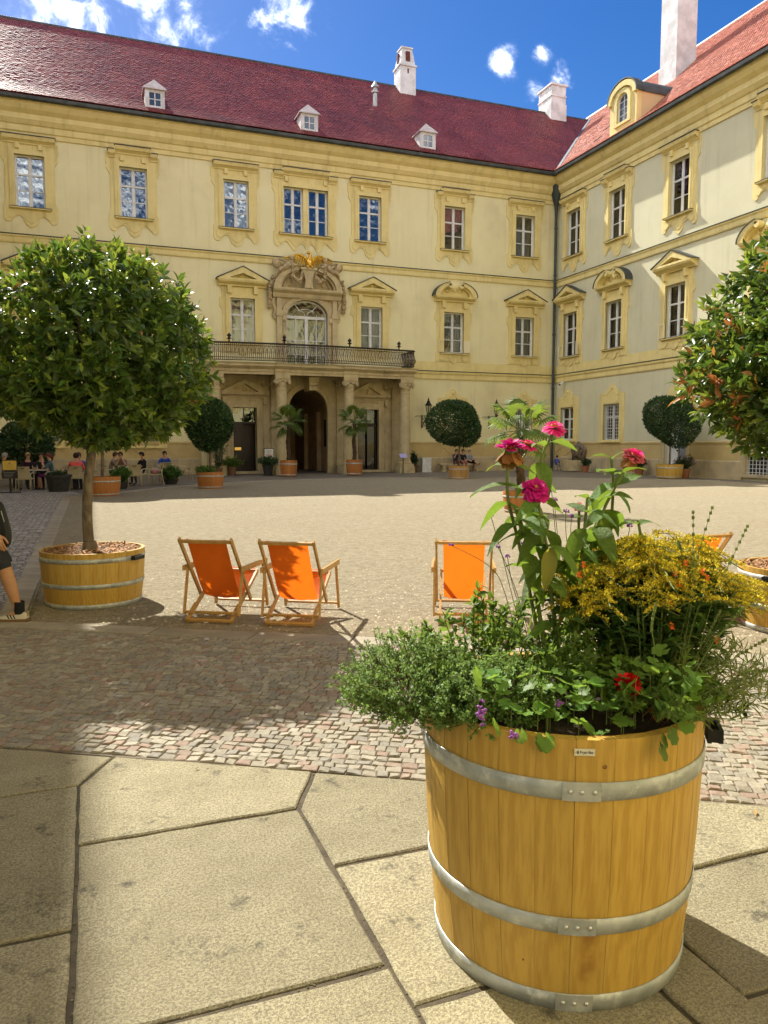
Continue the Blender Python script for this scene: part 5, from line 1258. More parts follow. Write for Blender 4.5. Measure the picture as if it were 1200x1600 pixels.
# open book-stand sign and wall parts of the balcony door
# ------------------------------------------------------------------ balcony door with sculpted pediment
bd = empty('balcony_door', main, (CX, 0, 0)); bd['label'] = 'arched white balcony door in a carved stone frame under the eagle'
oD = arch(-1.20, 1.20, 5.97, 8.86, 16, .86)
q = MB(); q.prism([[(-1.75,5.97),(1.75,5.97),(1.75,10.05),(-1.75,10.05)], oD], -.12, 0)
o_ = [(1.46*math.cos(PI*i/18), 8.86+1.12*math.sin(PI*i/18)) for i in range(19)]; i_ = [(1.205*math.cos(PI*i/18), 8.86+.865*math.sin(PI*i/18)) for i in range(18,-1,-1)]; q.prism([o_+i_], -.22, -.12)
for s in (-1,1):
    q.box(min(s*1.20,s*1.40), max(s*1.20,s*1.40), -.19, -.12, 5.97, 8.86); q.box(min(s*1.46,s*1.76), max(s*1.46,s*1.76), -.28, -.12, 5.97, 8.75); q.box(min(s*1.42,s*1.80), max(s*1.42,s*1.80), -.33, -.12, 8.75, 9.05); q.box(min(s*1.48,s*1.74), max(s*1.48,s*1.74), -.25, -.12, 9.05, 9.75)
    q.tube(catmull([(s*1.80,-.10,9.9),(s*1.95,-.10,9.5),(s*1.82,-.10,9.1),(s*1.90,-.10,8.8),(s*1.78,-.10,8.6)],4), .10, 8); q.sphere((s*1.36,-.22,8.62), (.12,.10,.2), 8, 6)
q.mould(-1.98,1.98,[(-.05,9.78),(-.30,9.78),(-.34,9.88),(-.36,10.0),(-.56,10.12),(-.60,10.20),(-.60,10.27),(0,10.29)])
q.build('frame', 'stone', bd)
q = MB()
for s in (-1,1):
    n = 10; a0, a1 = (PI,PI*.61) if s < 0 else (0,PI*.39)
    P = lambda r, a, e=.66: (r*math.cos(a), 10.27+r*e*math.sin(a))
    q.prism([[P(1.95,a0+(a1-a0)*i/n) for i in range(n+1)]+[P(1.62,a0+(a1-a0)*i/n) for i in range(n,-1,-1)]], -.58, 0)
    q.prism([[P(1.62,a0+(a1-a0)*i/n) for i in range(n+1)]+[P(1.50,a0+(a1-a0)*i/n) for i in range(n,-1,-1)]], -.40, 0)
    q.tube(catmull([(s*1.35,-.16,10.4),(s*1.1,-.16,10.9),(s*.85,-.16,10.85),(s*.9,-.16,10.55),(s*1.05,-.16,10.5)],4), .05, 6)
q.prism([[(-1.6,10.27),(1.6,10.27),(1.1,11.1),(.5,11.25),(-.5,11.25),(-1.1,11.1)]], -.10, 0)
q.prism([[(-.26,10.30),(.26,10.30),(.18,10.7),(.30,11.15),(.40,11.30),(-.40,11.30),(-.30,11.15),(-.18,10.7)]], -.62, 0); q.box(-.46,.46,-.68,0,11.30,11.42)
q.build('pediment', 'stone', bd)
def garland(name, pts, r0, r1, seed):
    rr = random.Random(seed); mb = MB(); c = catmull(pts, 7)
    for i, p in enumerate(c):
        t = i/(len(c)-1); r = r0+(r1-r0)*math.sin(PI*t)
        for _ in range(3): mb.sphere(p+Vector((rr.uniform(-r,r)*.6, rr.uniform(-r,r)*.5, rr.uniform(-r,r)*.6)), (r*rr.uniform(.5,.8),)*3, 6, 4)
    return mb
for s in (-1,1):
    g_ = garland('garland', [(s*.95,-.68,11.40),(s*.92,-.66,10.95),(s*.70,-.68,10.66),(s*.48,-.68,10.75),(s*.38,-.66,11.15)], .07, .12, 4+s)
    g_.build('garland', 'sculpture', bd, smooth='all')
    g_ = garland('garland', [(s*1.98,-.40,10.85),(s*2.12,-.32,10.35),(s*2.16,-.26,9.95),(s*2.15,-.22,9.5),(s*2.14,-.2,9.15)], .10, .13, 9+s); g_.build('garland', 'sculpture', bd, smooth='all')
    # reclining putto
    p = MB(); rot = Matrix.Rotation(s*R(38), 3, 'Y')
    p.sphere((s*1.22,-.52,11.42), (.34,.20,.19), 10, 7, rot=rot); p.sphere((s*.98,-.55,11.58), (.20,.17,.20), 9, 6); p.sphere((s*.96,-.60,11.86), (.14,.14,.16), 10, 8)
    p.tube([(s*1.0,-.60,11.62),(s*.80,-.72,11.45),(s*.66,-.72,11.52)], [.09,.07,.05], 7); p.tube([(s*1.1,-.5,11.62),(s*1.4,-.5,11.72),(s*1.66,-.5,11.80)], [.09,.075,.05], 7)
    p.tube([(s*1.38,-.55,11.30),(s*1.62,-.66,11.22),(s*1.74,-.60,10.98)], [.15,.11,.07], 8); p.tube([(s*1.40,-.5,11.25),(s*1.72,-.5,11.02),(s*1.90,-.45,10.72)], [.15,.11,.07], 8)
    p.sphere((s*1.78,-.45,11.55), (.24,.10,.30), 8, 6, rot=rot)
    p.build('putto', 'sculpture', bd, smooth='all')
# gilded eagle with spread wings
e = empty('eagle', main, (CX+.05, -.52, 11.42)); e['label'] = 'gilded eagle with spread wings above the balcony door'
q = MB(); q.sphere((0,-.05,.26), (.19,.17,.30), 12, 8); q.tube(catmull([(0,-.08,.42),(.03,-.12,.62),(0,-.12,.76),(-.07,-.14,.80)],4), [.12,.115,.11,.10,.095,.09,.085,.085,.085,.085,.085,.08,.07], 10)
q.sphere((-.09,-.15,.80), (.10,.085,.085), 10, 6); q.tube([(-.16,-.16,.80),(-.22,-.16,.78),(-.25,-.16,.72)], [.04,.025,.008], 6)
for s in (-1,1):
    q.tube([(s*.10,-.10,.12),(s*.14,-.14,-.02)], [.09,.06], 8)
    for a in (-1,0,1): q.tube([(s*.14,-.14,-.0),(s*.14+a*.05,-.24,-.04)], [.03,.015], 5)
q.prism([[(-.18,.12),(.18,.12),(.12,-.06),(-.12,-.06)]], -.02, .05); q.build('body', 'gold', e, smooth='all')
for s in (-1,1):
    w = MB(); w.tube(catmull([(s*.12,-.06,.40),(s*.34,-.08,.58),(s*.62,-.08,.66),(s*.86,-.06,.60)],5), [.10]*4+[.085]*6+[.06]*6, 8)
    for row, (n, ln, off) in enumerate(((10,.62,.0),(9,.42,-.03),(8,.26,-.05))):
        for i in range(n):
            t = i/(n-1); bx = s*(.20+.68*t); bz = .44+.20*math.sin(t*2.2)
            ang = R(8+ 62*t); l = ln*(.70+.45*t)
            d = Vector((s*math.sin(ang), 0, -math.cos(ang)*.75)).normalized(); b0 = Vector((bx, -.02+off, bz)); b1 = b0+d*l; m = (b0+b1)/2
            sd = Vector((d.z, 0, -d.x))*.052; pk = Vector((0,-.03,0))
            w.add([b0-sd*.7, b0+sd*.7, m+sd, b1, m-sd, m+pk], [(0,1,5),(1,2,5),(2,3,5),(3,4,5),(4,0,5)])
    w.build('wing', 'gold', e, smooth=False)
# white leaves of the balcony door with fan light
q = MB(); y0,y1 = .10,.18
q.prism([oD, arch(-1.11,1.11,6.06,8.84,16,.79)], y0, y1); q.box(-1.12,1.12,y0-.02,y1,8.70,8.86); q.box(-.09,.09,y0-.03,y1,6.0,8.70)
for x in (-.60,.60): q.box(x-.025,x+.025,y0+.01,y1-.01,6.06,8.70)
for z in (6.7,7.5): 
    for s in (-1,1): q.box(min(s*.09,s*1.12),max(s*.09,s*1.12),y0+.02,y1-.02,z-.02,z+.02)
for s in (-1,1): q.tube([(s*.35+.30*math.cos(PI*i/10), y0+.04, 8.86+.30*math.sin(PI*i/10)) for i in range(11)], .022, 5)
q.tube([(.66*math.cos(PI*i/14), y0+.04, 8.86+.40*math.sin(PI*i/14)) for i in range(15)], .022, 5)
for a in (PI*.30,PI*.70): q.bar((.62*math.cos(a), y0+.04, 8.86+.38*math.sin(a)), (1.12*math.cos(a), y0+.04, 8.86+.80*math.sin(a)), .04, .04)
q.build('leaf_frame', 'white_paint', bd)
for x0,x1 in ((-1.12,-.60),(-.60,-.09),(.09,.60),(.60,1.12)):
    for z0,z1 in ((6.05,6.7),(6.7,7.5),(7.5,8.7)):
        obj('pane', pane_mesh((x1-x0)/2,(z1-z0)/2,'glass_dim'), bd, ((x0+x1)/2,.15,(z0+z1)/2), (R(wr.uniform(-.5,.5)),0,R(wr.uniform(-.8,.8))))
q = MB(); q.prism([arch(-1.12,1.12,8.83,8.86,16,.80)], .145, .150); q.build('pane', 'glass', bd)
obj('curtain', curtain_mesh(2.3, 2.7, 'curtain'), bd, (0,.1,6.0))



# ------------------------------------------------------------------ stave tubs
def tub(name, label, cat, loc, rb, rt, h, n, hoops, wood='oak', rotz=0.0, group=None, bulge=.012, th=.03, staves=True, soil=.06, seed=0, fill='soil'):
    t = thing(name, label, cat, loc, rotz, group); rs = random.Random(seed)
    rad = lambda z, i=0: rb + (rt-rb)*z/h + bulge*math.sin(PI*z/h)
    zs = [0, h*.25, h*.5, h*.75, h]
    if staves:
        da = 2*PI/n; mb = MB(); g = .0007
        for k, z in enumerate(zs):
            r = rad(z)
            for a in (-da/2+g/r, 0, da/2-g/r): mb.v.append((r*math.cos(a) - (.0008 if a else 0), r*math.sin(a), z))
        for k in range(4):
            for j in range(2): a = k*3+j; mb.f.append((a, a+1, a+4, a+3)); mb.m.append(0)
        b = len(mb.v)
        for k, z in enumerate((0, h)):
            r = rad(z)-th
            for a in (-da/2+g/r, da/2-g/r): mb.v.append((r*math.cos(a), r*math.sin(a), z))
        for f in ((12,13,14,b+3,b+2), (b,b+1,b+3,b+2), (0,3,6,9,12,b+2,b), (2,b+1,b+3,14,11,8,5)): mb.f.append(f); mb.m.append(0)
        me = mb.mesh('stave', wood, smooth=20)
        for i in range(n): obj('stave', me, t, None, (0, 0, da*i + .002*rs.uniform(-1,1)))
    else:
        mb = MB(); mb.lathe([(rad(z), z) for z in zs] + [(rt-th, h), (rb-th, .05)], n); mb.build('body', wood, t, smooth=30)
    for z0, z1 in hoops:
        mb = MB(); e = .0045
        mb.lathe([(rad(z0)+.0005, z0), (rad(z0)+e, z0+.001), (rad((z0+z1)/2)+e+.0005, (z0+z1)/2), (rad(z1)+e, z1-.001), (rad(z1)+.0005, z1)], 64 if staves else n); mb.build('hoop', 'zinc', t, smooth='all')
    mb = MB(); zz = h-soil; mb.lathe([(0, zz+.02), (rad(zz)*.5, zz+.012), (rad(zz)-th-.001, zz)], 24); mb.build('soil', fill, t, smooth='all')
    t['_rad'] = 0
    return t, rad
def place_on(rad, a, z, off=0.0): r = rad(z)+off; return (r*math.cos(a), r*math.sin(a), z)
BIG_H = .81
big, brad = tub('barrel_planter', 'large oak barrel planter full of flowers standing on the stone slabs in front', 'planter', (1.40, 2.08, 0), .392, .442, BIG_H, 26, [(0.0, .052), (.243, .292), (.640, .692)], seed=2, soil=.05)
big_hoops = [c for c in big.children if c.name.startswith('hoop')]
LAP = R(-115.5)
def stained(src, name):
    """rust and water run below the hoop joint, on the stave itself"""
    m = M[src].copy(); m.name = name; nt = m.node_tree; N = nt.nodes; L = nt.links; b = N['Principled BSDF']; old = b.inputs['Base Color'].links[0].from_socket
    tc = N.new('ShaderNodeTexCoord'); sp = N.new('ShaderNodeSeparateXYZ'); L.new(tc.outputs['Object'], sp.inputs[0])
    n = N.new('ShaderNodeTexNoise'); n.inputs['Scale'].default_value = 14; n.inputs['Detail'].default_value = 5; L.new(tc.outputs['Object'], n.inputs['Vector'])
    def mr(v, a, b_, c, d):
        r = N.new('ShaderNodeMapRange'); r.interpolation_type = 'SMOOTHSTEP'; L.new(v, r.inputs['Value'])
        for k, q in zip(('From Min', 'From Max', 'To Min', 'To Max'), (a, b_, c, d)): r.inputs[k].default_value = q
        return r.outputs[0]
    def ml(a, b_):
        q = N.new('ShaderNodeMath'); q.operation = 'MULTIPLY'; L.new(a, q.inputs[0]); L.new(b_, q.inputs[1]); return q.outputs[0]
    ab = N.new('ShaderNodeMath'); ab.operation = 'ABSOLUTE'; L.new(sp.outputs['Y'], ab.inputs[0])
    k = ml(ml(mr(ab.outputs[0], .006, .042, 1, 0), mr(sp.outputs['Z'], .05, .12, .3, 1)), ml(mr(sp.outputs['Z'], .235, .245, 1, 0), mr(n.outputs['Fac'], .35, .6, .15, .65)))
    k2 = ml(mr(n.outputs['Fac'], .55, .68, 0, .75), mr(sp.outputs['Z'], .69, .76, 0, 1))
    for kk, col in ((k, (.26, .105, .022, 1)), (k2, (.20, .09, .02, 1))):
        mx = N.new('ShaderNodeMixRGB'); L.new(kk, mx.inputs[0]); L.new(old, mx.inputs[1]); mx.inputs[2].default_value = col; old = mx.outputs[0]
    L.new(old, b.inputs['Base Color']); M[name] = m; return m
stained('oak', 'oak_stained')
_st = [c for c in big.children if c.name.startswith('stave')]
_near = sorted(_st, key=lambda c: abs(((c.rotation_euler.z - LAP + PI) % (2*PI)) - PI))
_sm = _st[0].data.copy(); _sm.materials[0] = M['oak_stained']
_near[0].data = _sm
for hp, (z0, z1) in zip(big_hoops, [(0.0, .052), (.243, .292), (.640, .692)]):
    zc = (z0+z1)/2; mb = MB(); rr = brad(zc)+.0052; w = .052
    na = 6; vs = []
    for i in range(na+1):
        a = LAP - w/rr + 2*w/rr*i/na
        for z, o in ((z0-.001, .0002), (z0, .0028), (z1, .0028), (z1+.001, .0002)): r_ = brad(z)+.0045+o; vs.append((r_*math.cos(a), r_*math.sin(a), z))
    mb.add(vs, [(i*4+j, (i+1)*4+j, (i+1)*4+j+1, i*4+j+1) for i in range(na) for j in range(3)] + [(0,1,2,3), (na*4+3, na*4+2, na*4+1, na*4)]); mb.build('hoop_lap', 'zinc', hp)
    for k in (-1, 0, 1):
        a = LAP + k*.026/rr*1.25 + (.004 if k else 0); mb = MB(); mb.lathe([(.0068, 0), (.0064, .0022), (.004, .0042), (0, .005)], 12)
        mb.build('rivet', 'rivet_steel', hp, smooth='all', loc=place_on(brad, a, zc, .0072), rot=(0, PI/2, a) )
# name plate with print
pa = R(-114.8); pz = .777
pl = MB(); pl.box(-.0275,.0275,-.0012,.0012,-.0095,.0095); plate = pl.build('name_plate', 'plate', big, loc=place_on(brad, pa, pz, .0022), rot=(R(-3.5), 0, pa+PI/2))
def text(name, body, size, parent, loc, rot, m, align='CENTER', ext=0.0, bold=0.0):
    cu = bpy.data.curves.new(name, 'FONT'); cu.body = body; cu.size = size; cu.align_x = align; cu.align_y = 'CENTER'; cu.extrude = ext; cu.offset = bold
    tmp = bpy.data.objects.new('tmp', cu); COL.objects.link(tmp); dg = bpy.context.evaluated_depsgraph_get(); me = bpy.data.meshes.new_from_object(tmp.evaluated_get(dg)); bpy.data.objects.remove(tmp)
    me.name = name; me.materials.clear(); me.materials.append(M[m]); return obj(name, me, parent, loc, rot)
text('lettering', 'Fryzelka', .0105, plate, (.0045, -.0014, 0), (R(90), 0, 0), 'ink', bold=.0003)
mk = MB(); mk.prism([[(-.0185+.0032*math.cos(2*PI*i/12), .0046*math.sin(2*PI*i/12)) for i in range(12)], [(-.0185+.0012*math.cos(2*PI*i/8), .0010+.0016*math.sin(2*PI*i/8)) for i in range(8)]], -.0016, -.0012)
for x in (-.0245, .0250): mk.prism([[(x+.0009*math.cos(2*PI*i/8), .0009*math.sin(2*PI*i/8)) for i in range(8)]], -.0016, -.0012)
mk.build('emblem', 'ink', plate)
def handle(t, rad, a, z, w=.11):
    hb = empty('handle', t, place_on(rad, a, z, .006), (0, 0, a+PI/2))
    q = MB(); q.box(-w/2, w/2, -.012, .0, -.022, .022); q.box(-w/2, -w/2+.02, -.035, -.012, -.018, .018); q.box(w/2-.02, w/2, -.035, -.012, -.018, .018); q.box(-w/2, w/2, -.045, -.033, -.02, .02); q.build('grip', 'black_plastic', hb)
handle(big, brad, R(-36), .715); handle(big, brad, R(148), .715)
# knots and a rust run on the oak: small discs sunk into the stave faces
for a, z, r in ((-107.5, .735, .0065), (-136, .135, .003)):
    q = MB(); q.lathe([(r, -.002), (r*.7, .0002), (0, .0006)], 10); q.build('knot', 'knot', big, smooth='all', loc=place_on(brad, R(a), z, .0012), rot=(0, PI/2, R(a)))

tubL, trad = tub('tree_tub', 'oak stave tub on the gravel holding the round laurel tree at left', 'planter', (-.016, 8.337, 0), .458, .507, .551, 26, [(0, .05), (.205, .25), (.455, .50)], wood='oak', seed=5, group='big stave tubs with laurel trees', soil=.03, fill='soil')
handle(tubL, trad, R(-38), .478, .16); handle(tubL, trad, R(142), .478, .16)
tubR, trad2 = tub('tree_tub', 'oak stave tub at the right edge holding the laurel tree with rusty leaves', 'planter', (5.78, 4.92, 0), .458, .507, .551, 26, [(0, .05), (.205, .25), (.455, .50)], wood='oak', seed=6, group='big stave tubs with laurel trees', soil=.03)
handle(tubR, trad2, R(-163), .478, .16); handle(tubR, trad2, R(17), .478, .16)
def mulch(parent_loc, r, z, n, seed, name='bark_mulch', label=''):
    rs = np.random.RandomState(seed); a = rs.uniform(0, 2*PI, n); q = r*np.sqrt(rs.uniform(0, 1, n))
    P = np.stack([q*np.cos(a), q*np.sin(a), z + rs.uniform(-.004, .02, n)], 1); D = rs.normal(size=(n, 3))*[1, 1, .25]; NR = rs.normal(size=(n, 3))*.35 + [0, 0, 1]
    tv = np.array([(-.5,0,0),(.5,0,0),(.4,1,0),(-.4,1,.05),(0,.5,.25)]); tf = [(0,1,4),(1,2,4),(2,3,4),(3,0,4)]
    V, F, k, nf = leaf_arrays(P, D, NR, rs.uniform(.02, .055, n), rs.uniform(.008, .022, n), tv, tf)
    o = obj(name, leaf_mesh(name, [(V, F, k, nf, 0)], ['mulch']), None, parent_loc); tag(o, label, 'mulch', kind='stuff')
mulch((-.016, 8.337, 0), .47, .525, 1500, 1, label='brown bark chips filling the left tree tub')
mulch((5.78, 4.92, 0), .47, .525, 1500, 2, label='brown bark chips filling the right tree tub')
# small tubs in the background
def small_tub(label, loc, w, h, seed, group='round wooden tubs round the court', wood='terracotta_wood'):
    return tub('plant_tub', label, 'planter', loc, w*.44, w*.5, h, 18, [(h*.06, h*.13), (h*.72, h*.80)], wood=wood, seed=seed, group=group, bulge=.02, soil=.05)
PX = {}
small_tub('orange brown tub with clipped tree left of the portico', (4.09, 28.9, 0), .98, .60, 11)
small_tub('orange brown tub partly hidden by the leaning laurel trunk', (.30, 25.9, 0), 1.10, .60, 12)
small_tub('tub with clipped tree in front of the bench', (16.3, 32.9, 0), .98, .60, 13, wood='oak_aged')
small_tub('tub with sunlit clipped tree before the grey door', (26.05, 29.8, 0), 1.28, .66, 14, wood='oak')
small_tub('orange tub of the palm left of the arch', (9.40, 38.5, 0), .88, .82, 15)
small_tub('orange tub of the palm right of the arch', (13.05, 38.8, 0), .88, .82, 16)
small_tub('tub of the sunlit palm behind the zinnias', (9.52, 15.94, 0), .80, .50, 17)

# ------------------------------------------------------------------ trees
def blob_r(rs, amp=1.0):
    """bumpy radius function over directions"""
    K = unit(rs.normal(size=(14, 3))); A = rs.uniform(-.12, .16, 14)*amp
    def f(d): return 1 + sum(a*np.exp(-((1-d@k)*6)) for k, a in zip(K, A))
    return f
def crown(rs, c, rx, rt_, rb_, shoots, per, ln, wd, tv=LEAF_V, tf=LEAF_F, inner=.55, young=.25, droop=.15, tip=None, jitter=.5):
    f = blob_r(rs, 1.5); d = rnd_unit(rs, shoots)
    rad = f(d)*np.where(rs.uniform(size=shoots) < inner, rs.uniform(.45, .92, shoots), rs.uniform(.92, 1.06, shoots))
    P = d*rad[:,None]; P[:,0] *= rx; P[:,1] *= rx; P[:,2] *= np.where(P[:,2] > 0, rt_, rb_)
    if tip is not None:     # a few leading shoots standing up out of the crown
        extra = []
        for x, y, z, s, m in tip: extra.append(np.array([x, y, z]) - np.array(c) + rs.normal(size=(m, 3))*[s*.45, s*.45, s])
        P = np.concatenate([P]+extra); d = np.concatenate([d, np.tile([0,0,1.], (len(P)-len(d), 1))])
    n = len(P)
    sd = unit(d*.8 + [0, 0, .55] + rs.normal(size=(n, 3))*.35)
    PP = np.repeat(P, per, 0); SD = np.repeat(sd, per, 0); m = len(PP)
    a1 = np.cross(SD, rnd_unit(rs, m)); a1 = unit(a1)
    k = np.tile(np.linspace(0, 1, per), n); spread = 1.15 - .75*k
    D = unit(SD*(.25+.75*k)[:,None] + a1*spread[:,None] + np.array([0, 0, -droop]) + rs.normal(size=(m, 3))*.12)
    PP = PP + SD*((k-.6)*ln*1.0)[:,None]
    NR = unit(SD + rs.normal(size=(m, 3))*jitter)
    y = (k > .62) & np.repeat(rs.uniform(size=n) < young, per)
    L_ = ln*rs.uniform(.75, 1.2, m)*np.where(y, .75, 1); W_ = wd*rs.uniform(.8, 1.2, m)*np.where(y, .8, 1)
    return PP + np.array(c), D, NR, L_, W_, y, P + np.array(c)
def limbs(mb, trunk, r, tips, rs, n=40):
    mb.tube(catmull(trunk, 5), list(np.linspace(r[0], r[1], 5*(len(trunk)-1)+1)), 12)
    b = Vector(trunk[-1])
    for i in range(n):
        t = Vector(tips[rs.randint(len(tips))]); m = b.lerp(t, .5) + Vector((rs.normal()*.07, rs.normal()*.07, .06))
        mb.tube(catmull([b - Vector((0,0,rs.uniform(0,.12))), m, b.lerp(t, .96)], 3), [r[1]*.5]*2+[r[1]*.34]*2+[r[1]*.2]*2+[.004], 5)
def laurel(label, loc, seed, trunk, c, rx, rt_, rb_, rust, tip, shoots):
    t = thing('laurel_tree', label, 'tree', loc, 0, 'round laurel trees in tubs'); rs = np.random.RandomState(seed)
    PP, D, NR, L_, W_, y, tips = crown(rs, c, rx, rt_, rb_, shoots, 9, .112, .048, tip=tip, young=.62)
    rr = rs.uniform(size=len(PP)); cl = np.repeat(rs.uniform(size=len(PP)//9+1), 9)[:len(PP)]
    isr = (rr < rust*.06)
    if rust > .02:
        cc = np.array(c); isr |= ((PP[:,0]-cc[0])*-.85 + (PP[:,1]-cc[1])*.3 > rx*.62) & (cl < .11) & (rr < .55)
    sets = []
    for mi, msk in ((0, ~y & ~isr), (1, y & ~isr), (2, isr)):
        if msk.any():
            V, F, k, nf = leaf_arrays(PP[msk], D[msk], NR[msk], L_[msk], W_[msk]); sets.append((V, F, k, nf, mi))
    o = obj('crown', leaf_mesh('crown', sets, ['leaf_laurel', 'leaf_young', 'leaf_rust']), t); tag(o, kind='stuff')
    mb = MB(); limbs(mb, trunk, (.054, .040), tips, rs, 46); mb.lathe([(.12, .50), (.085, .55), (.064, .62)], 12, (trunk[0][0], trunk[0][1], 0)); mb.build('trunk', 'bark', t, smooth=True)
    return t
laurel('large round laurel tree with slightly leaning trunk in the left tub', (-.016, 8.337, 0), 3,
       [(-.03,0,.50),(-.045,0,.85),(-.02,0,1.25),(.03,0,1.6),(.06,0,1.9)], (.12, 0, 2.42), 1.06, 1.08, .80, .02, [(.02,0,3.42,.13,22),(.34,.05,3.36,.09,14),(-.35,0,3.25,.07,9),(.62,0,3.18,.07,9),(-.85,0,2.9,.07,8),(.92,0,2.9,.06,8)], 1950)
laurel('laurel tree with rusty orange leaf tips cut off by the right edge', (5.78, 4.92, 0), 8,
       [(0,0,.50),(.03,0,.85),(0,.03,1.25),(-.03,0,1.6),(0,0,1.9)], (.10, 0, 2.30), .99, 1.05, .72, .2, [(-.30,.1,3.28,.12,16),(-.1,.1,3.45,.10,12)], 1900)
def clipped(label, loc, z, rx, rz, seed, stem=True, cat='tree', n=9500, ls=.12, zb=.5, name='clipped_tree'):
    t = thing(name, label, cat, loc, 0, 'clipped ball trees'); rs = np.random.RandomState(seed); f = blob_r(rs, 1.9); d = rnd_unit(rs, n)
    q = (1+(f(d)-1)*.85)*np.where(rs.uniform(size=n) < .35, rs.uniform(.6, .93, n), rs.uniform(.93, 1.03, n)); P = d*q[:,None]*[rx, rx, rz] + [0, 0, z]
    D = unit(d*.9 + rs.normal(size=(n, 3))*.55 + [0, 0, .25]); NR = unit(d + rs.normal(size=(n, 3))*.6)
    V, F, k, nf = leaf_arrays(P, D, NR, ls*rs.uniform(.7, 1.3, n), ls*.62*rs.uniform(.8, 1.2, n), LEAF4_V, LEAF4_F)
    tag(obj('crown', leaf_mesh('crown', [(V, F, k, nf, 0)], ['leaf_box']), t), kind='stuff')
    mb = MB(); mb.tube([(0,0,zb), (.02,0,(zb+z)*.5), (0,0,z)], [.05,.042,.04], 8)
    for i in range(14):
        v_ = P[rs.randint(n)]; mb.tube([(0,0,z-rz*.5), (v_[0]*.5, v_[1]*.5, z+(v_[2]-z)*.4), tuple(v_*[.92,.92,1])], [.025,.016,.006], 5)
    mb.build('trunk', 'bark', t, smooth=True); return t
clipped('clipped ball tree on a stem left of the portico door', (4.09, 28.9, 0), 2.40, .80, .86, 31)
clipped('clipped tree seen behind the big laurel trunk at left', (.30, 25.9, 0), 2.12, .98, .66, 32)
clipped('broad dark clipped bush by the wall at the far left', (-2.45, 33.5, 0), 1.45, 1.02, 1.05, 33, zb=0.0)
clipped('clipped ball tree standing in front of the bench', (16.3, 32.9, 0), 2.62, 1.12, .98, 34)
clipped('sunlit clipped ball tree before the grey door of the right wing', (26.05, 29.8, 0), 2.80, 1.14, 1.08, 35)


# ------------------------------------------------------------------ palms
def frond_mesh(seed, blades=26, R_=.52):
    rs = random.Random(seed); mb = MB(); n = blades
    for i in range(n):
        a = R(-135 + 270*i/(n-1)); L_ = R_*(1-.25*abs(a)/R(135))*rs.uniform(.9, 1.05)
        d = Vector((math.sin(a), math.cos(a), 0)); s = Vector((d.y, -d.x, 0)); w = .028
        b0 = d*.04; b1 = d*(L_*.55) + Vector((0, 0, .02-.03*abs(a))); b2 = d*L_ + Vector((0, 0, -.10-rs.uniform(0, .10))); z = Vector((0, 0, .012))
        mb.add([b0, b1-s*w, b1+z, b1+s*w, b2], [(0,1,2), (0,2,3), (1,4,2), (2,4,3)])
    return mb.mesh('frond', 'palm_leaf', fix=False)
FR = [frond_mesh(i) for i in range(3)]
def stalk_mesh():
    mb = MB(); mb.tube(catmull([(0,0,0),(0,.3,.04),(0,.62,-.02)], 3), .012, 5); return mb.mesh('stalk', 'palm_stalk')
ST = stalk_mesh()
def palm(label, loc, zt, scale, n, seed, z0):
    t = thing('fan_palm', label, 'palm tree', loc, 0, 'fan palms in tubs'); rs = random.Random(seed)
    mb = MB(); k = 14; pts = [(.02*math.sin(i*.7), .02*math.cos(i*.9), z0+(zt-z0)*i/k) for i in range(k+1)]
    mb.tube(pts, [.10+.018*(i % 2)-.002*i for i in range(k+1)], 10); mb.build('trunk', 'palm_trunk', t)
    for i in range(n):
        az = i*2.399+rs.uniform(-.3, .3); el = R(78 - 118*(i/(n-1)) + rs.uniform(-8, 8))
        f = empty('frond', t, (0, 0, zt-.05), (el, 0, az)); f.scale = (scale,)*3
        obj('stalk', ST, f); obj('fan', FR[i % 3], f, (0, .62, -.02), (R(rs.uniform(-35, -5)), 0, R(rs.uniform(-12, 12))))
    return t
palm('dark fan palm in tub left of the arch', (9.40, 38.5, 0), 2.75, 1.02, 15, 1, .75)
palm('dark fan palm in tub right of the arch', (13.05, 38.8, 0), 2.85, 1.02, 15, 2, .75)
palm('bright sunlit fan palm behind the pink zinnias', (9.52, 15.94, 0), 1.95, .95, 17, 3, .45)

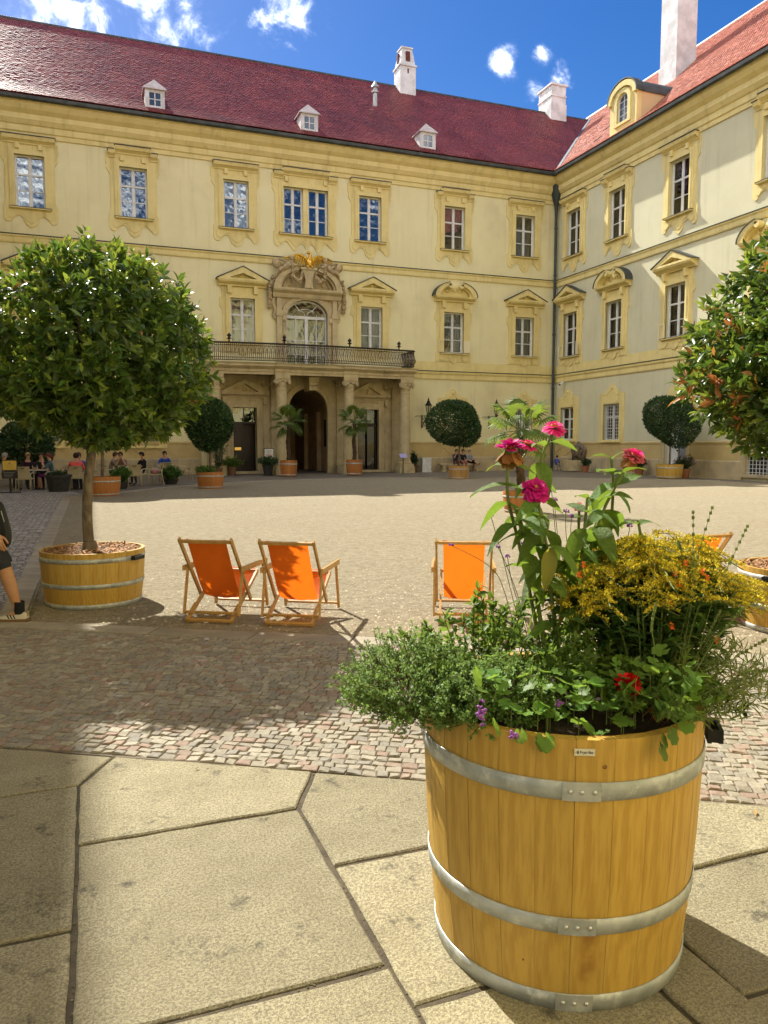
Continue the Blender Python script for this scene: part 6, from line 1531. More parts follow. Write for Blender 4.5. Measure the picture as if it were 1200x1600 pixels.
# ------------------------------------------------------------------ deck chairs
def deck_chair(label, loc, rz, first=None):
    t = thing('deck_chair', label, 'deck chair', loc, rz, 'orange deck chairs on the gravel'); t.scale = (.85, .87, .865)
    A, B_ = .285, .245       # half widths of back frame and seat frame
    w, h_ = .022, .042
    def part(name, segs, m='beech'):
        mb = MB()
        for a, b, ww, hh in segs: mb.bar(a, b, ww, hh, upv=(0, 1, .3))
        return mb.build(name, m, t)
    top = (-.06, .86); low = (.47, .17)
    for s in (-1, 1):
        part('back_rail', [((s*A, top[0]-.02, top[1]+.03), (s*A, low[0], low[1]), w, h_)])
        part('seat_rail', [((s*B_, -.02, .02), (s*B_, .80, .43), w, h_)])
        part('prop', [((s*(A+.024), .17, .56), (s*(A+.024), .05, .075), .02, .034)])
        part('front_leg', [((s*(A+.03), .80, .53), (s*(A+.03), .93, .015), .024, .04)])
        part('armrest', [((s*(A+.045), .10, .555), (s*(A+.045), .88, .545), .055, .022)])
        part('notch_block', [((s*B_, .03, .085), (s*B_, .20, .165), .02, .022)])
    part('top_bar', [((-A-.015, top[0], top[1]), (A+.015, top[0], top[1]), .03, .03)])
    part('floor_bar', [((-B_-.02, .0, .03), (B_+.02, .0, .03), .022, .034)])
    part('prop_bar', [((-A-.02, .055, .10), (A+.02, .055, .10), .022, .022)])
    part('front_bar', [((-A-.03, .91, .07), (A+.03, .91, .07), .022, .034)])
    part('seat_bar', [((-B_-.01, .79, .435), (B_+.01, .79, .435), .028, .028)])
    # sling
    c = catmull([(0, top[0]-.018, top[1]+.004), (0, top[0]+.005, top[1]+.018), (0, top[0]+.02, top[1]), (0, .10, .62), (0, .25, .37), (0, .38, .225), (0, .50, .215), (0, .64, .31), (0, .79, .452), (0, .81, .44)], 4)
    n = 10; vs = []; W2 = .222
    for i, p in enumerate(c):
        tt = i/(len(c)-1)
        for j in range(n+1):
            x = -1+2*j/n; sag = -.028*math.sin(PI*min(1, tt*1.1))*(1-x*x); pinch = 1-.05*math.sin(PI*tt)
            vs.append((x*W2*pinch, p.y+sag*-.6, p.z+sag+.003*math.sin(x*9+i*.5)*math.sin(PI*tt)))
    mb = MB(); mb.add(vs, [(i*(n+1)+j, i*(n+1)+j+1, (i+1)*(n+1)+j+1, (i+1)*(n+1)+j) for i in range(len(c)-1) for j in range(n)]); sl = mb.build('sling', 'orange_canvas', t, smooth='all', fix=False)
    return t
def chair_at(label, mx, my, rz): return deck_chair(label, (mx, my, .003), R(rz))
chair_at('leftmost orange deck chair, its sling shaded by the laurel crown', .945, 6.90, -31)
chair_at('second orange deck chair from the left, sunlit sling, beside the first', 1.585, 6.53, -30)
chair_at('orange deck chair seen through the herbs of the barrel planter', 3.04, 6.02, -26)
chair_at('orange deck chair almost hidden behind the yellow goldenrod', 4.22, 5.62, -30)
chair_at('rightmost orange deck chair, only a top corner showing past the goldenrod', 5.38, 5.64, -2)


# ------------------------------------------------------------------ plants in the barrel
FWD = Vector((math.sin(R(20.8)), math.cos(R(20.8)), 0)); RGT = Vector((FWD.y, -FWD.x, 0))
BC = Vector((1.40, 2.08, 0))
def bp(px, py, b=0.0):
    """point b metres behind the barrel axis on a line of sight"""
    d = Vector(px_dir(px, py)); s = (BC.dot(FWD)+b)/d.dot(FWD); return Vector((0, 0, 1.6)) + d*s

def petal_mesh(m, cup=.25):
    mb = MB(); rows = 5; prof = [0.10, .22, .36, .42, .22]; vs = []
    for i in range(rows):
        t = i/(rows-1); z = cup*math.sin(t*PI*.55)*.5 - .14*t*t
        for x in (-1, 0, 1): vs.append((x*prof[i]*.5, .05+.95*t, z - .04*(1-abs(x))))
    mb.add(vs, [(i*3+j, i*3+j+1, (i+1)*3+j+1, (i+1)*3+j) for i in range(rows-1) for j in (0, 1)]); return mb.mesh('petal', m, smooth='all', fix=False)
_pt = {}
def flower(parent, loc, axis, r, mats, layers=4, per=15, seed=0, wither=0, label=None):
    rs = random.Random(seed); q = Vector(axis).normalized().to_track_quat('Z', 'Y')
    f = empty('flower', parent, loc, q.to_euler())
    if label: f['label'] = label
    mb = MB(); mb.sphere((0, 0, .006), (r*.30, r*.30, r*.18), 10, 6); mb.build('centre', 'flower_centre', f, smooth='all')
    mb = MB(); mb.lathe([(.004, -r*.5), (r*.16, -r*.36), (r*.28, -r*.12), (r*.26, 0), (0, .0)], 10); mb.build('calyx', 'stem_green', f, smooth='all')
    for l in range(layers):
        t = l/(max(1, layers-1)); n = per - l*2; rad = r*(1-.52*t); el = R(-16 + 62*t); mname = mats[min(l, len(mats)-1)]
        if mname not in _pt: _pt[mname] = petal_mesh(mname)
        for i in range(n):
            a = 2*PI*(i+.5*(l % 2))/n + rs.uniform(-.08, .08); e = el + R(rs.uniform(-9, 9))
            if mname == 'withered': e = R(rs.uniform(-75, -30))
            s = rad*rs.uniform(.9, 1.08); o = obj('petal', _pt[mname], f, (0, 0, r*.04*l), (e, 0, a)); o.scale = (s*1.15, s, s)
    return f
def big_leaf_mesh(name, m, w=.42, curl=.35, nseg=6, seed=0):
    rs = random.Random(seed); mb = MB(); vs = []
    for i in range(nseg+1):
        t = i/nseg; ww = w*(math.sin(PI*min(1, t**.75*.98+.02))**.85)*.5 + .012; z = .10*math.sin(t*PI*.6) - curl*t*t
        for x in (-1, -.5, 0, .5, 1): vs.append((x*ww, t, z + .07*abs(x)*(1-t*.5) + rs.uniform(-.012, .012)))
    mb.add(vs, [(i*5+j, i*5+j+1, (i+1)*5+j+1, (i+1)*5+j) for i in range(nseg) for j in range(4)]); return mb.mesh(name, m, smooth='all', fix=False)
ZL = [big_leaf_mesh('leaf', 'zinnia_leaf', .44, .25, seed=1), big_leaf_mesh('leaf', 'zinnia_leaf', .40, .65, seed=2), big_leaf_mesh('leaf', 'zinnia_leaf', .48, 1.0, seed=3)]
def leaf_at(parent, meshes, p, d, size, rs, name='leaf', roll=25, wx=1.0):
    q = Vector(d).normalized().to_track_quat('Y', 'Z'); o = obj(name, meshes[rs.randrange(len(meshes))], parent, p, (q @ Euler((0, R(rs.uniform(-roll, roll)), 0)).to_quaternion()).to_euler()); o.scale = (size*wx, size, size); return o
def zinnia(label, stem_px, b, blooms, seed, leaf_zone, leaf=.10, step=.055):
    """stem_px: list of (px,py) from soil to top"""
    rs = random.Random(seed); base = bp(*stem_px[0], b); t = thing('zinnia_plant', label, 'zinnia', base, 0, 'zinnias in the barrel planter')
    pts = catmull([bp(x, y, b) - base for x, y in stem_px], 6); n = len(pts)
    mb = MB(); mb.tube(pts, [.0068-.0024*i/n for i in range(n)], 7); mb.build('stem', 'stem_green', t, smooth=True)
    for fl in blooms:
        p = bp(fl['p'][0], fl['p'][1], b+fl.get('db', 0)) - base
        if fl.get('from') is not None:
            i = min(n-1, int(fl['from']*n)); q0 = pts[i]; mid = (q0+p)/2 + Vector((0, 0, -.02)); ax = Vector(fl['axis']).normalized()
            mb = MB(); mb.tube(catmull([q0, mid, p - ax*fl['r']*.9, p - ax*fl['r']*.4], 5), .0038, 6); mb.build('stem', 'stem_green', t, smooth=True)
        flower(t, p, fl['axis'], fl['r'], fl['m'], fl.get('layers', 4), fl.get('per', 15), seed=rs.randrange(999))
    # opposite leaf pairs, turning a quarter at each node
    acc = 0; k = 0
    for i in range(1, n):
        acc += (pts[i]-pts[i-1]).length
        tt = i/n
        if acc > step and leaf_zone[0] <= tt <= leaf_zone[1]:
            acc = 0; a = k*PI/2 + rs.uniform(-.5, .5); k += 1; dz = rs.uniform(-.75, .25) if tt < .8 else rs.uniform(.1, .7)
            for s in (0, PI):
                d = Vector((math.cos(a+s), math.sin(a+s), dz + rs.uniform(-.3, .3))); leaf_at(t, ZL, pts[i], d, leaf*rs.uniform(.75, 1.25)*(1.0 if tt < .85 else .75), rs)
    return t
TC = -FWD      # towards the viewer
zinnia('tall zinnia with large magenta bloom and a drooping big leaf below it', [(872,1075),(868,1000),(862,930),(858,880),(850,830),(842,790),(838,772)], -.04,
       [dict(p=(837,764), axis=TC*.75+Vector((0,0,.75)), r=.050, m=['zinnia_magenta'], layers=5, per=17)], 1, (.2, .92), .115, .042)
zinnia('zinnia with single pink bloom at the very top', [(880,1070),(866,960),(850,880),(835,800),(838,750),(850,705),(864,678)], .03,
       [dict(p=(866,668), axis=TC*.35+Vector((0,0,.9)), r=.041, m=['zinnia_pink'], layers=3, per=15)], 2, (.3, .86), .10)
zinnia('zinnia with magenta bloom over a skirt of withered brown petals', [(850,1070),(838,980),(820,890),(806,830),(794,780),(793,740),(797,714)], .0,
       [dict(p=(797,703), axis=TC*.25+Vector((0,0,1)), r=.060, m=['withered','withered','zinnia_magenta','zinnia_magenta','zinnia_magenta'], layers=6, per=19),
        dict(p=(824,695), axis=TC*.2+Vector((.2,0,.9)), r=.038, m=['zinnia_pink'], layers=3, per=13, db=.06, **{'from': .85})], 3, (.5, .95), .10)
zinnia('zinnia at right with dusky pink fading bloom', [(925,1070),(918,980),(915,900),(925,850),(942,800),(962,760),(982,725)], .02,
       [dict(p=(990,714), axis=TC*.45+RGT*.35+Vector((0,0,.8)), r=.047, m=['withered','zinnia_dusky','zinnia_dusky','zinnia_pink'], layers=5, per=17)], 4, (.3, .97), .105, .042)
zinnia('leafy zinnia shoot without bloom right of the centre', [(935,1060),(940,960),(950,880),(955,820),(958,760),(955,715)], .08, [], 5, (.3, 1.0), .10, .045)
zinnia('short zinnia with small pink bloom behind the tall stems', [(900,1060),(898,980),(900,900),(904,830),(905,798)], .14, [dict(p=(905,791), axis=TC*.4+Vector((0,0,.8)), r=.026, m=['zinnia_pink'], layers=2, per=13)], 6, (.3, .9), .06)
zinnia('leafy zinnia shoot above the goldenrod', [(1010,1040),(1008,960),(1005,880),(1000,830),(996,812)], .10, [], 7, (.6, 1.0), .07, .03)
zinnia('leafy zinnia shoot left of the large magenta bloom', [(858,1070),(845,970),(832,890),(818,830),(808,795)], -.02, [], 8, (.3, 1.0), .095, .045)
zinnia('leafy zinnia shoot between the two tall blooming stems', [(900,1065),(902,960),(908,880),(914,820),(918,775)], -.02, [], 9, (.3, 1.0), .095, .045)
zd = thing('zinnia_leaf', 'long yellowing drooping leaf hanging on the tall zinnia stem', 'leaf', bp(872, 905, -.06)); lm = big_leaf_mesh('blade', 'yellow_leaf', .36, .35, seed=5)
leaf_at(zd, [lm], (0, 0, 0), Vector((.1, -.15, -1)), .17, random.Random(1), 'blade'); leaf_at(zd, [lm], (-.03, 0, .1), Vector((-.3, -.3, -1)), .13, random.Random(2), 'blade')

# goldenrod: domed mass of arching plumes
def goldenrod():
    rs = np.random.RandomState(12); o = bp(1025, 1075, .05); t = thing('goldenrod', 'dense mound of yellow goldenrod on the right side of the barrel', 'goldenrod', o)
    mb = MB(); FP, FD, FN, FL = [], [], [], []; LP, LD, LN, LL = [], [], [], []
    for i in range(112):
        a = rs.uniform(0, 2*PI); q = math.sqrt(rs.uniform(0, 1)); ex = q*math.cos(a); ey = q*math.sin(a)
        tx = ex*.30 - .03; ty = ey*.22; tz = .50*math.sqrt(max(0, 1-.50*q*q)) + rs.uniform(-.05, .02) + .01 + .015*ex
        if ex > .3: tz -= .10*(ex-.3)
        base = RGT*(ex*.11+rs.normal()*.02) + FWD*(ey*.10+rs.normal()*.02) + Vector((0, 0, -.10)); tip = RGT*tx + FWD*ty + Vector((0, 0, tz))
        mid = base.lerp(tip, .55) + Vector((0, 0, .06)); c = catmull([base, mid, tip], 6); mb.tube(c, [.0028]*len(c), 4, cap=False)
        for p in c[1:-3]:
            for _ in range(4):
                v_ = rnd_unit(rs, 1)[0]; LP.append(np.array(p) + rs.normal(size=3)*.008); LD.append(v_*[1,1,.4]+[0,0,.35]); LN.append([0,0,1]+rs.normal(size=3)*.4); LL.append(rs.uniform(.05, .10))
        for k in range(rs.randint(5, 9)):
            az = rs.uniform(0, 2*PI); out = Vector((math.cos(az), math.sin(az), rs.uniform(-.06, .06))) + (RGT*ex + FWD*ey)*.7; out.normalize(); ln = rs.uniform(.06, .125); s0 = tip - Vector((0, 0, rs.choice([0, .022, .045])))
            m = int(ln/.0013)
            for j in range(m):
                u = j/m; p = s0 + out*(ln*u) + Vector((0, 0, .02*u - .035*u*u)); w = .0075*(1-.7*u)+.0015
                FP.append(np.array(p) + rs.normal(size=3)*[w*.6, w*.6, w*.45] + [0, 0, .003]); FD.append(rs.normal(size=3)*.7 + [0, 0, .9]); FN.append(rs.normal(size=3)); FL.append(rs.uniform(.0055, .0090))
            mb.tube([s0, s0 + out*(ln*.5) + Vector((0,0,.002)), s0 + out*ln - Vector((0,0,.025))], .0012, 3, cap=False)
    mb.build('stems', 'stem_green', t, fix=False)['kind'] = 'stuff'
    FL = np.array(FL); V, F, k, nf = leaf_arrays(FP, FD, FN, FL, FL*.9, LEAF4_V, LEAF4_F); tag(obj('blossom', leaf_mesh('blossom', [(V, F, k, nf, 0)], ['goldenrod_bloom']), t, ), kind='stuff')
    LL = np.array(LL); V, F, k, nf = leaf_arrays(LP, LD, LN, LL, LL*.17); tag(obj('leaves', leaf_mesh('leaves', [(V, F, k, nf, 0)], ['goldenrod_leaf']), t), kind='stuff')
goldenrod()
def sprigs(name, label, cat, base_px, b, n, spread, height, leaves, ll, lw, mleaf, mstem, seed, lean=Vector((0,0,0)), sr=.0012, tv=LEAF4_V, tf=LEAF4_F, rootspread=.12, droop=0.0, up=.5, hvar=.35):
    rs = np.random.RandomState(seed); o = bp(*base_px, b); t = thing(name, label, cat, o); mb = MB(); P, D, NR, LL = [], [], [], []
    for i in range(n):
        a = rs.uniform(0, 2*PI); q = math.sqrt(rs.uniform(0, 1)); d = Vector((math.cos(a)*q*spread, math.sin(a)*q*spread, 0)) + lean*rs.uniform(.5, 1.2)
        h = height*(1-.55*q*q)*rs.uniform(1-hvar, 1.05); root = Vector((math.cos(a)*q*rootspread, math.sin(a)*q*rootspread, -.03)); tip = root + d + Vector((rs.normal()*.015, rs.normal()*.015, h - droop*q*q))
        mid = root.lerp(tip, .5) + Vector((rs.normal()*.012, rs.normal()*.012, h*.18*up)); c = catmull([root, mid, tip], 4); mb.tube(c, sr, 3, cap=False)
        for j in range(leaves):
            u = rs.uniform(.25, 1.0); x = u*(len(c)-1); k0 = min(int(x), len(c)-2); p = c[k0].lerp(c[k0+1], x-k0); dr = (c[k0+1]-c[k0]).normalized()
            v_ = rnd_unit(rs, 1)[0]; P.append(np.array(p)); D.append(v_*.9 + np.array(dr)*.6 + [0, 0, .15]); NR.append(np.array(dr)+rs.normal(size=3)*.4); LL.append(ll*rs.uniform(.6, 1.25))
    mb.build('stems', mstem, t, fix=False)['kind'] = 'stuff'
    LL = np.array(LL); V, F, k, nf = leaf_arrays(P, D, NR, LL, LL*lw, tv, tf); tag(obj('leaves', leaf_mesh('leaves', [(V, F, k, nf, 0)], [mleaf]), t), kind='stuff')
    return t
def cushion(name, label, cat, px, b, r, n, per, ll, lw, mleaf, mstem, seed, tip=.07):
    """low bush: leafy twig ends spread over a lumpy dome"""
    rs = np.random.RandomState(seed); o = bp(*px, b); t = thing(name, label, cat, o); f = blob_r(rs); mb = MB(); P, D, NR, LL = [], [], [], []
    for i in range(n):
        d = rnd_unit(rs, 1)[0]; d[2] = abs(d[2])*1.1 - .38; d = d/np.linalg.norm(d); e = d*f(d[None,:])[0]*np.array(r)*rs.uniform(.72, 1.12)
        root = Vector(e*[.35,.35,.12]) + Vector((0,0,-.02)); tp = Vector(e); gr_ = Vector(d*[.8,.8,.5]) + Vector((rs.normal()*.45, rs.normal()*.45, .55+rs.normal()*.3)); gr_.normalize(); end = tp + gr_*tip*rs.uniform(.5, 1.3)
        c = catmull([root, tp, end], 4); mb.tube(c[2:], .0009, 3, cap=False)
        for j in range(per):
            u = 1-rs.uniform(0, 1)**1.4; p = c[4:][min(4, int(u*4))].lerp(c[4:][min(4, int(u*4)+1)], u*4-int(u*4)); v_ = rnd_unit(rs, 1)[0]
            P.append(np.array(p)+v_*.002); D.append(v_ + np.array(gr_)*.5); NR.append(np.array(gr_)+rs.normal(size=3)*.5); LL.append(ll*rs.uniform(.6, 1.25))
    mb.build('stems', mstem, t, fix=False)['kind'] = 'stuff'
    LL = np.array(LL); V, F, k, nf = leaf_arrays(P, D, NR, LL, LL*lw, LEAF4_V, LEAF4_F); tag(obj('leaves', leaf_mesh('leaves', [(V, F, k, nf, 0)], [mleaf]), t), kind='stuff')
cushion('thyme_bush', 'bushy grey green thyme spilling over the left rim of the barrel', 'thyme', (655, 1088), -.02, (.160, .175, .120), 760, 26, .0115, .66, 'thyme_leaf', 'stem_brown', 21, tip=.095)
cushion('thyme_bush', 'low bright green thyme in the front left of the barrel', 'thyme', (755, 1098), -.16, (.17, .15, .105), 800, 26, .0105, .70, 'thyme_leaf', 'stem_brown', 22, tip=.05)
sprigs('herb_clump', 'leafy dark green mint stems behind the thyme', 'herb', (755, 1060), .10, 44, .17, .33, 30, .036, .50, 'herb_leaf', 'stem_brown', 23, sr=.0018, tv=LEAF_V, tf=LEAF_F, rootspread=.13, hvar=.45)
sprigs('herb_clump', 'tangled green herb stems in the middle of the barrel below the zinnias', 'herb', (880, 1060), -.02, 60, .12, .26, 30, .030, .40, 'herb_leaf', 'stem_green', 24, sr=.0016, tv=LEAF_V, tf=LEAF_F, rootspread=.12)
sprigs('grass_clump', 'wispy narrow leaved stems leaning out over the right rim', 'grass', (1050, 1095), -.12, 85, .17, .25, 20, .046, .09, 'grass_leaf', 'grass_leaf', 25, lean=RGT*.11, sr=.0012, tv=LEAF_V, tf=LEAF_F, rootspread=.13, droop=.05)
sprigs('herb_clump', 'low green filler leaves under the goldenrod', 'herb', (985, 1075), -.20, 70, .14, .10, 24, .030, .45, 'herb_leaf', 'stem_green', 26, tv=LEAF_V, tf=LEAF_F, rootspread=.14)
# tall thin grass ears and a trailing dark twig
def ears():
    rs = random.Random(4)
    t = thing('grass_ears', 'thin grass stalks with long ears rising above and beside the goldenrod', 'grass', bp(1060, 1085, -.1)); o = t.location.copy()
    for k, path in enumerate([[(1040,1085),(1075,950),(1090,870),(1113,793)],[(1050,1085),(1078,960),(1083,880),(1083,800)],[(1075,1085),(1110,950),(1140,880),(1168,822)],[(1080,1090),(1120,1050),(1160,1020),(1196,1000)],[(1085,1095),(1130,1060),(1170,1050),(1200,1048)],[(1070,1080),(1110,1010),(1140,975),(1160,950)],[(1000,1085),(1000,1010),(997,960),(1000,930)],[(1020,1085),(1022,1010),(1018,980),(1025,945)],[(1062,1090),(1090,1020),(1112,980),(1125,955)],[(1090,1090),(1120,1075),(1150,1070),(1192,1062)]]):
        b = -.12 - .02*k*(k % 2); c = catmull([bp(x, y, b)-o for x, y in path], 6); mb = MB(); mb.tube(c, [.0016]*(len(c)-6)+[.0012]*6, 4)
        for i in range(len(c)-8, len(c)):
            for e in (-1, 1):
                p = c[i]; mb.sphere(p + RGT*(e*.0022), (.0026, .0026, .0065), 5, 4)
        mb.build('stalk', 'grass_leaf', t, fix=False)
ears()
tw = thing('trailing_twig', 'dark leaved twig trailing beyond the right rim of the barrel', 'twig', bp(1085, 1100, -.22)); o_ = tw.location.copy(); tr_ = random.Random(6)
c = catmull([bp(x, y, -.22)-o_ for x, y in ((1085,1100),(1105,1105),(1128,1098),(1162,1112))], 5); mb = MB(); mb.tube(c, .0016, 4); mb.build('stem', 'stem_brown', tw)
DL = [big_leaf_mesh('leaf', 'dark_leaf', .30, .2, seed=9)]
for i in range(3, len(c)):
    for s in (-1, 1): leaf_at(tw, DL, c[i], RGT*.6 + Vector((0, 0, s*.9)) + FWD*tr_.uniform(-.5, .5), tr_.uniform(.025, .045), tr_)
# geranium: round leaves along the front rim, red head
def round_leaf_mesh(seed):
    rs = random.Random(seed); mb = MB(); n = 22; vs = [(0, 0, 0)]
    for ring, rr in ((1, .55), (2, 1.0)):
        for i in range(n):
            a = -PI*.5 + R(12) + (2*PI-R(24))*i/(n-1); lob = 1 + .10*math.cos(a*7+.6) if ring == 2 else 1
            r = .5*rr*lob; vs.append((r*math.cos(a), .32+r*math.sin(a), .07*rr*rr + .03*math.sin(a*6+seed) * (ring-1)))
    fs = [(0, 1+i, 2+i) for i in range(n-1)] + [(1+i, 1+n+i, 2+n+i, 2+i) for i in range(n-1)]; vs[0] = (0, .25, -.02)
    mb.add(vs, fs); return mb.mesh('leaf', 'geranium_leaf', smooth='all', fix=False)
GL = [round_leaf_mesh(i) for i in range(3)]
ger = thing('geranium', 'geranium with round leaves hanging over the front rim and one red flower head', 'geranium', bp(880, 1110, -.30)); go = ger.location.copy(); gr = random.Random(9)
mb = MB(); 
for i in range(150):
    px = gr.uniform(735, 975) if i < 92 else gr.uniform(940, 1095); dep = gr.uniform(-.40, -.18); py = gr.uniform(1062, 1140) - (dep+.40)*150 + (10 if 800 < px < 960 else -12) + (px > 975)*-8
    p = bp(px, py, dep) - go; d = Vector((gr.uniform(-1, 1), gr.uniform(-1, 1), gr.uniform(-.5, .35))) + TC*.5; leaf_at(ger, GL, p, d, gr.uniform(.030, .056), gr, roll=35)
    if i % 2 == 0: mb.tube([p + Vector((0,0,-.06)) - d.normalized()*-.0, p + Vector((0, 0, -.02)), p], .0013, 4, cap=False)
for px, py, dep in ((812,1142,-.42),(850,1150,-.43),(838,1158,-.435),(1034,1150,-.44),(1030,1166,-.445),(1046,1140,-.43),(1075,1128,-.40),(770,1128,-.41)):
    leaf_at(ger, GL, bp(px, py, dep)-go, Vector((gr.uniform(-.6,.6), 0, -.7))+TC*.3, gr.uniform(.038, .055), gr, roll=20)
mb.tube(catmull([bp(960,1120,-.26)-go, bp(972,1100,-.30)-go, bp(982,1080,-.32)-go], 4), .002, 5); tag(mb.build('stems', 'stem_green', ger, fix=False), kind='stuff')
rp = []
if 'red_petal' not in _pt: _pt['red_petal'] = petal_mesh('red_petal', .35)
hd = empty('flower_head', ger, bp(983, 1072, -.33)-go); hd['label'] = 'bright red geranium flower head'
for i in range(64):
    v_ = Vector((gr.gauss(0,1), gr.gauss(0,1), gr.gauss(0,1)+.2)).normalized(); c0 = Vector((v_.x*.026, v_.y*.026, v_.z*.024)); q = (v_ + Vector((gr.uniform(-.9,.9), gr.uniform(-.9,.9), gr.uniform(-.9,.9)))).normalized().to_track_quat('Y', 'Z')
    o = obj('petal', _pt['red_petal'], hd, c0*.55, q.to_euler()); s = gr.uniform(.022, .030); o.scale = (s*2.0, s, s)
# verbena: thin stalks with small lilac heads
ver = thing('verbena', 'airy purple verbena on thin stalks in front of the gravel', 'verbena', bp(840, 1060, .12)); vo = ver.location.copy(); vr = random.Random(3)
for k, path in enumerate([[(820,1050),(790,930),(765,885),(705,852)],[(830,1050),(800,930),(785,870),(767,806)],[(835,1040),(815,960),(800,910),(793,870)],[(840,1040),(812,940),(790,880),(778,855)],[(850,1030),(835,930),(822,890),(813,850)],[(920,1040),(895,900),(885,840),(884,800)],[(930,1030),(910,900),(893,850),(893,806)],[(900,1040),(880,900),(870,850),(862,768)],[(905,1040),(885,900),(873,850),(866,782)],[(945,1030),(955,900),(980,840),(984,822)],[(880,1040),(905,880),(930,850),(940,834)]]):
    c = catmull([bp(x, y, .10+.02*(k % 3))-vo for x, y in path], 6); mb = MB(); mb.tube(c, .0014, 4); mb.build('stalk', 'stem_green', ver, fix=False)
    r_ = vr.uniform(.006, .011); mb = MB()
    for i in range(26):
        v_ = Vector((vr.gauss(0,1), vr.gauss(0,1), abs(vr.gauss(0,1))*.8-.2)).normalized(); p = c[-1] + v_*r_; mb.sphere(p, (.0026, .0026, .0022), 5, 4)
    mb.build('flower_head', 'lilac_petal', ver, smooth='all')
for px, py, dep, n in ((752,1118,-.40,34),(803,1150,-.43,16),(877,1102,-.36,12)):
    lo = thing('lilac_flower', {752:'lilac flower spike hanging over the front rim beside the thyme', 803:'small lilac blossom on the front rim below the geranium leaves', 877:'tiny lilac blossom among the geranium leaves'}[px], 'flower', bp(px, py, dep)); mb = MB()
    for i in range(n): mb.sphere((vr.gauss(0,.006), vr.gauss(0,.006), vr.gauss(0,.016 if n > 20 else .007)), (.005,.005,.003), 6, 4, rot=Euler((vr.uniform(-1,1),vr.uniform(-1,1),0)).to_matrix())
    mb.build('blossom', 'lilac_petal', lo, smooth='all')
# orange daisies and dry leaves among the goldenrod
ob_ = thing('orange_flowers', 'few orange blossoms scattered inside the goldenrod', 'flower', bp(1080, 900, -.1)); oo = ob_.location.copy(); orr = random.Random(5)
for k, (px, py) in enumerate([(1072,880),(1055,896),(1098,893),(1105,902),(1062,912),(1048,940),(1050,978),(912,882),(905,898),(1120,1000)]):
    mb = MB(); p = bp(px, py, -.17)-oo
    for i in range(9):
        a = 2*PI*i/9; d = Vector((math.cos(a), math.sin(a)*.6, math.sin(a)*.7)); s = Vector((-d.y, d.x, 0)).normalized()*.004; mb.add([p, p+d*.008-s, p+d*orr.uniform(.012,.017), p+d*.008+s], [(0,1,2,3)])
    mb.build('blossom', 'orange_petal', ob_, fix=False)
dl = thing('dry_leaves', 'withered brown leaves near the red geranium head', 'leaf', bp(1032, 1105, -.30)); dr_ = random.Random(8); dm = [big_leaf_mesh('blade', 'withered', .22, .9, seed=4)]
for i in range(16): leaf_at(dl, dm, (dr_.uniform(-.03,.03), dr_.uniform(-.02,.02), dr_.uniform(-.02,.06)), Vector((dr_.uniform(-.5,.5), dr_.uniform(-.5,.5), -1)), dr_.uniform(.03,.055), dr_, 'blade')


# ------------------------------------------------------------------ people
_cloth = {}
def cloth(col):
    k = tuple(round(c, 3) for c in col)
    if k not in _cloth: n = 'cloth_%d' % len(_cloth); mat(n, col, tuple(c*.8 for c in col), scale=9, rough=.85); _cloth[k] = n
    return _cloth[k]
def skin_body(name, J, E, parent, mats, sub=2):
    """J: name -> (co, (rx,ry)), E: list of (a,b,material index); one continuous skinned surface"""
    names = list(J); idx = {n: i for i, n in enumerate(names)}
    me = bpy.data.meshes.new(name); me.from_pydata([J[n][0] for n in names], [(idx[a], idx[b]) for a, b, _ in E], [])
    o = bpy.data.objects.new(name, me); COL.objects.link(o); md = o.modifiers.new('skin', 'SKIN'); md.use_smooth_shade = True; md.branch_smoothing = .6
    sv = me.skin_vertices[0].data
    for n in names: sv[idx[n]].radius = J[n][1]; sv[idx[n]].use_root = (n == 'pelvis')
    ss = o.modifiers.new('sub', 'SUBSURF'); ss.levels = sub; ss.render_levels = sub
    dg = bpy.context.evaluated_depsgraph_get(); m2 = bpy.data.meshes.new_from_object(o.evaluated_get(dg)); bpy.data.objects.remove(o); bpy.data.meshes.remove(me)
    m2.name = name; m2.materials.clear()
    for m in mats: m2.materials.append(M[m])
    A = np.array([J[a][0] for a, b, _ in E], float); B_ = np.array([J[b][0] for a, b, _ in E], float); K = np.array([k for *_, k in E]); RD = np.array([(max(J[a][1])+max(J[b][1]))/2 for a, b, _ in E])
    AB = B_-A; L2 = np.maximum((AB**2).sum(1), 1e-9)
    for p in m2.polygons:
        c = np.array(p.center); t = np.clip(((c-A)*AB).sum(1)/L2, 0, 1); d = np.linalg.norm(c-(A+AB*t[:,None]), axis=1)/RD; p.material_index = int(K[d.argmin()]); p.use_smooth = True
    return obj(name, m2, parent)
def hair(parent, c, r, m, long=False, turn=0.0):
    mb = MB(); n, k = 14, 8; vs = []
    for i in range(k+1):
        t = (PI*.62)*i/k
        for j in range(n):
            a = 2*PI*j/n; back = math.cos(a-(-PI/2))      # face looks along +y
            tt = t*(1.0 + .28*max(0, back) - .42*max(0, -back)); e = 1.10
            vs.append((c[0]+r*e*.92*math.sin(tt)*math.cos(a), c[1]+r*e*1.08*math.sin(tt)*math.sin(a), c[2]+r*1.22*math.cos(tt)))
    mb.add(vs, [(i*n+j, i*n+(j+1)%n, (i+1)*n+(j+1)%n, (i+1)*n+j) for i in range(k) for j in range(n)])
    if long: mb.tube([(c[0], c[1]-r*.7, c[2]+r*.2), (c[0], c[1]-r*1.05, c[2]-r*.8), (c[0], c[1]-r*.95, c[2]-r*2.0)], [r*.85, r*.75, r*.4], 8, flat=.6)
    return mb.build('hair', m, parent, smooth='all')
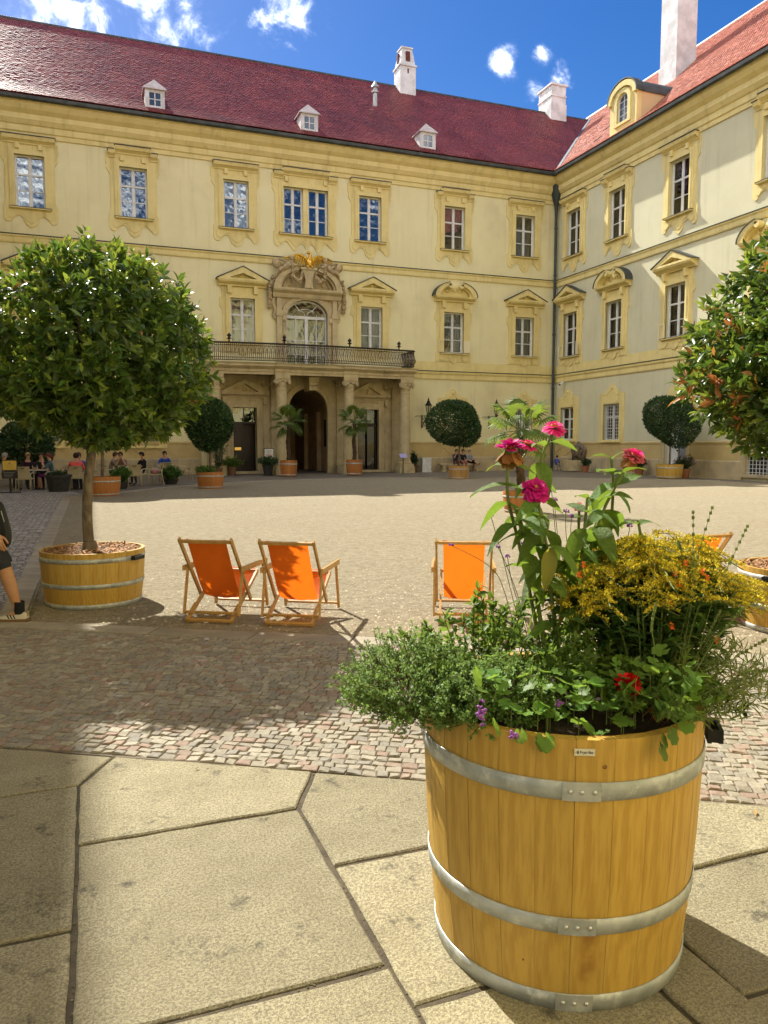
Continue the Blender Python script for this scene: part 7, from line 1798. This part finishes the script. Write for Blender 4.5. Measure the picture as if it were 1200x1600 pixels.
def face(parent, c, r):
    """brow, nose, eyes, mouth and ears as small shapes on the head, looking along +y"""
    mb = MB(); mb.sphere((c[0], c[1]+r*.98, c[2]-r*.12), (r*.14, r*.22, r*.26), 6, 5)
    for s in (-1, 1): mb.sphere((c[0]+s*r*.88, c[1]-r*.02, c[2]-r*.05), (r*.12, r*.2, r*.28), 6, 5)
    mb.build('features', 'skin', parent, smooth='all')
    mb = MB()
    for s in (-1, 1): mb.sphere((c[0]+s*r*.34, c[1]+r*.86, c[2]+r*.10), (r*.13, r*.08, r*.07), 6, 4)
    mb.sphere((c[0], c[1]+r*.88, c[2]-r*.52), (r*.26, r*.07, r*.05), 6, 4); mb.build('eyes_and_mouth', 'dark_feature', parent, smooth='all')
for nm, cc in (('hair_dark', (.02,.014,.01)), ('hair_brown', (.07,.035,.018)), ('hair_blond', (.42,.28,.13)), ('hair_grey', (.30,.28,.26)), ('hair_red', (.14,.035,.02))): mat(nm, cc, tuple(c*.7 for c in cc), scale=20, rough=.6)
def seated(label, loc, rz, shirt, pants, hr='hair_dark', bare_leg=False, arms='table', lean=.05, seat=.46, long=False, cross=False, cat='person', shoe=(.05,.05,.05), h=1.0):
    t = thing('person', label, cat, loc, rz); Z = seat+.10
    J = {'pelvis': ((0,-.02,Z), (.165,.13)), 'spine': ((0,-.04+lean*.4,Z+.20), (.15,.11)), 'chest': ((0,-.03+lean,Z+.40), (.175,.115)), 'neck': ((0,-.01+lean*1.3,Z+.54), (.055,.055)), 'head': ((0,.02+lean*1.5,Z+.64), (.078,.088)), 'crown': ((0,.01+lean*1.5,Z+.74), (.060,.070))}
    E = [('pelvis','spine',0),('spine','chest',0),('chest','neck',2),('neck','head',2),('head','crown',2)]
    for s, n in ((-1,'l'),(1,'r')):
        J['sh'+n] = ((s*.185,-.02+lean,Z+.43), (.075,.075))
        if arms == 'table': el, wr, ha = (s*.25,.10+lean,Z+.20), (s*.14,.34+lean,Z+.22), (s*.09,.42+lean,Z+.23)
        elif arms == 'face' : el, wr, ha = (s*.20,.20+lean,Z+.22), (s*.08,.26+lean,Z+.46), (s*.05,.24+lean,Z+.56)
        else: el, wr, ha = (s*.24,.05+lean,Z+.18), (s*.14,.25,Z+.06), (s*.08,.33,Z+.07)
        J['el'+n] = (el, (.052,.052)); J['wr'+n] = (wr, (.036,.036)); J['ha'+n] = (ha, (.042,.034))
        kx = s*.11
        if cross and s > 0: kn, an, to = (.02,.44,Z+.10), (-.14,.62,Z-.12), (-.22,.76,Z-.10)
        else: kn, an, to = (kx,.42,Z-.03), (kx,.44 if s > 0 else .36,.10), (kx,.60 if s > 0 else .52,.05)
        J['hi'+n] = ((s*.095,.02,Z-.01), (.105,.10)); J['kn'+n] = (kn, (.072,.072)); J['an'+n] = (an, (.045,.045)); J['to'+n] = (to, (.045,.032))
        E += [('chest','sh'+n,0),('sh'+n,'el'+n,0),('el'+n,'wr'+n,2),('wr'+n,'ha'+n,2),('pelvis','hi'+n,1),('hi'+n,'kn'+n,1),('kn'+n,'an'+n,2 if bare_leg else 1),('an'+n,'to'+n,3)]
    skin_body('body', J, E, t, [cloth(shirt), cloth(pants), 'skin', cloth(shoe)], 1)
    hc = J['head'][0]; hc = (hc[0], hc[1], hc[2]+.04); hair(t, hc, .098, hr, long); face(t, hc, .095)
    t.scale = (h,)*3
    return t

# ------------------------------------------------------------------ cafe
def cafe_chair_parts():
    P = {}
    mb = MB(); n = 8; vs = []
    for i in range(7):
        t_ = i/6; y = -.22-.10*t_*t_; z = .46+.42*t_
        for x in (-1, -.33, .33, 1): vs.append((x*.225, y - .02*(1-abs(x)), z))
    k = 4; mb.add(vs + [(a, b-.022, c) for a, b, c in vs], [(i*k+j, i*k+j+1, (i+1)*k+j+1, (i+1)*k+j) for i in range(6) for j in range(3)] + [(28+i*k+j, 28+(i+1)*k+j, 28+(i+1)*k+j+1, 28+i*k+j+1) for i in range(6) for j in range(3)] + [(j, 28+j, 28+j+1, j+1) for j in range(3)] + [(24+j, 24+j+1, 52+j+1, 52+j) for j in range(3)] + [(i*k, (i+1)*k, 28+(i+1)*k, 28+i*k) for i in range(6)] + [(i*k+3, 28+i*k+3, 28+(i+1)*k+3, (i+1)*k+3) for i in range(6)])
    P['backrest'] = mb.mesh('backrest', 'rattan')
    mb = MB(); mb.box(-.06, .06, -.352, -.335, .80, .825); P['hand_slot'] = mb.mesh('hand_slot', 'slot')
    mb = MB(); mb.box(-.24, .24, -.23, .24, .42, .46); P['seat'] = mb.mesh('seat', 'rattan')
    mb = MB(); mb.tube(catmull([(.26,-.24,.62),(.27,.0,.66),(.27,.18,.65),(.265,.25,.58)], 4), .022, 6); P['armrest'] = mb.mesh('armrest', 'rattan', smooth='all')
    mb = MB(); mb.tube([(.265,.25,.60),(.25,.27,.0)], .02, 6); P['front_leg'] = mb.mesh('leg', 'rattan', smooth='all')
    mb = MB(); mb.tube([(.24,-.23,.64),(.235,-.25,.42),(.24,-.31,.0)], .02, 6); P['rear_leg'] = mb.mesh('leg', 'rattan', smooth='all')
    return P
CP = cafe_chair_parts()
def cafe_chair(label, loc, rz):
    t = thing('cafe_chair', label, 'chair', loc, rz, 'cream rattan chairs of the café')
    for k in ('backrest', 'hand_slot', 'seat'): obj(k, CP[k], t)
    for s in (1, -1):
        for k, nm in (('armrest', 'armrest'), ('front_leg', 'leg'), ('rear_leg', 'leg')): obj(nm, CP[k], t, None, None, (s, 1, 1))
    return t
def cafe_table(label, loc, w=.72):
    t = thing('cafe_table', label, 'table', loc, 0, 'small café tables')
    mb = MB(); mb.box(-w/2, w/2, -w/2, w/2, .71, .745); mb.build('tabletop', 'table_top', t); mb = MB(); mb.tube([(0,0,.03),(0,0,.71)], .03, 8); mb.build('pedestal', 'iron', t)
    mb = MB(); mb.box(-.25,.25,-.03,.03,0,.03); mb.box(-.03,.03,-.25,-.031,0,.03); mb.box(-.03,.03,.031,.25,0,.03); mb.build('foot', 'iron', t); return t
G = -.03
def gp(x, y): return (x, y, G)
cafe_table('café table at far left between the blond woman and the woman in teal', gp(-1.85, 30.35)); cafe_table('café table between the pink shirt and the blue shirt', gp(-.50, 30.45)); cafe_table('café table in front of the man in black', gp(1.30, 32.35)); cafe_table('café table of the lone man in bright blue', gp(3.05, 35.35))
cafe_chair('empty rattan chair with its back to the court at far left', gp(-2.22, 29.65), R(-6)); cafe_chair('rattan chair under the woman in teal', gp(-1.32, 30.25), R(92)); cafe_chair('empty rattan chair turned sideways beside the dark pot', gp(-1.12, 30.9), R(68))
cafe_chair('rattan chair under the person in pink', gp(-.53, 29.75), R(-3)); cafe_chair('rattan chair under the man in blue behind the pink shirt', gp(-.45, 31.15), R(178)); cafe_chair('rattan chair under the man in grey brown', gp(.62, 32.35), R(-88)); cafe_chair('rattan chair under the dark haired woman', gp(1.10, 33.15), R(172)); cafe_chair('empty rattan chair with its back to the court before the man in black', gp(1.55, 31.35), R(-4))
cafe_chair('rattan chair under the man in black', gp(1.98, 32.75), R(108)); cafe_chair('empty rattan chair with pink bag, seen from the side', gp(2.40, 32.3), R(84)); cafe_chair('empty rattan chair half behind a leafy pot', gp(3.02, 34.65), R(-5)); cafe_chair('rattan chair under the man in bright blue', gp(3.08, 36.05), R(178)); cafe_chair('rightmost rattan chair, empty, near the plinth', gp(3.95, 36.0), R(95)); cafe_chair('rattan chair cut by the left picture edge', gp(-2.95, 30.3), R(-80)); cafe_chair('rattan chair under the blond woman', gp(-2.2, 31.05), R(185)); cafe_chair('rattan chair under the man beside the blond woman', gp(-1.72, 31.1), R(175))
cafe_chair('empty rattan chair partly hidden by the laurel trunk', gp(.15, 31.3), R(60))
seated('blond woman in black with red scarf and sunglasses at the left café table', gp(-2.2, 31.0), R(195), (.03,.012,.016), (.03,.03,.04), 'hair_blond', long=True)
seated('man in dark shirt beside the blond woman', gp(-1.72, 31.05), R(170), (.025,.025,.03), (.03,.03,.05), 'hair_brown')
seated('woman in teal top and purple skirt with red hair facing left', gp(-1.36, 30.27), R(95), (.08,.15,.17), (.14,.02,.15), 'hair_red', bare_leg=True, long=True, arms='face')
seated('person in white and blue cut by the left picture edge', gp(-2.97, 30.3), R(-80), (.50,.52,.58), (.02,.03,.05), 'hair_grey')
seated('person in pink shirt seen from behind', gp(-.53, 29.80), R(-3), (.80,.12,.11), (.03,.03,.04), 'hair_dark')
seated('man in blue shirt behind the person in pink', gp(-.45, 31.1), R(178), (.05,.08,.24), (.04,.04,.06), 'hair_brown')
seated('dark haired woman with hands at her face', gp(1.10, 33.1), R(178), (.20,.13,.09), (.04,.03,.03), 'hair_dark', arms='face', long=True)
seated('man in grey brown shirt leaning over the table', gp(.66, 32.35), R(-88), (.21,.17,.13), (.02,.02,.025), 'hair_brown', lean=.14)
seated('man in black shirt seen from the side at the café', gp(1.95, 32.76), R(112), (.012,.012,.014), (.05,.04,.04), 'hair_dark', lean=.02)
seated('lone man in bright blue shirt facing the court', gp(3.08, 36.0), R(180), (.02,.07,.36), (.03,.03,.05), 'hair_dark')
# pink bag on the empty chair
pb = thing('bag', 'small pink and white bag lying on an empty café chair', 'bag', (2.38, 32.3, G+.46)); q = MB(); q.sphere((0,0,.09), (.14,.12,.10), 10, 7); q.build('pouch', cloth((.55,.22,.25)), pb, smooth='all'); q = MB(); q.tube(catmull([(-.08,0,.16),(-.05,0,.25),(.05,0,.25),(.08,0,.16)],4), .008, 5); q.build('strap', cloth((.5,.45,.45)), pb)

# ------------------------------------------------------------------ bench and three people
bench = thing('stone_bench', 'long stone bench against the wall behind the clipped tree', 'bench', (21.0, 42.35, G)); q = MB(); q.box(-1.35, 1.35, -.24, .24, .40, .50); q.build('seat', 'stone', bench)
for x in (-1.1, 0, 1.1): q = MB(); q.prism([[(x-.12,0),(x+.12,0),(x+.09,.12),(x+.08,.28),(x+.14,.40),(x-.14,.40),(x-.08,.28),(x-.09,.12)]], -.2, .2, back=True); q.build('leg', 'stone', bench)
seated('person in dark blue shirt bent over a phone on the bench', (20.72, 42.30, G), R(172), (.05,.055,.10), (.16,.06,.05), 'hair_dark', bare_leg=True, arms='face', lean=.12, seat=.48)
seated('person in black half hidden by the tree stem on the bench', (21.18, 42.30, G), R(185), (.02,.02,.025), (.30,.10,.08), 'hair_dark', bare_leg=True, arms='lap', seat=.48)
seated('man in grey shirt and shorts with crossed legs on the bench', (21.68, 42.30, G), R(195), (.30,.31,.34), (.02,.02,.03), 'hair_grey', bare_leg=True, arms='lap', lean=-.02, cross=True, seat=.48)

# ------------------------------------------------------------------ passer-by cut by the left edge
pd = thing('person', 'pedestrian in dark shorts walking out at the left edge, black bag, striped sneakers', 'person', (-.655, 7.59, 0), 0)
f_ = Vector((-.935, .355, 0)); l_ = Vector((-.355, -.935, 0))        # walking direction, side towards the viewer
def pp(s, o, z): v = f_*s + l_*o; return (v.x, v.y, z)
J = {'pelvis': (pp(.44,-.14,.95), (.155,.13)), 'spine': (pp(.47,-.14,1.15), (.14,.11)), 'chest': (pp(.50,-.14,1.34), (.17,.12)), 'neck': (pp(.52,-.14,1.52), (.06,.06)), 'head': (pp(.56,-.14,1.64), (.085,.095)), 'crown': (pp(.55,-.14,1.76), (.07,.08))}
E = [('pelvis','spine',0),('spine','chest',0),('chest','neck',2),('neck','head',2),('head','crown',2)]
def add(n, co, r, frm, k): J[n] = (co, r if hasattr(r, '__len__') else (r, r)); E.append((frm, n, k))
add('hipN', pp(.40,-.04,.90), .105, 'pelvis', 1); add('thighN', pp(.27,-.01,.70), .098, 'hipN', 1); add('hemN', pp(.135,0,.535), .088, 'thighN', 1); add('kneeN', pp(.12,0,.49), .064, 'hemN', 2); add('calfN', pp(.075,0,.34), (.066,.066), 'kneeN', 2); add('shinN', pp(.03,0,.18), .042, 'calfN', 2); add('ankN', pp(.005,0,.085), .036, 'shinN', 2); add('toeN', pp(.10,0,.045), .034, 'ankN', 2)
add('hipF', pp(.46,-.24,.90), .105, 'pelvis', 1); add('hemF', pp(.60,-.26,.55), .09, 'hipF', 1); add('kneeF', pp(.63,-.26,.49), .064, 'hemF', 2); add('calfF', pp(.70,-.26,.32), .062, 'kneeF', 2); add('ankF', pp(.78,-.26,.085), .038, 'calfF', 2); add('toeF', pp(.90,-.26,.05), .035, 'ankF', 2)
add('shN', pp(.48,.06,1.40), .072, 'chest', 0); add('slvN', pp(.44,.10,1.22), .058, 'shN', 0); add('elN', pp(.38,.12,1.09), .044, 'slvN', 2); add('foreN', pp(.26,.13,.96), .040, 'elN', 2); add('wrN', pp(.145,.14,.845), .027, 'foreN', 2); add('palmN', pp(.09,.14,.785), (.030,.042), 'wrN', 2)
for k, (ds, do, ln) in enumerate(((-.030,.012,.075),(-.012,.02,.085),(.008,.02,.08),(.026,.012,.065))):
    add('f%da' % k, pp(.08+ds,.14+do,.74), .0105, 'palmN', 2); add('f%db' % k, pp(.062+ds,.14+do,.74-ln*.5), .0095, 'f%da' % k, 2); add('f%dc' % k, pp(.050+ds*.8,.125+do,.74-ln*.9), .008, 'f%db' % k, 2)
add('th1', pp(.045,.135,.785), .0125, 'palmN', 2); add('th2', pp(.022,.135,.755), .010, 'th1', 2); add('th3', pp(.012,.13,.728), .008, 'th2', 2)
add('shF', pp(.50,-.34,1.40), .072, 'chest', 0); add('elF', pp(.46,-.40,1.12), .046, 'shF', 2); add('wrF', pp(.60,-.40,.92), .03, 'elF', 2); add('haF', pp(.66,-.40,.86), .035, 'wrF', 2)
skin_body('body', J, E, pd, [cloth((.45,.60,.62)), cloth((.035,.038,.045)), 'skin_tan', 'skin_tan'], 2)
hg = empty('head_gear', pd, pp(.56,-.14,1.68), (0,0,R(70))); hair(hg, (0,0,0), .098, 'hair_brown'); face(hg, (0,0,-.02), .095)
q = MB(); q.lathe([(.094,0),(.103,.02),(.106,.10),(.102,.30),(.10,.33)], 16); 
sh = q.build('shorts_leg', cloth((.035,.038,.045)), pd, smooth='all', loc=pp(.14,0,.515), rot=(0,0,0)); sh.rotation_euler = (Vector(pp(.36,-.03,.90))-Vector(pp(.135,0,.535))).to_track_quat('Z','Y').to_euler()
def sock_shoe(s, o, ang=0):
    rt_z = math.atan2(f_.y, f_.x)
    b = empty('shoe', pd, pp(s, o, 0), (0, 0, rt_z))
    q = MB(); q.lathe([(.043,.075),(.044,.10),(.047,.165),(.049,.185),(.046,.187)], 16, (0,0,0)); q.build('sock', 'sock_black', pd, smooth='all', loc=pp(s, o, 0))
    secs = [(-.075,.030,.035,.085),(-.06,.040,.03,.095),(-.02,.042,.03,.088),(.03,.043,.03,.080),(.08,.046,.03,.066),(.13,.047,.03,.056),(.175,.038,.03,.050),(.20,.018,.03,.042)]
    mb = MB(); vs = []; n = 9
    for x, w, z0, z1 in secs:
        for j in range(n): a = PI*j/(n-1); vs.append((x, w*math.cos(a)*(1 if abs(math.cos(a)) > .98 else 1.02), z0+(z1-z0)*math.sin(a)**.7))
    mb.add(vs, [(i*n+j, i*n+j+1, (i+1)*n+j+1, (i+1)*n+j) for i in range(len(secs)-1) for j in range(n-1)] + [tuple(range(n)), tuple((len(secs)-1)*n+j for j in range(n))]); mb.build('upper', 'shoe_cream', b, smooth='all')
    mb = MB(); mb.prism([[(-.08,0),(-.088,.012),(-.082,.032),(.0,.030),(.12,.030),(.20,.034),(.212,.020),(.19,.003),(.1,0)]], -.045, .045, back=True); mb.build('sole', 'gum_sole', b)
    for k in range(3):
        x = .015+.027*k
        for e in (-1, 1): mb = MB(); y = e*.0475; mb.add([(x, y, .036), (x+.012, y, .036), (x+.034, y*.80, .068), (x+.022, y*.80, .068)], [(0,1,2,3)]); mb.add([(x, y*.97, .036), (x+.012, y*.97, .036), (x+.034, y*.77, .068), (x+.022, y*.77, .068)], [(3,2,1,0)]); mb.build('stripe', 'sock_black', b)
    mb = MB(); mb.box(-.079,-.066,-.018,.018,.055,.100); mb.build('heel_tab', 'heel_tan', b)
sock_shoe(.0, 0); sock_shoe(.775, -.26)
q = MB(); q.tube([(.030*math.cos(a), .030*math.sin(a), 0) for a in np.linspace(0, 2*PI, 13)], .004, 5, cap=False); q.build('wristband', 'rattan', pd, loc=pp(.123,.14,.85), rot=(R(20),R(15),0))
bag = thing('bag', 'black bag hanging behind the pedestrian at the left edge', 'bag', tuple(Vector((-.655,7.59,0)))); q = MB(); k = []
prof = [(.16,1.06),(.10,1.08),(.045,.90),(.03,.80),(.045,.71),(.10,.68),(.20,.70),(.24,.85)]
c_ = catmull([(a, b, 0) for a, b in prof], 4, closed=True); n = len(c_); vs = []
for o, sc in ((-.02,.86),(.0,1.0),(.06,1.0),(.08,.86)):
    for p in c_: vs.append(pp(.13+(p.x-.13)*sc, o+.02, .88+(p.y-.88)*sc))
q.add(vs, [(i*n+j, i*n+(j+1)%n, (i+1)*n+(j+1)%n, (i+1)*n+j) for i in range(3) for j in range(n)] + [tuple(range(n-1,-1,-1)), tuple(3*n+j for j in range(n))]); q.build('pouch', 'bag_black', bag, smooth=True)
q = MB(); q.tube(catmull([pp(.10,.06,1.06), pp(.30,.05,1.25), pp(.46,.02,1.45), pp(.52,-.1,1.52)], 4), .014, 5, flat=.4); q.build('strap', 'bag_black', bag)
q = MB(); q.bar(pp(.075,.105,1.02), pp(.05,.105,.92), .006, .004); q.build('zip', 'zinc', bag)


# ------------------------------------------------------------------ small things along the walls
def lantern(label, x):
    t = thing('wall_lantern', label, 'lantern', (x, 42.98, 3.05), 0, 'wall lanterns on iron brackets')
    q = MB(); q.box(-.03,.03,-.03,0,-.45,.35); q.tube([(0,-.03,.28),(0,-1.05,.28)], .025, 6)
    q.tube(catmull([(0,-.03,-.38),(0,-.18,-.30),(0,-.30,-.08),(0,-.52,.06),(0,-.80,.14),(0,-.98,.27)],4), .022, 6)
    for cy, cz, r in ((-.22,.08,.13),(-.45,.17,.08),(-.16,-.16,.09)): q.tube([(0, cy+r*math.cos(a)*(1-.06*i), cz+r*math.sin(a)*(1-.06*i)) for i, a in enumerate(np.linspace(0, 4.6, 12))], .014, 5)
    q.tube(catmull([(-.02,0,.28),(-.22,-.02,.29),(-.42,-.02,.27),(-.44,-.02,.22)],3), .012, 5); q.build('bracket', 'iron', t)
    b = (0, -.98, .30); q = MB(); q.lathe([(.10,0),(.12,.03),(.08,.06),(.11,.09)], 6, b)
    for i in range(6): a = PI/3*i; q.bar((b[0]+.105*math.cos(a), b[1]+.105*math.sin(a), b[2]+.09), (b[0]+.19*math.cos(a), b[1]+.19*math.sin(a), b[2]+.56), .018, .018)
    q.lathe([(.19,.56),(.235,.57),(.21,.62),(.12,.74),(.10,.80),(.115,.83),(.05,.87),(.06,.93),(.02,1.0),(.0,1.08)], 6, b); q.build('cage', 'iron', t)
    q = MB(); q.lathe([(.10,.09),(.185,.56)], 6, b); q.build('glass', 'lantern_glass', t)
lantern('black wall lantern right of the portico', 18.78); lantern('black wall lantern half behind the sunlit palm', 23.35)
q = MB(); q.tube([(17.62-0, -.12, 1.0), (17.62, -.12, 5.3)], .035, 8); q.build('drain_pipe', 'iron', main)
wb = thing('waste_bin', 'white panelled box standing by the wall right of the portico', 'box', (18.72, 42.2, G), R(-12)); q = MB(); q.box(-.27,.27,-.25,.25,.06,.80); q.build('body', 'white_paint', wb)
q = MB(); q.box(-.30,.30,-.28,.28,.80,.86); q.build('lid', 'white_paint', wb); q = MB(); q.box(-.29,.29,-.27,.27,0,.06); q.build('base', 'white_paint', wb)
for i in range(5): q = MB(); x = -.2+.1*i; q.box(x-.035,x+.035,-.262,-.25,.12,.74); q.build('slat', 'white_paint', wb)
def potted(label, loc, pw, ph, n, spread, h, ll, leafm, seed, potm='terracotta', cat='plant', flowers=None, lw=.45, name='potted_plant'):
    t = thing(name, label, cat, loc); rs = np.random.RandomState(seed)
    q = MB(); q.lathe([(pw*.36,0),(pw*.48,ph*.85),(pw*.53,ph*.86),(pw*.53,ph),(pw*.46,ph),(pw*.44,ph*.9),(0,ph*.9)], 14); q.build('pot', potm, t, smooth=30)
    P, D, NR, LL = [], [], [], []; mb = MB()
    for i in range(n):
        a = rs.uniform(0, 2*PI); qq = math.sqrt(rs.uniform(0, 1)); tip = Vector((math.cos(a)*qq*spread, math.sin(a)*qq*spread, ph + h*(1-.5*qq*qq)*rs.uniform(.5, 1.05))); root = Vector((math.cos(a)*pw*.2*qq, math.sin(a)*pw*.2*qq, ph*.88)); mid = root.lerp(tip, .5)+Vector((0,0,h*.1)); c = catmull([root, mid, tip], 3); mb.tube(c, .006, 4, cap=False)
        for p in c[1:]:
            for _ in range(6): P.append(np.array(p)+rs.normal(size=3)*.03); D.append(rs.normal(size=3)+[0,0,.2]); NR.append(rs.normal(size=3)+[0,0,1]); LL.append(ll*rs.uniform(.6,1.2))
    mb.build('stems', 'stem_brown', t, fix=False)['kind'] = 'stuff'
    LL = np.array(LL); V, F, k, nf = leaf_arrays(P, D, NR, LL, LL*lw, LEAF4_V, LEAF4_F); sets = [(V, F, k, nf, 0)]; ms = [leafm]
    tag(obj('foliage', leaf_mesh('foliage', sets, ms), t), kind='stuff')
    if flowers:
        m = 60; a = rs.uniform(0, 2*PI, m); r_ = spread*np.sqrt(rs.uniform(0,1,m)); PP = np.stack([r_*np.cos(a), r_*np.sin(a), ph + h*(1-.5*(r_/spread)**2)*rs.uniform(.7,1.1,m)], 1); V, F, k, nf = leaf_arrays(PP, rs.normal(size=(m,3)), rs.normal(size=(m,3)), .07, .06, LEAF4_V, LEAF4_F)
        tag(obj('blossom', leaf_mesh('blossom', [(V, F, k, nf, 0)], [flowers]), t), kind='stuff')
    return t
potted('leafy shrub in brown pot at the right foot of the portico', (17.92, 42.1, G), .48, .42, 26, .28, .95, .13, 'leaf_box', 41, 'brown_pot')
potted('dark round pot with little green beside the café chairs', (-1.10, 28.9, G), .86, .60, 16, .30, .12, .09, 'leaf_box', 42, 'dark_pot')
potted('bright green leafy plant beside the tub behind the trunk', (.98, 30.0, G), .55, .25, 60, .42, .62, .10, 'zinnia_leaf_far', 43, 'dark_pot')
potted('bright green leafy plant in front of the lone man in blue', (3.05, 32.9, G), .60, .22, 70, .50, .62, .10, 'zinnia_leaf_far', 44, 'dark_pot')
potted('drooping fern in pot left of the dark door', (6.95, 41.0, G), .50, .45, 50, .55, .55, .13, 'herb_leaf', 45, 'brown_pot')
potted('sparse tall oleander against the left column', (6.1, 40.3, G), .50, .45, 22, .60, 2.1, .16, 'leaf_box', 46, 'brown_pot', lw=.25)
potted('dark foliage pot between the door and the left palm', (8.75, 40.4, G), .60, .55, 40, .60, .45, .14, 'leaf_box', 47, 'dark_pot')
potted('pot of purple flowers right of the grey door', (27.3, 30.15, G), .55, .45, 40, .55, .70, .11, 'leaf_box', 48, 'terracotta', flowers='lilac_petal')
potted('pot of red flowers left of the grey door', (27.35, 33.6, G), .55, .42, 40, .50, .65, .11, 'leaf_box', 49, 'terracotta', flowers='red_far')
potted('dark leafy pot beside the wall fountain', (27.3, 38.3, G), .45, .40, 30, .35, .45, .10, 'leaf_box', 50, 'terracotta')
tubg = [(4.09, 28.9)]
gt = thing('underplanting', 'bright green plants at the foot of the clipped tree left of the portico', 'plant', (4.0, 28.9, .54)); rs = np.random.RandomState(3); n = 420; a = rs.uniform(0,2*PI,n); r_ = .38*np.sqrt(rs.uniform(0,1,n)); P = np.stack([r_*np.cos(a)-.05, r_*np.sin(a), rs.uniform(0,.24,n)],1); V, F, k, nf = leaf_arrays(P, rs.normal(size=(n,3))+[0,0,.5], rs.normal(size=(n,3))+[0,0,1], .10, .055, LEAF4_V, LEAF4_F); tag(obj('foliage', leaf_mesh('foliage', [(V,F,k,nf,0)], ['zinnia_leaf_far']), gt), kind='stuff')
# sign stand of the cafe
ss = thing('sign_stand', 'black stand with yellow notice board at the café, far left', 'sign', (-2.58, 28.55, G), R(4))
q = MB(); q.box(-.24,.24,-.012,.012,.76,1.13); q.build('board', 'iron', ss); q = MB(); q.box(-.21,.21,-.018,-.012,.79,1.10); q.build('yellow_panel', 'sign_yellow', ss); q = MB(); q.box(-.24,.24,-.012,.012,.50,.755); q.build('lower_board', 'black_plastic', ss)
q = MB(); q.box(-.03,.03,-.02,.02,.05,.50); q.build('post', 'iron', ss); q = MB(); q.box(-.32,.32,-.04,.04,0,.05); q.box(-.04,.04,-.30,-.041,0,.05); q.box(-.04,.04,.041,.30,0,.05); q.build('foot', 'iron', ss)
q = MB(); q.prism([[(-.035,.99),(.035,.99),(.0,1.06)]], -.0195, -.018)
for i, w in enumerate((.12,.09,.14,.10)): q.box(-w,w,-.0195,-.018,.955-.035*i,.962-.035*i)
q.build('print', 'sign_print', ss)
q = MB(); 
for i in range(4): q.box(-.19,.16-.03*i,-.0135,-.012,.70-.05*i,.71-.05*i)
q.build('print', 'sign_grey', ss)
nb = thing('notice_board', 'white framed notice on a stand left of the palm by the arch', 'sign', (8.92, 40.9, G), R(-4)); q = MB(); q.box(-.27,.27,-.02,.02,.72,1.44); q.build('frame', 'iron', nb); q = MB(); q.box(-.24,.24,-.026,-.02,.75,1.41); q.build('sheet', 'white_paint', nb)
q = MB(); q.box(-.03,.03,-.02,.02,.03,.72); q.box(-.25,.25,-.15,.15,0,.03); q.build('stand', 'iron', nb)
q = MB()
for z, w in ((1.29,.13),(1.18,.07),(.96,.18),(.92,.20),(.88,.17),(.84,.19)): q.box(-w,w,-.0275,-.026,z,z+.018)
q.build('print', 'ink', nb); q = MB()
for z, w in ((1.08,.20),(1.03,.17)): q.box(-w,w,-.0275,-.026,z,z+.022)
q.build('print', 'sign_red', nb)
ts = thing('info_lectern', 'small pale violet info panel on a thin post by the right column', 'sign', (16.75, 41.0, G)); q = MB(); q.box(-.02,.02,-.02,.02,0,.95); q.build('post', 'iron', ts); q = MB(); q.box(-.21,.21,-.15,.15,-.012,.012); q.build('panel', 'violet_panel', ts, loc=(0,-.02,1.0), rot=(R(50),0,R(-8)))
sp_ = thing('wall_camera', 'small white security camera under the lower string course in the corner', 'camera', (28.0, 41.8, 5.45)); q = MB(); q.box(-.12,0.1,-.04,.04,.06,.10); q.build('bracket', 'white_paint', sp_); q = MB(); q.tube([(-.10,-.02,.05),(-.38,-.16,-.10)], [.075,.085], 10); q.build('housing', 'white_paint', sp_, smooth=30); q = MB(); q.tube([(-.375,-.157,-.097),(-.39,-.165,-.105)], .06, 10); q.build('lens', 'black_plastic', sp_)
# wall fountain
ft = thing('wall_fountain', 'weathered wall fountain with carved mask and stone basin in the corner', 'fountain', (28.0, 39.9, G), R(-90))
q = MB(); q.lathe([(.0,.05),(.75,.05),(.80,.45),(.86,.62),(.86,.70),(.74,.70),(.70,.5),(0,.5)], 20, (0,-.35,0), PI, 2*PI, sy=.8); q.build('basin', 'stone', ft, smooth=30)
q = MB(); q.prism([[(-.62,.65),(.62,.65),(.58,1.1),(.66,1.35),(.5,1.6),(.25,1.66),(0,1.82),(-.25,1.66),(-.5,1.6),(-.66,1.35),(-.58,1.1)]], -.16, 0); rr = random.Random(2)
q.sphere((0,-.22,1.18), (.27,.18,.32), 12, 8); q.sphere((0,-.42,1.14), (.07,.07,.10), 8, 6)
for s in (-1,1): q.sphere((s*.11,-.38,1.28), (.06,.05,.04), 8, 5); q.tube(catmull([(s*.25,-.2,1.4),(s*.5,-.2,1.5),(s*.52,-.2,1.2),(s*.35,-.2,1.05)],4), .07, 7)
for i in range(22): a = rr.uniform(0,2*PI); q.sphere((.36*math.cos(a), -.2, 1.16+.42*math.sin(a)), (rr.uniform(.06,.10),.08,rr.uniform(.06,.10)), 7, 5)
q.sphere((0,-.40,1.0), (.10,.05,.04), 8, 5); q.build('mask', 'fountain_stone', ft, smooth='all')
seated('child in blue and white crouching beside the wall fountain', (27.3, 41.35, G), R(-60), (.06,.09,.30), (.40,.40,.42), 'hair_dark', arms='lap', h=.72)
